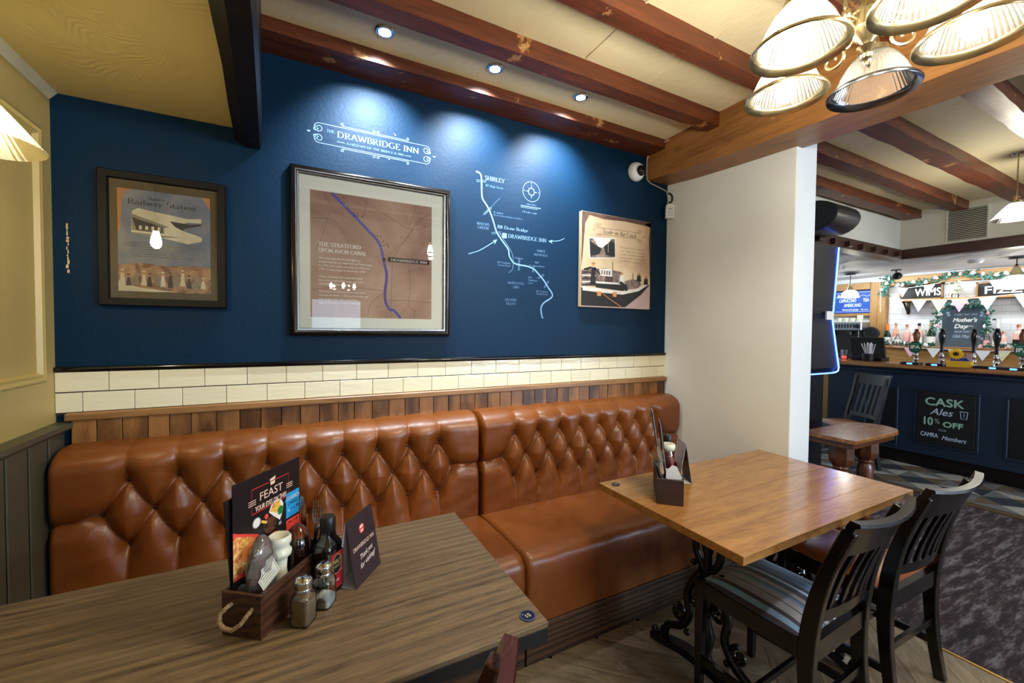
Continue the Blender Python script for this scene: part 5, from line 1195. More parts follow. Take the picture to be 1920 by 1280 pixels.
# ------------------------------------------------------------------ caddy and things on the grey-brown table
M_BOXW = wood('dark brown box timber', (40, 22, 14), (88, 54, 36), .5, axis=1, grain=2, rnd=.1, band=.2)
M_BOXD = wood('purplish dark box timber', (36, 24, 26), (66, 46, 46), .5, axis=0, grain=2, rnd=.1)
M_ROPE = mat('natural rope', (176, 152, 118), .9, bump=.8, bscale=180)
def caddy(label, loc, rz, w, l, h, m, rope=True):
    t = thing('table_caddy', label, 'caddy', loc, rz); k = .008
    box((0, 0, 0), (w, k, h), ch=.001).build('end_panel', m, t); box((0, l - k, 0), (w, l, h), ch=.001).build('end_panel', m, t)
    box((0, k, 0), (k, l - k, h), ch=.001).build('side_panel', m, t); box((w - k, k, 0), (w, l - k, h), ch=.001).build('side_panel', m, t)
    box((k, k, 0), (w - k, l - k, .007)).build('base_panel', m, t)
    if rope:
        P = smooth_path([(.020, .004, .070), (.016, -.010, .066), (.010, -.024, .046), (.020, -.032, .030), (.048, -.034, .026), (.070, -.026, .040), (.078, -.012, .060), (.080, .004, .068)], 1)
        P3 = []
        raw = [(.026, .004, .072), (.021, -.008, .069), (.010, -.014, .056), (.010, -.017, .042), (.024, -.019, .031), (.044, -.019, .030), (.062, -.016, .042), (.072, -.009, .058), (.077, .004, .068)]
        for i in range(len(raw) - 1):
            for q in range(5):
                u = q / 5; P3.append(tuple(raw[i][c] + (raw[i + 1][c] - raw[i][c]) * u for c in range(3)))
        P3.append(raw[-1]); MB().tube(P3, [.0046 + .0005 * math.sin(i * 2.1) for i in range(len(P3))], 8).build('rope_handle', M_ROPE, t, smooth=60)
    return t
CA = (.647, -1.058, .75); CR = RAD(-37.7)
caddy('brown wooden table caddy with a rope handle holding menus and sauces', CA, CR, .098, .245, .097, M_BOXW)
def place(A, rz, x, y, z=0):
    c, s = math.cos(rz), math.sin(rz); return (A[0] + x * c - y * s, A[1] + x * s + y * c, A[2] + z)
M_CARD = mat('black menu card', (26, 20, 22), .35, var=.1); M_NEON = mat('red neon print', (190, 44, 46), .5, var=0); M_PINKP = mat('pale pink print', (236, 196, 180), .5, var=0); M_BLUP = mat('bright blue print', (30, 150, 214), .5, var=.05); M_REDP = mat('coral red print', (232, 70, 60), .5, var=.05)
M_YEL = grad_mat('golden chips print', [(.35, (206, 140, 50)), (.65, (246, 204, 96))], 90, .5, 3); M_FOOD = grad_mat('mixed plate print', [(.3, (150, 60, 40)), (.5, (226, 150, 80)), (.7, (250, 214, 150))], 70, .5, 4); M_STK = grad_mat('grilled meat print', [(.35, (30, 16, 12)), (.65, (110, 62, 38))], 110, .5, 3); M_GRN = mat('peas print', (30, 120, 60), .5, var=.3, scale=150); M_ORG = mat('orange print', (240, 140, 70), .5); M_GREYP = mat('grey print', (150, 150, 165), .5, var=.2, scale=60)
# dark folded menu behind, then the feast card
t = thing('menu', 'plain black menu standing behind the illustrated feast menu', 'menu', place(CA, CR, .0105, .019, .008), rot=(RAD(4.5), 0, CR))
box((0, 0, 0), (.002, .150, .287)).build('card', M_CARD, t)
t = thing('menu', 'black illustrated menu reading feast your eyes on this', 'menu', place(CA, CR, .018, .010, .008), CR)
box((0, 0, 0), (.0022, .213, .318), ch=.0004).build('card', M_CARD, t)
a = Art((.0024, 0, 0), (0, 1, 0), (0, 0, 1), (1, 0, 0)); H = .318
def fr(u0, v0, u1, v1, w, m): a.line([(u0, v0), (u1, v0), (u1, v1), (u0, v1)], w, m, 2, closed=True)
fr(.052, H - .088, .172, H - .030, .0022, M_NEON)
for s in (.042, .163):
    for k in range(3): a.line([(s, H - .056 - k * .005), (s + .022, H - .056 - k * .005)], .0016, M_PINKP, 4)
a.rect(.105, H - .036, .127, H - .020, M_CARD, 3); a.poly([(.107, H - .024), (.126, H - .020), (.124, H - .028), (.108, H - .029)], M_PINKP, 4); a.poly([(.109, H - .031), (.125, H - .030), (.123, H - .038), (.110, H - .039)], M_PINKP, 4)
a.text('FEAST', .112, H - .064, .020, M_PINKP, 5, align='c', width=.076); a.text('YOUR EYES ON THIS!', .112, H - .085, .012, M_PINKP, 5, align='c', width=.100, bold=.0003)
a.rect(.162, H - .146, .210, H - .082, M_BLUP, 2); a.rect(.159, H - .104, .212, H - .096, M_BLUP, 2)
a.text('CLASSICS', .186, H - .101, .009, M_WINK, 4, align='c', width=.044); a.text('2 MAINS', .186, H - .115, .009, M_CARD, 4, align='c', width=.034, bold=.0002); a.text('FOR', .168, H - .131, .006, M_WINK, 4, width=.008); a.text('£12.99', .178, H - .131, .010, M_CARD, 4, width=.030, bold=.0002)
for k in range(2): a.rect(.172, H - .138 - k * .004, .202, H - .1372 - k * .004, M_CARD, 4)
a.rect(.162, H - .20, .210, H - .152, M_REDP, 2); a.text('TWO FOR', .186, H - .164, .008, M_CARD, 4, align='c', width=.036)
a.ell(.066, H - .112, .0125, .0125, M_GREYP, 2); a.ell(.066, H - .112, .0105, .0105, M_WINK, 3)
a.poly([(.104, H - .104), (.112, H - .088), (.128, H - .082), (.144, H - .086), (.152, H - .100), (.150, H - .120), (.140, H - .138), (.120, H - .120)], M_WINK, 2); a.poly([(.108, H - .103), (.115, H - .091), (.128, H - .086), (.141, H - .090), (.143, H - .106), (.128, H - .116)], M_YEL, 3); a.ell(.142, H - .114, .010, .011, M_GRN, 4)
a.ell(.107, H - .135, .021, .019, M_STK, 2, rot=-30); a.line([(.080, H - .115), (.097, H - .125)], .006, M_YEL, 3); a.ell(.096, H - .110, .006, .006, M_REDP, 3); a.rect(.136, H - .150, .145, H - .142, M_GREYP, 2)
a.poly([(0, H - .105), (.012, H - .112), (.07, H - .140), (.073, H - .165), (.055, H - .205), (.035, H - .218), (0, H - .214)], M_REDP, 2); a.poly([(0, H - .125), (.01, H - .118), (.06, H - .142), (.062, H - .165), (.045, H - .205), (0, H - .208)], M_FOOD, 3); a.ell(.038, H - .168, .015, .019, M_ORG, 4, rot=-20); a.ell(.026, H - .140, .009, .009, M_YEL, 4); a.ell(.026, H - .140, .005, .005, M_FOOD, 5)
a.poly([(.068, H - .185), (.085, H - .165), (.12, H - .158), (.14, H - .165), (.13, H - .20), (.08, H - .21)], M_FOOD, 2); a.ell(.02, H - .245, .014, .014, M_GREYP, 2)
a.build('print', t)
# bag of sauce sachets
M_BAG = thin_glass('crinkled clear film', refl=.14, rough=.08, milky=.30, milk=(.85, .8, .78)); M_KET = mat('sauce red brown', (120, 36, 22), .4, var=.3, scale=60); M_SAC = mat('silver sachet', (176, 164, 156), .3, .3, var=.2, scale=50); M_LABG = mat('cream label', (206, 206, 196), .5, var=.03); M_LGR = mat('dark green label edge', (60, 66, 48), .5)
t = thing('sauce_bag', 'clear crinkled bag of sauce sachets with a cream label in the caddy', 'bag', place(CA, CR, .055, .050, .009), CR)
mb = MB().sphere((0, 0, .100), .036, 28, 20, sc=(.74, 1.0, 2.6)); rr = random.Random(2); vs = []
for x, y, z in mb.v:
    k = 1 + .10 * math.sin(z * 190 + x * 120) * math.cos(y * 170 + z * 60) + rr.uniform(-.02, .02); vs.append((x * k, y * k, max(.002, z)))
mb.v = vs; mb.build('film', M_BAG, t, smooth=25)
sc_ = MB()
for k in range(7):
    M = Matrix.Translation((rr.uniform(-.010, .010), rr.uniform(-.012, .012), .03 + k * .020)) @ Matrix.Rotation(rr.uniform(-.6, .6), 4, 'X') @ Matrix.Rotation(rr.uniform(-.7, .7), 4, 'Z')
    MB().box((-.002, -.016, -.013), (.002, .016, .013), ch=.001, M=M).build('sachet', M_KET if k % 2 else M_SAC, t)
a = Art((.0305, -.028, .085), (0, 1, .38), (-.25, -.36, 1), (1, .1, .2)); a.poly([(0, 0), (.054, 0), (.054, .042), (.036, .046), (.030, .038), (.018, .041), (.012, .030), (.0, .026)], M_LABG, 1)
a.line([(.003, .003), (.051, .003), (.051, .038), (.038, .042), (.031, .034), (.018, .037), (.014, .027), (.003, .023)], .0012, M_LGR, 2, closed=True)
for k in range(4): a.rect(.008, .008 + k * .006, .044 - k * .003, .0092 + k * .006, M_LGR, 2)
a.build('label', t)
M_WSQ = mat('white squeezy plastic', (222, 222, 204), .25, var=.04); 
t = thing('sauce_bottle', 'white plastic squeezy sauce bottle with a hollow round cap in the caddy', 'bottle', place(CA, CR, .056, .105, .009), CR)
MB().lathe([(0, 0), (.018, 0), (.021, .006), (.019, .05), (.016, .085), (.018, .115)], 28).build('body', M_WSQ, t, smooth=50)
MB().lathe([(.018, .112), (.026, .118), (.027, .128), (.022, .134), (.022, .142), (.026, .148), (.026, .160), (.023, .165), (.018, .164), (.012, .156), (0, .153)], 32, cap=False).build('cap', M_WSQ, t, smooth=50)
M_BRS = mat('dark brown glass', (26, 10, 6), .12, var=.2, coat=.5); M_AMB = mat('amber sauce', (84, 34, 14), .12, var=.3, scale=40, coat=.5)
t = thing('sauce_bottle', 'dark brown glass sauce bottle with a rounded shoulder in the caddy', 'bottle', place(CA, CR, .056, .168, .009), CR)
MB().lathe([(0, 0), (.030, 0), (.032, .01), (.032, .10), (.030, .125), (.022, .142), (.014, .150)], 32, cap=False).build('body', M_BRS, t, smooth=50)
MB().lathe([(.026, .135), (.020, .150), (.012, .158), (.008, .162), (0, .163)], 28, cap=False).build('cap', M_AMB, t, smooth=50)
M_STEEL = mat('cutlery steel', (200, 200, 198), .18, 1.0, var=.05)
def fork(loc, rz, label, tilt=(0, 0)):
    t = thing('fork', label, 'fork', loc, rot=(tilt[0], tilt[1], rz))
    mb = MB().bar([(0, 0, 0), (0, 0, .10), (0, .002, .135), (0, .004, .150)], [.010, .007, .007, .020], [.003, .003, .002, .002], (1, 0, 0)); mb.build('handle', M_STEEL, t)
    for k in range(4): MB().bar([(-.009 + .006 * k, .004, .148), (-.009 + .006 * k, .006, .175), (-.009 + .006 * k, .003, .198)], [.0032, .003, .0015], .0016, (1, 0, 0)).build('tine', M_STEEL, t)
    return t
def knife(loc, rz, label, tilt=(0, 0), up=True):
    t = thing('knife', label, 'knife', loc, rot=(tilt[0], tilt[1], rz))
    MB().bar([(0, 0, 0), (0, 0, .08), (0, 0, .09)], [.012, .010, .008], [.005, .004, .003], (1, 0, 0)).build('handle', M_STEEL, t, bevel=.001)
    MB().prism([(-.004, .088), (.006, .088), (.011, .11), (.011, .19), (.006, .212), (-.002, .216), (-.005, .20)], -.0008, .0008, axis='y').build('blade', M_STEEL, t)
fork(place(CA, CR, .070, .195, .009), CR, 'steel fork standing tines up in the rope-handled caddy, in front', (RAD(-4), RAD(7)))
fork(place(CA, CR, .060, .222, .009), CR + .5, 'steel fork standing tines up in the rope-handled caddy, tucked behind', (RAD(-2), RAD(3)))
knife(place(CA, CR, .040, .215, .009), CR + .2, 'steel knife standing blade up in the rope-handled caddy', (0, RAD(-2)))
# shakers
M_SG = thin_glass('shaker glass', refl=.16, rough=.02, tint=(.92, .95, .96)); M_SALT = mat('salt', (226, 224, 216), .9, bump=.3, bscale=300); M_PEP = mat('ground pepper', (150, 124, 98), .95, var=.25, scale=200)
def shaker(loc, rz, label, fill, fm, slope=0.0):
    t = thing('shaker', label, 'shaker', loc, rz); n = 32
    MB().lathe([(0, .001), (.021, .0012), (.0225, .005), (.0225, .060), (.019, .070), (.0155, .074), (.0155, .078)], n, cap=False, sq=6).build('glass_body', M_SG, t, smooth=45)
    MB().lathe([(0, .0035), (.0195, .0035), (.0205, .007), (.0205, fill - slope), (.012, fill), (0, fill + slope * .6)], n, cap=False, sq=6).build('contents', fm, t, smooth=45)
    MB().lathe([(.0165, .074), (.0185, .075), (.0185, .080), (.0175, .082), (.0185, .084), (.0185, .090), (.0195, .092), (.0185, .099), (.013, .105), (.006, .107), (0, .107)], 36, cap=False).build('cap', M_CHROME, t, smooth=45)
    for k in range(6):
        c, s = math.cos(k * PI / 3) * .007, math.sin(k * PI / 3) * .007; MB().lathe([(0, 0), (.0011, 0), (.0011, .0006), (0, .0006)], 8, cap=False).build('hole', M_BCAB, t, loc=(c, s, .1055))
shaker((.806, -1.094, .75), CR + .1, 'glass pepper shaker with a chrome cap beside the caddy', .058, M_PEP)
shaker((.851, -1.050, .75), CR + .12, 'glass salt shaker with a chrome cap, partly filled with salt', .030, M_SALT, .008)
# vinegar bottle
M_VIN = mat('black vinegar glass', (8, 6, 7), .1, var=.1, coat=.6); M_VLB = mat('dark red label', (140, 24, 32), .45, var=.05); M_GOLD = mat('gold print', (206, 180, 120), .4, .4); M_BLKP = mat('black print', (16, 12, 12), .5)
t = thing('vinegar_bottle', 'square black malt vinegar bottle with a dark red label', 'bottle', (.863, -.992, .75), RAD(-46))
MB().lathe([(0, 0), (.027, .001), (.0285, .006), (.0285, .112), (.024, .128), (.016, .140), (.0145, .150), (.0145, .160)], 40, sq=7).build('body', M_VIN, t, smooth=50)
MB().lathe([(.017, .156), (.019, .159), (.0185, .188), (.016, .192), (0, .192)], 32, cap=False).build('cap', M_BCAB, t, smooth=40)
a = Art((.0288, -.021, .012), (0, 1, 0), (0, 0, 1), (1, 0, 0)); a.rect(0, 0, .042, .092, M_VLB, 1); a.rect(.0, .040, .042, .042, M_GOLD, 2); a.ell(.021, .062, .017, .025, M_GOLD, 2); a.ell(.021, .062, .0155, .0235, M_BLKP, 3)
a.text('MALT', .021, .064, .011, M_GOLD, 4, align='c', width=.028, bold=.0002); a.text('VINEGAR', .021, .054, .006, M_GOLD, 4, align='c', width=.026); a.text('malt', .021, .018, .006, M_WINK, 4, align='c'); a.build('label', t)
# tent card
M_TENTD = mat('dark aubergine card', (44, 30, 38), .45, var=.12, scale=14); M_TENTW = mat('white card inside', (214, 216, 226), .6, var=0)
def tent(loc, rz, label, w, d, h, name='tent_card'):
    """origin at the near bottom corner of the printed panel; local x along its width"""
    t = thing(name, label, 'card', loc, rz)
    th = .0009
    MB().add([(0, 0, 0), (w, 0, 0), (w, d / 2, h), (0, d / 2, h), (0, th, 0), (w, th, 0), (w, d / 2 + th, h), (0, d / 2 + th, h)], [(0, 1, 2, 3), (7, 6, 5, 4), (0, 4, 5, 1), (1, 5, 6, 2), (2, 6, 7, 3), (3, 7, 4, 0)]).build('front_panel', M_TENTD, t)
    MB().add([(0, d, 0), (w, d, 0), (w, d / 2 + th, h), (0, d / 2 + th, h), (0, d - th, 0), (w, d - th, 0), (w, d / 2, h - .002), (0, d / 2, h - .002)], [(3, 2, 1, 0), (4, 5, 6, 7), (0, 1, 5, 4), (1, 2, 6, 5), (2, 3, 7, 6), (3, 0, 4, 7)]).build('back_panel', M_TENTW, t)
    MB().add([(th, .002, .0002), (w - th, .002, .0002), (w - th, d - .002, .0002), (th, d - .002, .0002), (th, .002, .0012), (w - th, .002, .0012), (w - th, d - .002, .0012), (th, d - .002, .0012)], [(0, 1, 2, 3), (7, 6, 5, 4), (0, 4, 5, 1), (1, 5, 6, 2), (2, 6, 7, 3), (3, 7, 4, 0)]).build('base_panel', M_TENTW, t)
    N_ = Vector((0, -h, d / 2)).normalized(); s = math.hypot(h, d / 2)
    a = Art((0, 0, 0), (1, 0, 0), (0, d / 2 / s, h / s), N_); W2 = w / 2
    a.ell(W2, s * .75, .013, .013, M_NEON, 1, n=8, rot=22); a.poly([(W2 - .009, s * .75 + .001), (W2 + .009, s * .75 + .003), (W2 + .008, s * .75 + .010), (W2 - .008, s * .75 + .009)], M_PINKP, 2); a.poly([(W2 - .006, s * .75 - .009), (W2 + .007, s * .75 - .008), (W2 + .007, s * .75 - .002), (W2 - .006, s * .75 - .003)], M_PINKP, 2)
    a.text('DRAWBRIDGE INN', W2, s * .50, .011, M_PINKP, 2, align='c', width=w * .80)
    a.text('Thank you', W2 + .004, s * .34, .014, M_WINK, 2, align='c', width=w * .50, shear=.35, rot=5); a.text('for visiting!', W2 + .006, s * .22, .014, M_WINK, 2, align='c', width=w * .58, shear=.35, rot=5)
    a.build('print', t)
    return t
tent((.927, -1.026, .75), math.atan2(.099, .078), 'dark tent card reading Drawbridge Inn, thank you for visiting', .126, .060, .172)

# ------------------------------------------------------------------ caddy and things on the honey-coloured table
CB = (2.034, -.986, .75); CQ = RAD(-43.6)
caddy('purplish dark wooden caddy with napkins and menus on the honey-coloured table', CB, CQ, .098, .245, .100, M_BOXD, rope=False)
t = thing('napkin_stack', 'folded white paper napkins standing at the front of the dark caddy', 'napkin', place(CB, CQ, .063, .016, .010), CQ)
M_NAP = mat('white paper napkin', (226, 228, 240), .8, var=.02)
for k in range(5):
    y = .003 + k * .007; MB().prism([(-.030, 0), (.030, 0), (.030, .095 - .006 * k), (.010 + .002 * k, .135 - .004 * k), (-.006, .140 - .005 * k), (-.028, .115)], y, y + .005, axis='y').build('napkin', M_NAP, t)
fork(place(CB, CQ, .041, .020, .010), CQ, 'steel fork leaning out of the dark caddy, nearest the bench', (RAD(2), RAD(-15)))
fork(place(CB, CQ, .030, .045, .010), CQ + .8, 'steel fork standing in the dark caddy beside the menus', (RAD(2), RAD(-7)))
knife(place(CB, CQ, .035, .032, .010), CQ + .3, 'steel knife leaning left out of the dark caddy', (RAD(1), RAD(-10)))
for k, (x, y, h, tl, lb) in enumerate(((.032, .055, .345, -9, 'taller folded black menu leaning in the dark caddy'), (.045, .055, .300, -7, 'shorter folded menu with a blue panel leaning in the dark caddy'))):
    t = thing('menu', lb, 'menu', place(CB, CQ, x, y, .010), rot=(0, RAD(tl), CQ))
    box((0, 0, 0), (.0022, .118, h), ch=.0006).build('cover', M_CARD, t); box((.006, 0, 0), (.0082, .118, h - .004), ch=.0006).build('cover', M_CARD, t); box((.0028, .001, .002), (.0054, .117, h - .006)).build('page', M_GREYP, t)
    a = Art((.0084, .004, .01), (0, 1, 0), (0, 0, 1), (1, 0, 0)); a.rect(0, 0, .108, h - .02, M_TENTD, 1); a.rect(.01, h * .35, .06, h * .62, M_BLUP if k else M_NEON, 2); a.build('print', t)
    a = Art((.0, -.0004, .01), (1, 0, 0), (0, 0, 1), (0, -1, 0)); a.rect(.0026, 0, .0056, h - .03, M_GREYP, 1); a.build('page_edge', t)
M_JG = thin_glass('jar glass', refl=.12, rough=.02)
t = thing('sauce_jar', 'glass jar of red sauce with a cream lid in the dark caddy', 'jar', place(CB, CQ, .056, .207, .010), CQ)
MB().lathe([(0, 0), (.024, .002), (.028, .01), (.028, .115), (.024, .135), (.020, .150)], 32, cap=False).build('glass_body', M_JG, t, smooth=50)
MB().lathe([(0, .004), (.024, .004), (.0265, .012), (.0265, .110), (.022, .124), (0, .126)], 28, cap=False).build('contents', mat('tomato sauce', (176, 44, 26), .35, var=.2, scale=30), t, smooth=50)
MB().lathe([(.021, .146), (.027, .150), (.030, .160), (.030, .172), (.026, .177), (0, .175)], 32, cap=False).build('cap', M_WSQ, t, smooth=50)
t = thing('sauce_bottle', 'slim bottle with a black cap behind the sauce jar', 'bottle', place(CB, CQ, .060, .285, 0), CQ)
MB().lathe([(0, 0), (.026, .001), (.027, .01), (.027, .13), (.020, .150), (.014, .160), (.014, .172)], 28).build('body', M_AMB, t, smooth=50)
MB().lathe([(.017, .168), (.018, .172), (.018, .205), (.015, .209), (0, .209)], 28, cap=False).build('cap', M_BCAB, t, smooth=40)
tent((2.335, -.905, .75), RAD(58), 'dark tent card behind the sauce jar on the honey-coloured table', .115, .055, .175)
# ------------------------------------------------------------------ the bar
M_BARB = mat('dark blue panelling paint', (14, 34, 56), .42, var=.08, scale=3); M_BARD = mat('near black blue panel', (6, 10, 18), .4, var=.1)
M_BTOP = wood('bar top oak', (120, 76, 40), (182, 126, 72), .25, axis=1, rnd=0, coat=.3, band=.15)
M_PINE = wood('pale pine frame', (150, 108, 58), (184, 140, 82), .45, axis=2, grain=1.2, rnd=.08, band=.05)
M_PINEH = wood('pale pine rail', (150, 108, 58), (184, 140, 82), .45, axis=1, grain=1.2, rnd=.08, band=.05)
t = thing('bar_counter', 'dark blue panelled bar counter with an oak top', 'bar', (6.70, -1.3, 0))
def loc(x, y, z=0): return (x - 6.70, y + 1.3, z)
MB().box(loc(6.60, -3.5, 1.045), loc(7.16, .62, 1.090), ch=.006).build('worktop', M_BTOP, t)
MB().box(loc(6.705, -3.5, .14), loc(6.80, .60, 1.045)).build('front_panel', M_BARB, t)
MB().box(loc(6.735, -3.5, 0), loc(6.80, .58, .14)).build('kick_board', M_BLACKWOOD, t)
MB().box(loc(6.685, -3.5, .985), loc(6.705, .60, 1.020), ch=.005).build('cornice_rail', M_BARB, t)
for y1, z0 in ((.205, .20), (-.242, .268), (-.885, .262), (-1.53, .26), (.66, .2)):
    y0 = y1 - (.27 if y1 == .205 else (.438 if y1 > -2 and y1 < .3 else .02))
    if y1 > .3: continue
    MB().box(loc(6.700, y0, z0), loc(6.706, y1, .818)).build('recessed_panel', M_BARD, t)
    f = MB()
    for a_, b_ in (((y0 - .022, z0 - .022), (y1 + .022, z0)), ((y0 - .022, .818), (y1 + .022, .84)), ((y0 - .022, z0), (y0, .818)), ((y1, z0), (y1 + .022, .818))): f.box(loc(6.690, a_[0], a_[1]), loc(6.705, b_[0], b_[1]), ch=.004)
    f.build('panel_moulding', M_BARB, t)
t = thing('chalkboard', 'black chalkboard on the bar front offering ten percent off cask ales', 'sign', (6.698, -.2445, .272))
M_SLATE = mat('black chalkboard', (8, 10, 14), .5, var=.15, scale=6); M_CHG = mat('chalk green', (150, 196, 176), .8, var=.1, scale=60); M_CHB = mat('chalk blue white', (180, 200, 226), .8, var=.1, scale=60); M_CHW = mat('white chalk pen', (232, 236, 238), .7, var=0)
box((-.010, -.432, 0), (0, 0, .546), ch=.001).build('board', M_SLATE, t)
a = Art((-.0104, 0, 0), (0, -1, 0), (0, 0, 1), (-1, 0, 0))
a.text('CASK', .205, .405, .082, M_CHG, align='c', width=.29, bold=.003); a.text('Ales', .185, .310, .070, M_CHB, align='c', width=.16, shear=.3, bold=.001)
a.line([(.325, .375), (.332, .30), (.372, .30), (.378, .375)], .006, M_CHB); a.line([(.322, .372), (.382, .372)], .006, M_CHB); a.line([(.352, .36), (.352, .315)], .004, M_CHB)
a.text('10', .085, .195, .085, M_CHG, align='c', width=.085, bold=.003); a.text('%', .160, .220, .050, M_CHG, align='c', width=.038); a.text('OFF', .275, .195, .056, M_CHG, align='c', width=.145, bold=.003)
a.text('FOR', .200, .145, .022, M_CHB, align='c', width=.06, shear=.2); a.text('CAMRA', .035, .072, .046, M_CHB, width=.135, bold=.0015); a.text('Members', .195, .060, .044, M_CHB, width=.175, shear=.3, bold=.001)
a.build('lettering', t)
# things on the bar top
ZT = 1.0905
M_PBLK = mat('black gloss handle', (10, 11, 16), .12, var=0, coat=.5); M_AMBH = mat('amber and blue handle', (120, 78, 50), .25, var=.5, scale=25); M_GRNB = mat('green badge', (12, 84, 50), .3, var=.08); M_DRIP = mat('black drip tray', (10, 10, 12), .35); M_LEDB = emis('blue drip tray light', (.10, .35, 1.0), 2.2)
def pump(y, label, ipa=False, x=6.80):
    t = thing('beer_pump', label, 'beer pump', (x, y, ZT))
    MB().lathe([(0, 0), (.034, 0), (.036, .008), (.026, .016), (.018, .030), (.024, .042), (.028, .056), (.022, .068), (.015, .080), (.020, .092), (.022, .108), (.016, .120), (.012, .135), (0, .135)], 24, cap=False).build('chrome_base', M_CHROME, t, smooth=45)
    MB().lathe([(0, .13), (.012, .13), (.014, .15), (.013, .20), (.018, .24), (.026, .28), (.030, .315), (.026, .345), (.016, .362), (.020, .372), (.012, .385), (0, .386)], 24, cap=False).build('handle', M_AMBH if ipa else M_PBLK, t, smooth=45)
    MB().tube([(0, 0, .055), (-.05, 0, .060), (-.062, 0, .045), (-.062, 0, .020)], .008, 10).build('spout', M_CHROME, t, smooth=50)
    if ipa:
        poly = [(-.050, .155), (-.050, .215), (-.030, .245), (0, .255), (.030, .245), (.050, .215), (.050, .155), (.030, .130), (0, .122), (-.030, .130)]
        MB().prism(poly, -.032, -.020, axis='x').build('badge', M_GRNB, t)
        a = Art((-.0324, 0, 0), (0, -1, 0), (0, 0, 1), (-1, 0, 0)); a.text('IPA', 0, .168, .040, M_CHW, align='c', width=.080, bold=.0016); a.line([(-.036, .222), (.036, .222)], .003, M_CHG, 2); a.line([(-.030, .150), (.030, .150)], .002, M_CHG, 2); a.build('lettering', t)
    return t
pump(-.186, 'beer pump with a green IPA badge nearest the till', True); pump(-.935, 'beer pump with a green IPA badge farthest from the till', True)
pump(-.388, 'black-handled beer pump between the first IPA pump and the yellow box'); pump(-.585, 'black-handled beer pump behind the yellow flower box', x=6.93); pump(-.770, 'black-handled beer pump on the far side of the yellow box')
for y0, y1, lb in ((-.105, -.262, 'short black drip tray under the first IPA pump'), (-.306, -.450, 'short black drip tray under a black-handled pump'), (-.652, -1.05, 'long black drip tray beyond the yellow flower box')):
    t = thing('drip_tray', lb, 'tray', (6.705, (y0 + y1) / 2, ZT)); w = abs(y1 - y0) / 2
    box((-.055, -w, 0), (.055, w, .022), ch=.004).build('tray', M_DRIP, t)
    for k in range(int(w * 2 / .014)): box((-.048, -w + .006 + k * .014, .0222), (.048, -w + .010 + k * .014, .0240)).build('slat', M_DRIP, t)
    for k in ((-.3, .35) if w > .1 else (.0,)): box((-.058, k * w - .022, .004), (-.0552, k * w + .022, .018)).build('light_label', M_LEDB, t)
# yellow flower box with a sunflower
t = thing('flower_box', 'yellow cardboard box with a yellow sunflower and blue paper on the bar', 'box', (6.69, -.551, ZT))
M_YBOX = mat('yellow card box', (216, 170, 40), .6, var=.08, scale=20); M_BLUC = mat('royal blue paper', (24, 44, 140), .5); M_PET = mat('sunflower petal', (240, 196, 30), .6, var=.1, scale=40); M_SEED = mat('sunflower seeds', (60, 34, 14), .9, bump=.5, bscale=200); M_GREENL = mat('leaf green', (28, 70, 40), .6, var=.25, scale=30)
box((-.030, -.088, 0), (.045, .088, .062), ch=.002).build('box', M_YBOX, t)
MB().prism([(-.080, .055), (.070, .055), (.050, .098), (-.050, .092)], -.012, -.008, axis='x').build('blue_paper', M_BLUC, t)
for k, (y0, y1) in enumerate(((-.088, -.045), (-.03, .0))): MB().prism([(y0, .05), (y1, .05), (y1 - .005, .135), (y0 + .003, .130)], .0, .003, axis='x').build('paper_fold', mat('lilac wrapping', (170, 150, 170), .5), t)
fl = MB(); 
for k in range(16):
    c, s = math.cos(k * PI / 8), math.sin(k * PI / 8); u, v = -s, c
    MB().add([(-.016, .022 + c * .018 - u * .006, .132 + s * .018 - v * .006), (-.020, .022 + c * .040 - u * .010, .132 + s * .040 - v * .010), (-.014, .022 + c * .062, .132 + s * .062), (-.020, .022 + c * .040 + u * .010, .132 + s * .040 + v * .010), (-.016, .022 + c * .018 + u * .006, .132 + s * .018 + v * .006), (-.012, .022 + c * .040, .132 + s * .040)], [(0, 1, 5), (1, 2, 5), (2, 3, 5), (3, 4, 5), (4, 0, 5), (0, 4, 3, 2, 1)]).build('petal', M_PET, t)
MB().lathe([(0, .012), (.012, .010), (.020, .004), (.021, -.002), (0, -.004)], 20, cap=False, M=Matrix.Translation((-.020, .022, .132)) @ Matrix.Rotation(RAD(-90), 4, 'Y')).build('flower_head', M_SEED, t)
MB().tube([(-.014, .022, .13), (-.004, .01, .04)], .004, 6).build('stem', M_GREENL, t)
# till and straws
M_TILL = mat('black till plastic', (12, 12, 14), .35, var=.05)
t = thing('till', 'black touch-screen till facing away on the bar top', 'till', (7.0, .33, ZT))
box((-.06, -.17, 0), (.13, .14, .05), ch=.006).build('base', M_TILL, t); box((.0, -.06, .045), (.05, .06, .20)).build('stand', M_TILL, t)
MB().add([(-.05, -.20, .035), (-.05, .14, .035), (.03, .20, .285), (.03, -.145, .285), (-.02, -.20, .030), (-.02, .14, .030), (.06, .20, .278), (.06, -.145, .278)], [(0, 1, 2, 3), (7, 6, 5, 4), (0, 4, 5, 1), (1, 5, 6, 2), (2, 6, 7, 3), (3, 7, 4, 0)]).build('screen', M_TILL, t, bevel=.006)
t = thing('straw_holder', 'black holder full of white paper straws in front of the till', 'straws', (6.87, .265, ZT))
MB().lathe([(.045, 0), (.052, .005), (.060, .09), (.057, .09), (.048, .01), (0, .01)], 24, cap=False).build('holder', M_TILL, t, smooth=40)
rs = random.Random(4); M_STR = mat('white straw', (226, 226, 236), .5, var=.04)
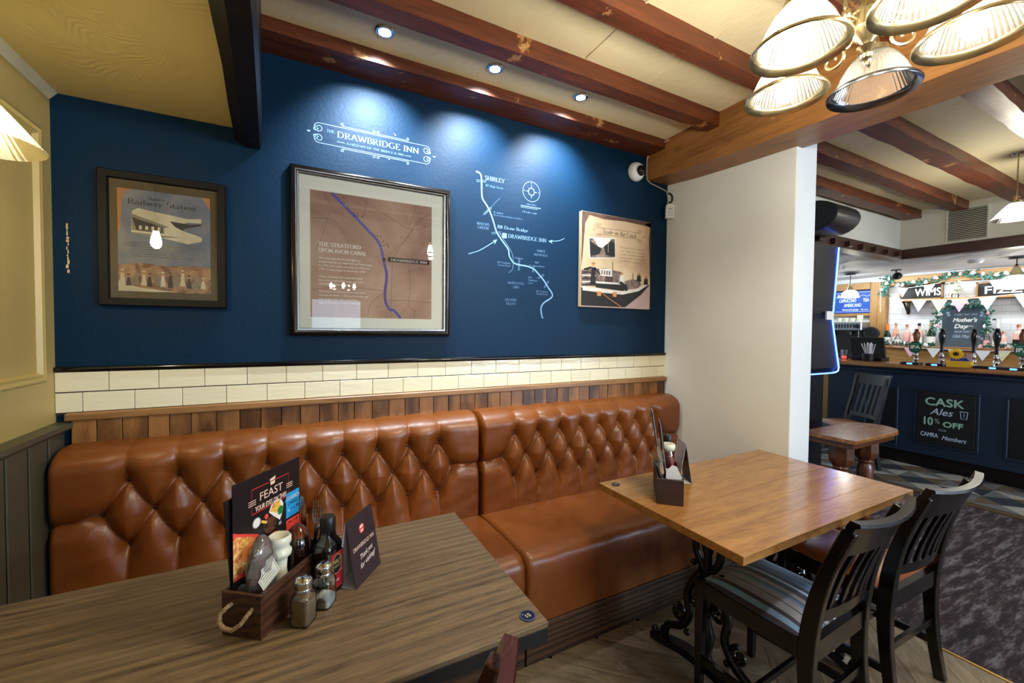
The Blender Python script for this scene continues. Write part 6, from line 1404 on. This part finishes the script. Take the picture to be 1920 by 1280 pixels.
for k in range(22):
    a_ = rs.uniform(0, 2 * PI); r = rs.uniform(0, .035); x, y = r * math.cos(a_), r * math.sin(a_)
    yy = y + (.055 if k < 2 else rs.uniform(-.02, .012)); MB().tube([(x, y * .7, .015), (x * 1.2, yy * 1.25, .205 + rs.uniform(-.01, .02))], .0045, 6).build('straw', M_STR, t)
t = thing('glass_tealight', 'small glass with a red glow beside the till', 'candle', (7.02, .575, ZT))
MB().lathe([(0, 0), (.035, 0), (.040, .01), (.040, .12), (.037, .12), (.036, .012), (0, .010)], 24, cap=False).build('glass', M_JG, t, smooth=45)
MB().lathe([(0, .012), (.028, .012), (.028, .040), (0, .042)], 20, cap=False).build('candle', emis('red glow', (1.0, .05, .06), 1.6), t)

# back bar: shelf unit, wall tiles, posts, boards
t = thing('back_bar', 'pale oak back bar unit carrying the bottles', 'cabinet', (7.95, -.5, 0))
MB().box((-.05, -2.6, 1.225), (.232, 1.06, 1.262), ch=.004).build('worktop', M_BTOP, t); MB().box((-.02, -2.6, 0), (.232, 1.06, 1.225)).build('cabinet_body', M_PINEH, t)
for k in range(4): box((-.032, -1.7 + k * .68, .80), (-.02, -1.06 + k * .68, 1.20), ch=.004).build('drawer_front', M_PINEH, t)
t = thing('coffee_counter', 'oak counter under the coffee machine', 'counter', (7.9, 1.08, 0))
MB().box((-.25, -.50, 1.02), (.29, .50, 1.06), ch=.004).box((-.20, -.50, 0), (.29, .50, 1.02)).build('counter', M_PINEH, t)
M_BT = tile_mat('white metro tile', (232, 234, 236)); bt = box((0, .001, .001), (.010, .149, .074), ch=.001).mesh('tile', M_BT)
struct(box((-.004, -1.45, 1.24), (0, .57, 2.10)).build('grout_bed', mat('pale grout', (140, 142, 144), .8), wall_right, loc=(8.2, 0, 0)))
for r in range(12):
    for c in range(13):
        struct(piece(bt, 'tile', wall_right, (8.188, .57 - .15 - c * .15 - (.075 if r % 2 else 0), 1.245 + r * .075)))
    if r % 2: struct(piece(bt, 'tile', wall_right, (8.188, .495, 1.245 + r * .075), scale=(1, .5, 1)))
def stc(mb, name, m): return struct(mb.build(name, m))
stc(MB().box((8.09, .575, 0), (8.199, .655, 2.15), ch=.004).box((8.11, .655, 0), (8.199, .755, 2.15), ch=.004), 'trim_9', M_PINE)
stc(MB().box((8.08, -3.2, 2.085), (8.199, .575, 2.20), ch=.004), 'trim_10', M_PINEH)
stc(MB().box((8.10, .755, 2.06), (8.199, 1.6, 2.16), ch=.004).box((8.12, .755, 1.675), (8.199, 1.6, 1.715), ch=.003), 'trim_11', M_PINEH)
t = thing('menu_board', 'blue-lit chalk board listing hot drinks above the coffee machine', 'sign', (8.17, .757, 1.722))
M_BBL = mat('blue-lit chalk board', (34, 84, 176), .4, var=.05)  # blue light falling on the board is mixed into its colour
box((0, 0, 0), (.02, .80, .335), ch=.002).build('board', M_BBL, t)
a = Art((-.0004, 0, 0), (0, -1, 0), (0, 0, 1), (-1, 0, 0))
a.line([(-.45, .305), (-.02, .31)], .004, M_CHW); a.line([(-.45, .025), (-.02, .025)], .004, M_CHW)
a.text('& Coffees', -.44, .235, .052, M_CHW, width=.28, shear=.2, bold=.002); a.line(smooth_path([(-.15, .245), (-.10, .262), (-.06, .242), (-.02, .262)]), .005, M_CHW)
a.text('CAPPUCCINO', -.405, .165, .050, M_CHW, width=.215, bold=.0012); a.text('TEA', -.105, .165, .050, M_CHW, width=.072, bold=.0012); a.text('AMERICANO', -.34, .095, .050, M_CHW, width=.215, bold=.0012); a.text('Flavoured syrups', -.36, .042, .026, M_CHW, width=.20, bold=.001); a.text('40p extra', -.13, .042, .024, M_CHW, width=.095)
a.build('lettering', t)
def framed_sign(y0, y1, z0, z1, txt, label, w):
    t = thing('sign_board', label, 'sign', (8.165, y0, z0)); W_ = y0 - y1; H_ = z1 - z0
    box((0, -W_, 0), (.020, 0, H_)).build('board', M_SLATE, t)
    f = MB().box((-.012, -W_, 0), (.0, 0, .016)).box((-.012, -W_, H_ - .016), (0, 0, H_)).box((-.012, -.016, 0), (0, 0, H_)).box((-.012, -W_, 0), (0, -W_ + .016, H_)); f.build('frame', M_PINEH, t)
    a = Art((-.0006, 0, 0), (0, -1, 0), (0, 0, 1), (-1, 0, 0)); a.text(txt, W_ * (.66 if txt == 'WIMS' else .42), H_ * .24, H_ * .50, M_CHW, align='c', width=w, bold=.003); a.build('lettering', t)
framed_sign(.448, .016, 1.878, 2.082, 'WIMS', 'black sign board in a pale frame with bunting across its first letters', .25)
framed_sign(-.275, -.78, 1.868, 2.052, 'FIZZ', 'black sign board in a pale frame lettered FIZZ', .30)
t = thing('wall_shelf', 'pale wooden wall shelf on black brackets below the sign boards', 'shelf', (8.188, -.4, 1.852))
box((-.18, -1.0, 0), (0, .84, .020), ch=.002).build('board', M_PINEH, t)
for y in (.755, -.38): MB().box((-.012, y - .016, -.165), (0, y + .016, 0)).bar([(-.012, y, -.15), (-.16, y, -.008)], .018, .012, (0, 1, 0)).box((-.17, y - .016, -.012), (0, y + .016, 0)).build('bracket', M_PBLK, t)
# things on the shelf
M_LVL = mat('pale lime flowers', (206, 216, 180), .7, var=.15, scale=60)
t = thing('flower_vase', 'vase of pale lime-white flowers on the wall shelf between the sign boards', 'vase', (8.09, -.115, 1.872))
MB().lathe([(0, 0), (.03, 0), (.036, .03), (.025, .07), (.03, .09)], 20).build('vase', M_JG, t, smooth=45)
rv = random.Random(9); fm = MB()
for k in range(60):
    a_, r, z = rv.uniform(0, 2 * PI), rv.uniform(0, .08), rv.uniform(.06, .20); fm.sphere((r * math.cos(a_) * .6, r * math.sin(a_), z), rv.uniform(.010, .018), 6, 4)
fo = fm.build('flowers', M_LVL, t, smooth=60); fo['kind'] = 'stuff'

def bottle(y, h, r, label, glass, cap, lab=None, x=8.05, shape='wine', capc=None, name='bottle'):
    t = thing(name, label, 'bottle', (x, y, 1.2625))
    if shape == 'champ': P = [(0, 0), (r, 0), (r, h * .42), (r * .9, h * .52), (r * .5, h * .68), (r * .36, h * .78), (r * .34, h * .97), (r * .38, h)]
    elif shape == 'gin': P = [(0, 0), (r, 0), (r, h * .60), (r * .85, h * .68), (r * .34, h * .74), (r * .32, h * .92)]
    else: P = [(0, 0), (r, 0), (r, h * .50), (r * .7, h * .62), (r * .34, h * .72), (r * .30, h * .96)]
    MB().lathe(P, 20).build('glass_body', glass, t, smooth=45)
    k = .70 if shape == 'champ' else .88
    MB().lathe([(P[-1][0] * 1.25, h * k), (P[-1][0] * 1.3, h * (k + .02)), (P[-1][0] * 1.2, h * 1.0), (0, h * 1.0)], 16, cap=False).build('cap', cap, t, smooth=45)
    if lab: MB().lathe([(r + .0006, h * .12), (r + .0006, h * .38)], 20, cap=False).build('label', lab, t, smooth=60)
    return t
M_GG = mat('dark green bottle glass', (14, 40, 24), .1, coat=.5, var=0); M_PG = mat('pale pink gin glass', (232, 176, 160), .12, var=.05, coat=.4); M_CG = thin_glass('clear bottle glass', refl=.14, tint=(.92, .97, .96)); M_RG = mat('rose wine glass', (214, 150, 120), .12, var=.05, coat=.4)
M_ORC = mat('orange foil', (226, 120, 40), .35); M_COP = mat('copper cap', (200, 110, 70), .3, .5); M_GLD = mat('gold foil', (206, 190, 130), .3, .6); M_WLB = mat('white paper label', (230, 226, 220), .6, var=.03); M_PLB = mat('pink label', (230, 170, 170), .6)
bottle(.525, .290, .040, 'champagne bottle with an orange foil neck beside the pine post', M_GG, M_ORC, M_WLB, shape='champ')
bottle(.432, .315, .036, 'rose wine bottle next to the orange-necked champagne', M_RG, M_CG, M_WLB)
bottle(.318, .285, .036, 'pink gin bottle with a copper cap next to the rose wine', M_PG, M_COP, M_PLB, shape='gin')
bottle(.246, .165, .026, 'small pink miniature bottle with a coral cap', M_PG, M_REDP, M_WLB, shape='gin', x=8.02)
bottle(.196, .300, .040, 'clear gin bottle with a black cap behind the first IPA pump', M_PG, M_BCAB, M_WLB, shape='gin')
bottle(.131, .215, .024, 'slender clear bottle between the black-capped gin and the green champagne', M_CG, M_GLD)
bottle(.080, .330, .040, 'green champagne bottle with a pale neck beside the slate board', M_GG, M_GLD, M_WLB, shape='champ')
bottle(-.405, .235, .026, 'small gold-foiled bottle beside the slate board on its far side', M_CG, M_GLD, M_PLB, shape='champ')
bottle(-.487, .330, .036, 'tall clear-necked green bottle behind a black pump handle', M_GG, M_WLB, M_WLB, shape='champ')
bottle(-.540, .195, .034, 'squat pink gin bottle with a copper cap', M_PG, M_COP, M_WLB, shape='gin', x=8.02)
bottle(-.646, .275, .042, 'pink gin bottle with a copper cap and a black label', M_PG, M_COP, M_BCAB, shape='gin')
bottle(-.780, .260, .040, 'clear bottle with a gold cap at the far end of the back bar', M_CG, M_GLD, M_PLB, shape='gin')
t = thing('round_bottle', 'round clear bottle with a white label lying low beside the rose wine', 'bottle', (7.99, .392, 1.2625))
MB().lathe([(0, 0), (.030, .003), (.036, .03), (.036, .08), (.020, .11), (.012, .14), (.012, .17)], 20).build('glass_body', M_CG, t, smooth=45); MB().lathe([(.0368, .03), (.0368, .08)], 20, cap=False).build('label', M_WLB, t, smooth=60)
# slate board for Mother's Day with garland
M_SLG = mat('grey slate board', (66, 80, 92), .5, var=.1, scale=8)
t = thing('event_board', 'grey tapered slate board announcing the day for mothers, leaning on the tiles', 'sign', (8.07, 0, 1.2625), rot=(0, RAD(6), 0))
MB().prism([(-.015, 0), (-.365, 0), (-.395, .48), (-.33, .52), (-.20, .535), (-.06, .52), (.005, .48)], 0, .014, axis='x').build('board', M_SLG, t)
a = Art((-.0006, 0, 0), (0, -1, 0), (0, 0, 1), (-1, 0, 0))
a.text('treat her this', .205, .395, .030, M_CHB, align='c', width=.20, shear=.25); a.text("Mother's", .200, .315, .050, M_CHW, align='c', width=.205, shear=.2, bold=.0025); a.text('Day', .170, .235, .052, M_CHW, align='c', width=.115, shear=.2, bold=.0025); a.line(smooth_path([(.215, .238), (.25, .262), (.28, .258)]), .006, M_CHW); a.text('book now', .185, .180, .034, M_CHB, align='c', width=.13, shear=.2); a.text('10th March', .195, .115, .040, M_CHB, align='c', width=.19, shear=.2)
for u, v in ((.345, .425), (.36, .11), (.33, .13), (.05, .43), (.34, .39), (.06, .40)):
    for k in range(6): a.line([(u, v), (u + .018 * math.cos(k * PI / 3), v + .018 * math.sin(k * PI / 3))], .005, M_CHB)
a.build('lettering', t)
M_LEAF = mat('dark eucalyptus leaf', (34, 84, 66), .5, var=.35, scale=25); M_LEAF2 = mat('teal leaf', (60, 128, 124), .5, var=.2, scale=25); M_ROSE = mat('blush rose', (232, 178, 180), .6, var=.12, scale=50); M_ROSEW = mat('white rose', (236, 228, 226), .6, var=.06, scale=50)
ROSES = []
for m_ in (M_ROSE, M_ROSEW):
    mb = MB(); rq = random.Random(6)
    for k in range(9):
        a_ = k * 2.4; r = .004 + .0018 * k; mb.sphere((r * math.cos(a_), r * math.sin(a_), .012 - .001 * k), .012, 8, 5, sc=(1, 1, .6))
    ROSES.append(mb.mesh('rose', m_, 60))
def garland(path, label, n, spread, seed, x, roses=8, name='garland', size=1.0):
    """leaves and roses strung along (y, z) points in front of the wall"""
    rq = random.Random(seed); P = smooth_path(path, 6); t = thing(name, label, 'garland', (x, P[0][0], P[0][1])); O = P[0]
    mb = MB(); mb.tube([(0, p[0] - O[0], p[1] - O[1]) for p in P], .003, 6)
    for k in range(n):
        p = P[int(rq.random() * (len(P) - 1))]; L_f = rq.uniform(.022, .040) * size; M = Matrix.Translation((rq.uniform(-.03, .015), p[0] - O[0] + rq.gauss(0, spread * .5), p[1] - O[1] + rq.gauss(0, spread * .5))) @ Matrix.Rotation(rq.uniform(0, 2 * PI), 4, 'X') @ Matrix.Rotation(rq.uniform(-.7, .7), 4, 'Z')
        w = L_f * .33; mb.add([(0, 0, 0), (.003, w, L_f * .35), (.002, w * .8, L_f * .7), (0, 0, L_f), (.002, -w * .8, L_f * .7), (.003, -w, L_f * .35), (-.003, 0, L_f * .5)], [(0, 1, 6), (1, 2, 6), (2, 3, 6), (3, 4, 6), (4, 5, 6), (5, 0, 6)], mi=1 if rq.random() < .3 else 0, M=M)
    o = mb.build('leaves', [M_LEAF, M_LEAF2], t); o['kind'] = 'stuff'
    for k in range(roses):
        p = P[int((k + .5) / roses * (len(P) - 1))]; piece(ROSES[k % 2], 'rose', t, (-.035, p[0] - O[0] + rq.uniform(-.5, .5) * spread, p[1] - O[1] + rq.uniform(-.4, .6) * spread), rot=(0, RAD(-90), rq.uniform(0, 6)), scale=(size,) * 3)
    return t
garland([(.58, 1.97), (.565, 2.06), (.545, 2.16), (.50, 2.17)], 'leafy garland with a pink rose trailing down the pine post', 120, .05, 1, 8.055, 3)
garland([(.44, 2.10), (.36, 2.085), (.20, 2.09), (.05, 2.12), (-.10, 2.17), (-.25, 2.15), (-.37, 2.12), (-.50, 2.10), (-.62, 2.12), (-.80, 2.14), (-1.0, 2.10)], 'long garland of leaves and blush roses draped above the sign boards', 330, .04, 2, 8.05, 14)
garland([(.03, 1.45), (.025, 1.60), (-.01, 1.72), (-.09, 1.79), (-.20, 1.80), (-.31, 1.79), (-.39, 1.73), (-.41, 1.58), (-.40, 1.42)], 'garland of leaves and roses arched over the slate board', 260, .045, 3, 8.035, 8)
garland([(.50, 1.285), (.30, 1.29), (.16, 1.285), (0, 1.285)], 'low spray of leaves along the back bar by the first bottles', 90, .03, 4, 7.93, 4)
garland([(-.38, 1.285), (-.52, 1.29), (-.70, 1.285), (-.85, 1.285)], 'low spray of leaves and roses along the back bar beyond the slate board', 90, .03, 5, 7.93, 5)
tag(MB().tube([(8.03, .605, 2.0), (8.03, .605, 1.85), (8.03, .603, 1.76)], .0025, 6).sphere((8.03, .603, 1.755), .008, 8, 6).tube([(8.03, .603, 1.75), (8.03, .600, 1.72)], .0025, 6).build('pull_cord', M_STR), 'white pull cord with a knot hanging beside the pine post', 'cord')
FLG = [mat('white cotton flag', (226, 226, 232), .8, var=.04, scale=30), mat('pink cotton flag', (226, 176, 196), .8, var=.08, scale=60), mat('grey blue cotton flag', (190, 198, 214), .8, var=.06, scale=60), mat('cream patterned flag', (216, 212, 180), .8, var=.15, scale=80)]
def bunting(pts, x, ys, label, w=.115, h=.125, seed=0):
    t = thing('bunting', label, 'bunting', (x, pts[0][0], pts[0][1])); O = pts[0]; P = smooth_path(pts, 6)
    def zat(y):
        for p, q in zip(P, P[1:]):
            if (p[0] - y) * (q[0] - y) <= 0: return p[1] + (q[1] - p[1]) * ((y - p[0]) / (q[0] - p[0] + 1e-9))
        return P[-1][1]
    MB().tube([(0, p[0] - O[0], p[1] - O[1]) for p in P], .003, 6).build('cord', FLG[0], t)
    for y, c in ys:
        z = zat(y); a_, b_ = zat(y + w / 2), zat(y - w / 2)
        MB().add([(-.001, y + w / 2 - O[0], a_ - O[1]), (-.001, y - w / 2 - O[0], b_ - O[1]), (-.008, y - O[0], z - h - O[1]), (.001, y + w / 2 - O[0], a_ - O[1]), (.001, y - w / 2 - O[0], b_ - O[1]), (-.006, y - O[0], z - h - O[1])], [(0, 1, 2), (5, 4, 3), (0, 3, 4, 1), (1, 4, 5, 2), (2, 5, 3, 0)]).build('flag', FLG[c], t)
bunting([(.45, 2.06), (.33, 2.03), (.05, 2.06), (-.02, 2.08)], 8.00, [(.36, 0), (.10, 2)], 'string of pale flags across the first sign board')
bunting([(-.08, 2.07), (-.22, 2.06), (-.5, 2.055), (-.9, 2.08)], 8.00, [(-.235, 1), (-.475, 2), (-.72, 0)], 'string of pink and pale flags across the FIZZ sign board')
bunting([(.47, 1.90), (.33, 1.875), (0, 1.85), (-.3, 1.85), (-.55, 1.87), (-.95, 1.90)], 7.93, [(.40, 0), (.17, 2), (-.02, 3), (-.20, 1), (-.43, 2), (-.70, 0)], 'string of pale flags hanging along the wall shelf', w=.15, h=.16)
bunting([(.40, 1.25), (.20, 1.235), (0, 1.24), (-.3, 1.23), (-.6, 1.235), (-.95, 1.25)], 7.88, [(.22, 1), (.0, 0), (-.19, 3), (-.42, 0), (-.57, 3), (-.80, 1)], 'low string of flags along the front of the back bar', w=.13, h=.12)
# coffee machine and cups
t = thing('coffee_machine', 'chrome and black espresso machine with cups warming on top', 'coffee machine', (7.85, .98, 1.06))
M_STL = mat('brushed steel', (150, 156, 160), .3, .9, var=.05)
box((-.10, -.28, .40), (.16, .30, .52), ch=.01).build('body', M_STL, t); box((-.02, -.26, .06), (.16, .30, .41)).build('back_panel', M_TILL, t); box((-.12, -.28, 0), (.16, .30, .06), ch=.004).build('drip_tray', M_TILL, t)
for k in range(8): box((-.103, -.20 + k * .035, .44), (-.100, -.18 + k * .035, .49)).build('button', M_TILL, t)
MB().lathe([(0, 0), (.03, 0), (.03, .006), (0, .006)], 24, cap=False, M=Matrix.Translation((-.10, -.23, .46)) @ Matrix.Rotation(RAD(-90), 4, 'Y')).build('gauge', M_TILL, t)
for y in (-.12, .10): MB().lathe([(.03, .40), (.035, .38), (.035, .34), (0, .34)], 20).tube([(-.035, 0, .36), (-.13, 0, .345)], .012, 8).build('group_head', M_TILL, t, loc=(-.05, y, 0))
MB().tube([(-.06, -.235, .42), (-.08, -.24, .30), (-.09, -.25, .20)], .006, 8).build('steam_wand', M_CHROME, t)
cup = MB().lathe([(0, 0), (.026, 0), (.036, .06), (.033, .06), (.024, .005), (0, .005)], 20, cap=False).mesh('cup', M_WSQ, 40)
for k, (y, z) in enumerate(((.76, 0), (.84, 0), (.92, 0), (1.0, 0), (.76, .035))): o = piece(cup, 'coffee_cup', None, (7.85, y, 1.581 + z)); o.parent = None; tag(o, ['white coffee cup at the grinder end of the espresso machine top, lower of two', 'second white coffee cup along the espresso machine top', 'third white coffee cup along the espresso machine top', 'white coffee cup at the far end of the espresso machine top', 'white coffee cup stacked on another at the grinder end'][k], 'cup', 'white cups on the espresso machine')
t = thing('coffee_grinder', 'black round-bodied coffee grinder beside the espresso machine', 'grinder', (7.88, .64, 1.06))
MB().lathe([(.0, 0), (.05, 0), (.055, .02), (.05, .24)], 24).lathe([(0, 0), (.085, .002), (.095, .02), (.095, .05), (.085, .068), (0, .07)], 32, cap=False, M=Matrix.Translation((-.035, 0, .36)) @ Matrix.Rotation(RAD(90), 4, 'Y')).build('body', M_TILL, t, smooth=45)
# bar pendants and spots
for y, r, lb in ((.698, .100, 'ribbed glass dome pendant hanging before the blue menu board'), (-.748, .135, 'large ribbed glass dome pendant hanging before the FIZZ sign')):
    t = thing('pendant_lamp', lb, 'pendant lamp', (7.4, y, 1.90)); k = r / .1
    MB().lathe([(.022 * k, .105 * k), (.050 * k, .098 * k), (.075 * k, .078 * k), (.092 * k, .045 * k), (.100 * k, 0), (.102 * k, -.004)], 160, rib=40, ramp=.008, cap=False).build('lamp_shade', M_SHADEP, t, smooth=80)
    MB().lathe([(0, .19 * k), (.012, .185 * k), (.018 * k, .16 * k), (.030 * k, .13 * k), (.034 * k, .10 * k), (0, .10 * k)], 24, cap=False).build('lamp_holder', M_BRN, t, smooth=45)
    MB().tube([(0, 0, .17 * k), (0, 0, .320)], .004, 8).lathe([(0, .306), (.055, .308), (.058, .318), (0, .320)], 24, cap=False).build('rod', M_BLACKWOOD, t)
    o = piece(BULB(4.0, k * .9), 'bulb', t, (0, 0, .075 * k)); o.scale = (k * .9,) * 3
t = thing('ceiling_spotlight', 'small black spotlight on the white cloth ceiling near the pine post', 'spotlight', (7.4, .22, 2.215))
MB().lathe([(0, 0), (.05, 0), (.05, -.012), (0, -.012)], 24, cap=False).tube([(0, 0, -.01), (0, 0, -.05)], .008, 8).build('mount', M_TILL, t); MB().lathe([(0, 0), (.03, .004), (.042, .03), (.045, .07), (.040, .075), (0, .06)], 24, cap=False, M=Matrix.Translation((-.02, 0, -.09)) @ Matrix.Rotation(RAD(75), 4, 'Y')).build('head', M_TILL, t, smooth=45)
t = thing('smoke_detector', 'white smoke detector on the cloth ceiling above the FIZZ sign', 'detector', (7.2, -.505, 2.215))
MB().lathe([(0, 0), (.06, 0), (.062, -.02), (.045, -.04), (0, -.042)], 28, cap=False).build('body', M_PLW, t, smooth=45)

# ------------------------------------------------------------------ grille, speaker, games machine, side table
t = thing('ventilation_grille', 'dark slatted ventilation grille in a white frame above the bar', 'grille', (6.449, -.632, 2.468))
W_, H_ = .130, .145
box((-.004, -W_, -H_), (0, W_, H_)).build('backing', mat('grille shadow box', (20, 20, 20), .8), t)
f = MB().box((-.012, -W_ - .012, -H_ - .012), (0, W_ + .012, -H_)).box((-.012, -W_ - .012, H_), (0, W_ + .012, H_ + .012)).box((-.012, -W_ - .012, -H_), (0, -W_, H_)).box((-.012, W_, -H_), (0, W_ + .012, H_)); f.build('frame', M_BULK, t)
sl = MB().add([(-.004, -W_, .0), (-.004, W_, 0), (-.014, W_, -.008), (-.014, -W_, -.008), (-.004, -W_, -.002), (-.004, W_, -.002), (-.014, W_, -.010), (-.014, -W_, -.010)], [(0, 1, 2, 3), (7, 6, 5, 4), (0, 4, 5, 1), (1, 5, 6, 2), (2, 6, 7, 3), (3, 7, 4, 0)]).mesh('slat', M_BULK)
for k in range(17): piece(sl, 'slat', t, (0, 0, -H_ + .016 + k * .0168))
M_SPK = mat('black speaker shell', (16, 17, 22), .38, var=.08)
t = thing('wall_speaker', 'black curved-front loudspeaker high beside the white wall end', 'speaker', (4.63, -.172, 2.37))
prof = [(0, -.13), (-.10, -.13)] + [(-.10 - .20 * math.sin(RAD(a_)) , -.02 - .125 * math.cos(RAD(a_))) for a_ in range(20, 171, 15)] + [(-.10, .13), (0, .13)]
MB().prism(prof, -.18, .18, axis='x').build('shell', M_SPK, t, smooth=40, bevel=.004); box((-.02, -.01, -.04), (.02, .03, .04)).build('bracket', M_SPK, t, loc=(0, -.012, 0))
MB().prism([(p[0] * .98 - .006, p[1] * .92) for p in prof[2:-2]] + [(-.10, .10), (-.10, -.10)], -.165, .165, axis='x').build('grille_cloth', mat('speaker grille cloth', (24, 26, 34), .6, bump=.5, bscale=300), t)
t = thing('games_machine', 'tall black games machine edged with a blue light strip', 'games machine', (4.55, -.30, .0025))
M_GM = mat('black machine cabinet', (8, 8, 11), .5, spec=.25, var=.05)
prof = [(.55, 0), (.08, 0), (.08, 1.06), (0, 1.09), (-.025, 1.13), (.032, 1.54), (0, 2.14), (.55, 2.16)]
MB().prism(prof, -.30, .30, axis='x').build('cabinet', M_GM, t)
edge = [(-.006 + y, z) for y, z in ((.0, 2.14), (.012, 1.90), (.026, 1.62), (.032, 1.54), (.022, 1.46), (.0, 1.30), (-.025, 1.13), (-.020, 1.10), (0.0, 1.085), (.02, 1.08))]
M_LEDS = emis('blue light strip', (.06, .16, 1.0), 7)
for sx in (-1, 1): MB().tube([(sx * .300, y, z) for y, z in edge], .006, 8).build('light_strip', M_LEDS, t)
MB().tube([(x, .006, 1.080) for x in (-.30, .0, .30)], .005, 8).build('light_strip', M_LEDS, t)
MB().add([(-.27, .006, 2.08), (.27, .006, 2.08), (.27, .026, 1.58), (-.27, .026, 1.58), (-.27, .0, 2.08), (.27, .0, 2.08), (.27, .020, 1.58), (-.27, .020, 1.58)], [(0, 1, 2, 3), (7, 6, 5, 4), (0, 4, 5, 1), (1, 5, 6, 2), (2, 6, 7, 3), (3, 7, 4, 0)]).build('screen', M_GM, t)
box((.14, -.006, 1.53), (.25, .006, 1.60)).build('notice', M_WLB, t)
t = thing('side_table', 'small D-ended wooden side table with chunky turned legs', 'table', (4.08, -.78, .0025))
poly = [(0, 0), (.60, 0)] + [(.60 + .19 * math.sin(RAD(a_)), .165 - .165 * math.cos(RAD(a_))) for a_ in range(15, 180, 15)] + [(.60, .33), (0, .33)]
MB().prism(poly, .672, .70).build('tabletop', wood('warm varnished table top', (110, 66, 30), (176, 118, 64), .25, axis=0, rnd=0, coat=.4, band=.1), t, bevel=.004)
M_LEGW = wood('varnished turned legs', (56, 28, 14), (120, 66, 36), .3, axis=2, rnd=0, coat=.3)
for x, y in ((.20, .165), (.56, .165)):
    MB().lathe([(0, 0), (.045, 0), (.05, .03), (.03, .05), (.035, .12), (.048, .26), (.052, .40), (.040, .43), (.050, .45), (.040, .47)], 28, cap=False).build('leg', M_LEGW, t, loc=(x, y, 0), smooth=45)
    MB().lathe([(.050, .46), (.072, .49), (.080, .52), (.080, .63), (.072, .672)], 8).build('leg_block', M_LEGW, t, loc=(x, y, 0))
box((.05, .145, .10), (.70, .185, .14), ch=.003).build('stretcher', M_LEGW, t); box((.04, .03, .63), (.66, .30, .672)).build('apron', M_LEGW, t)
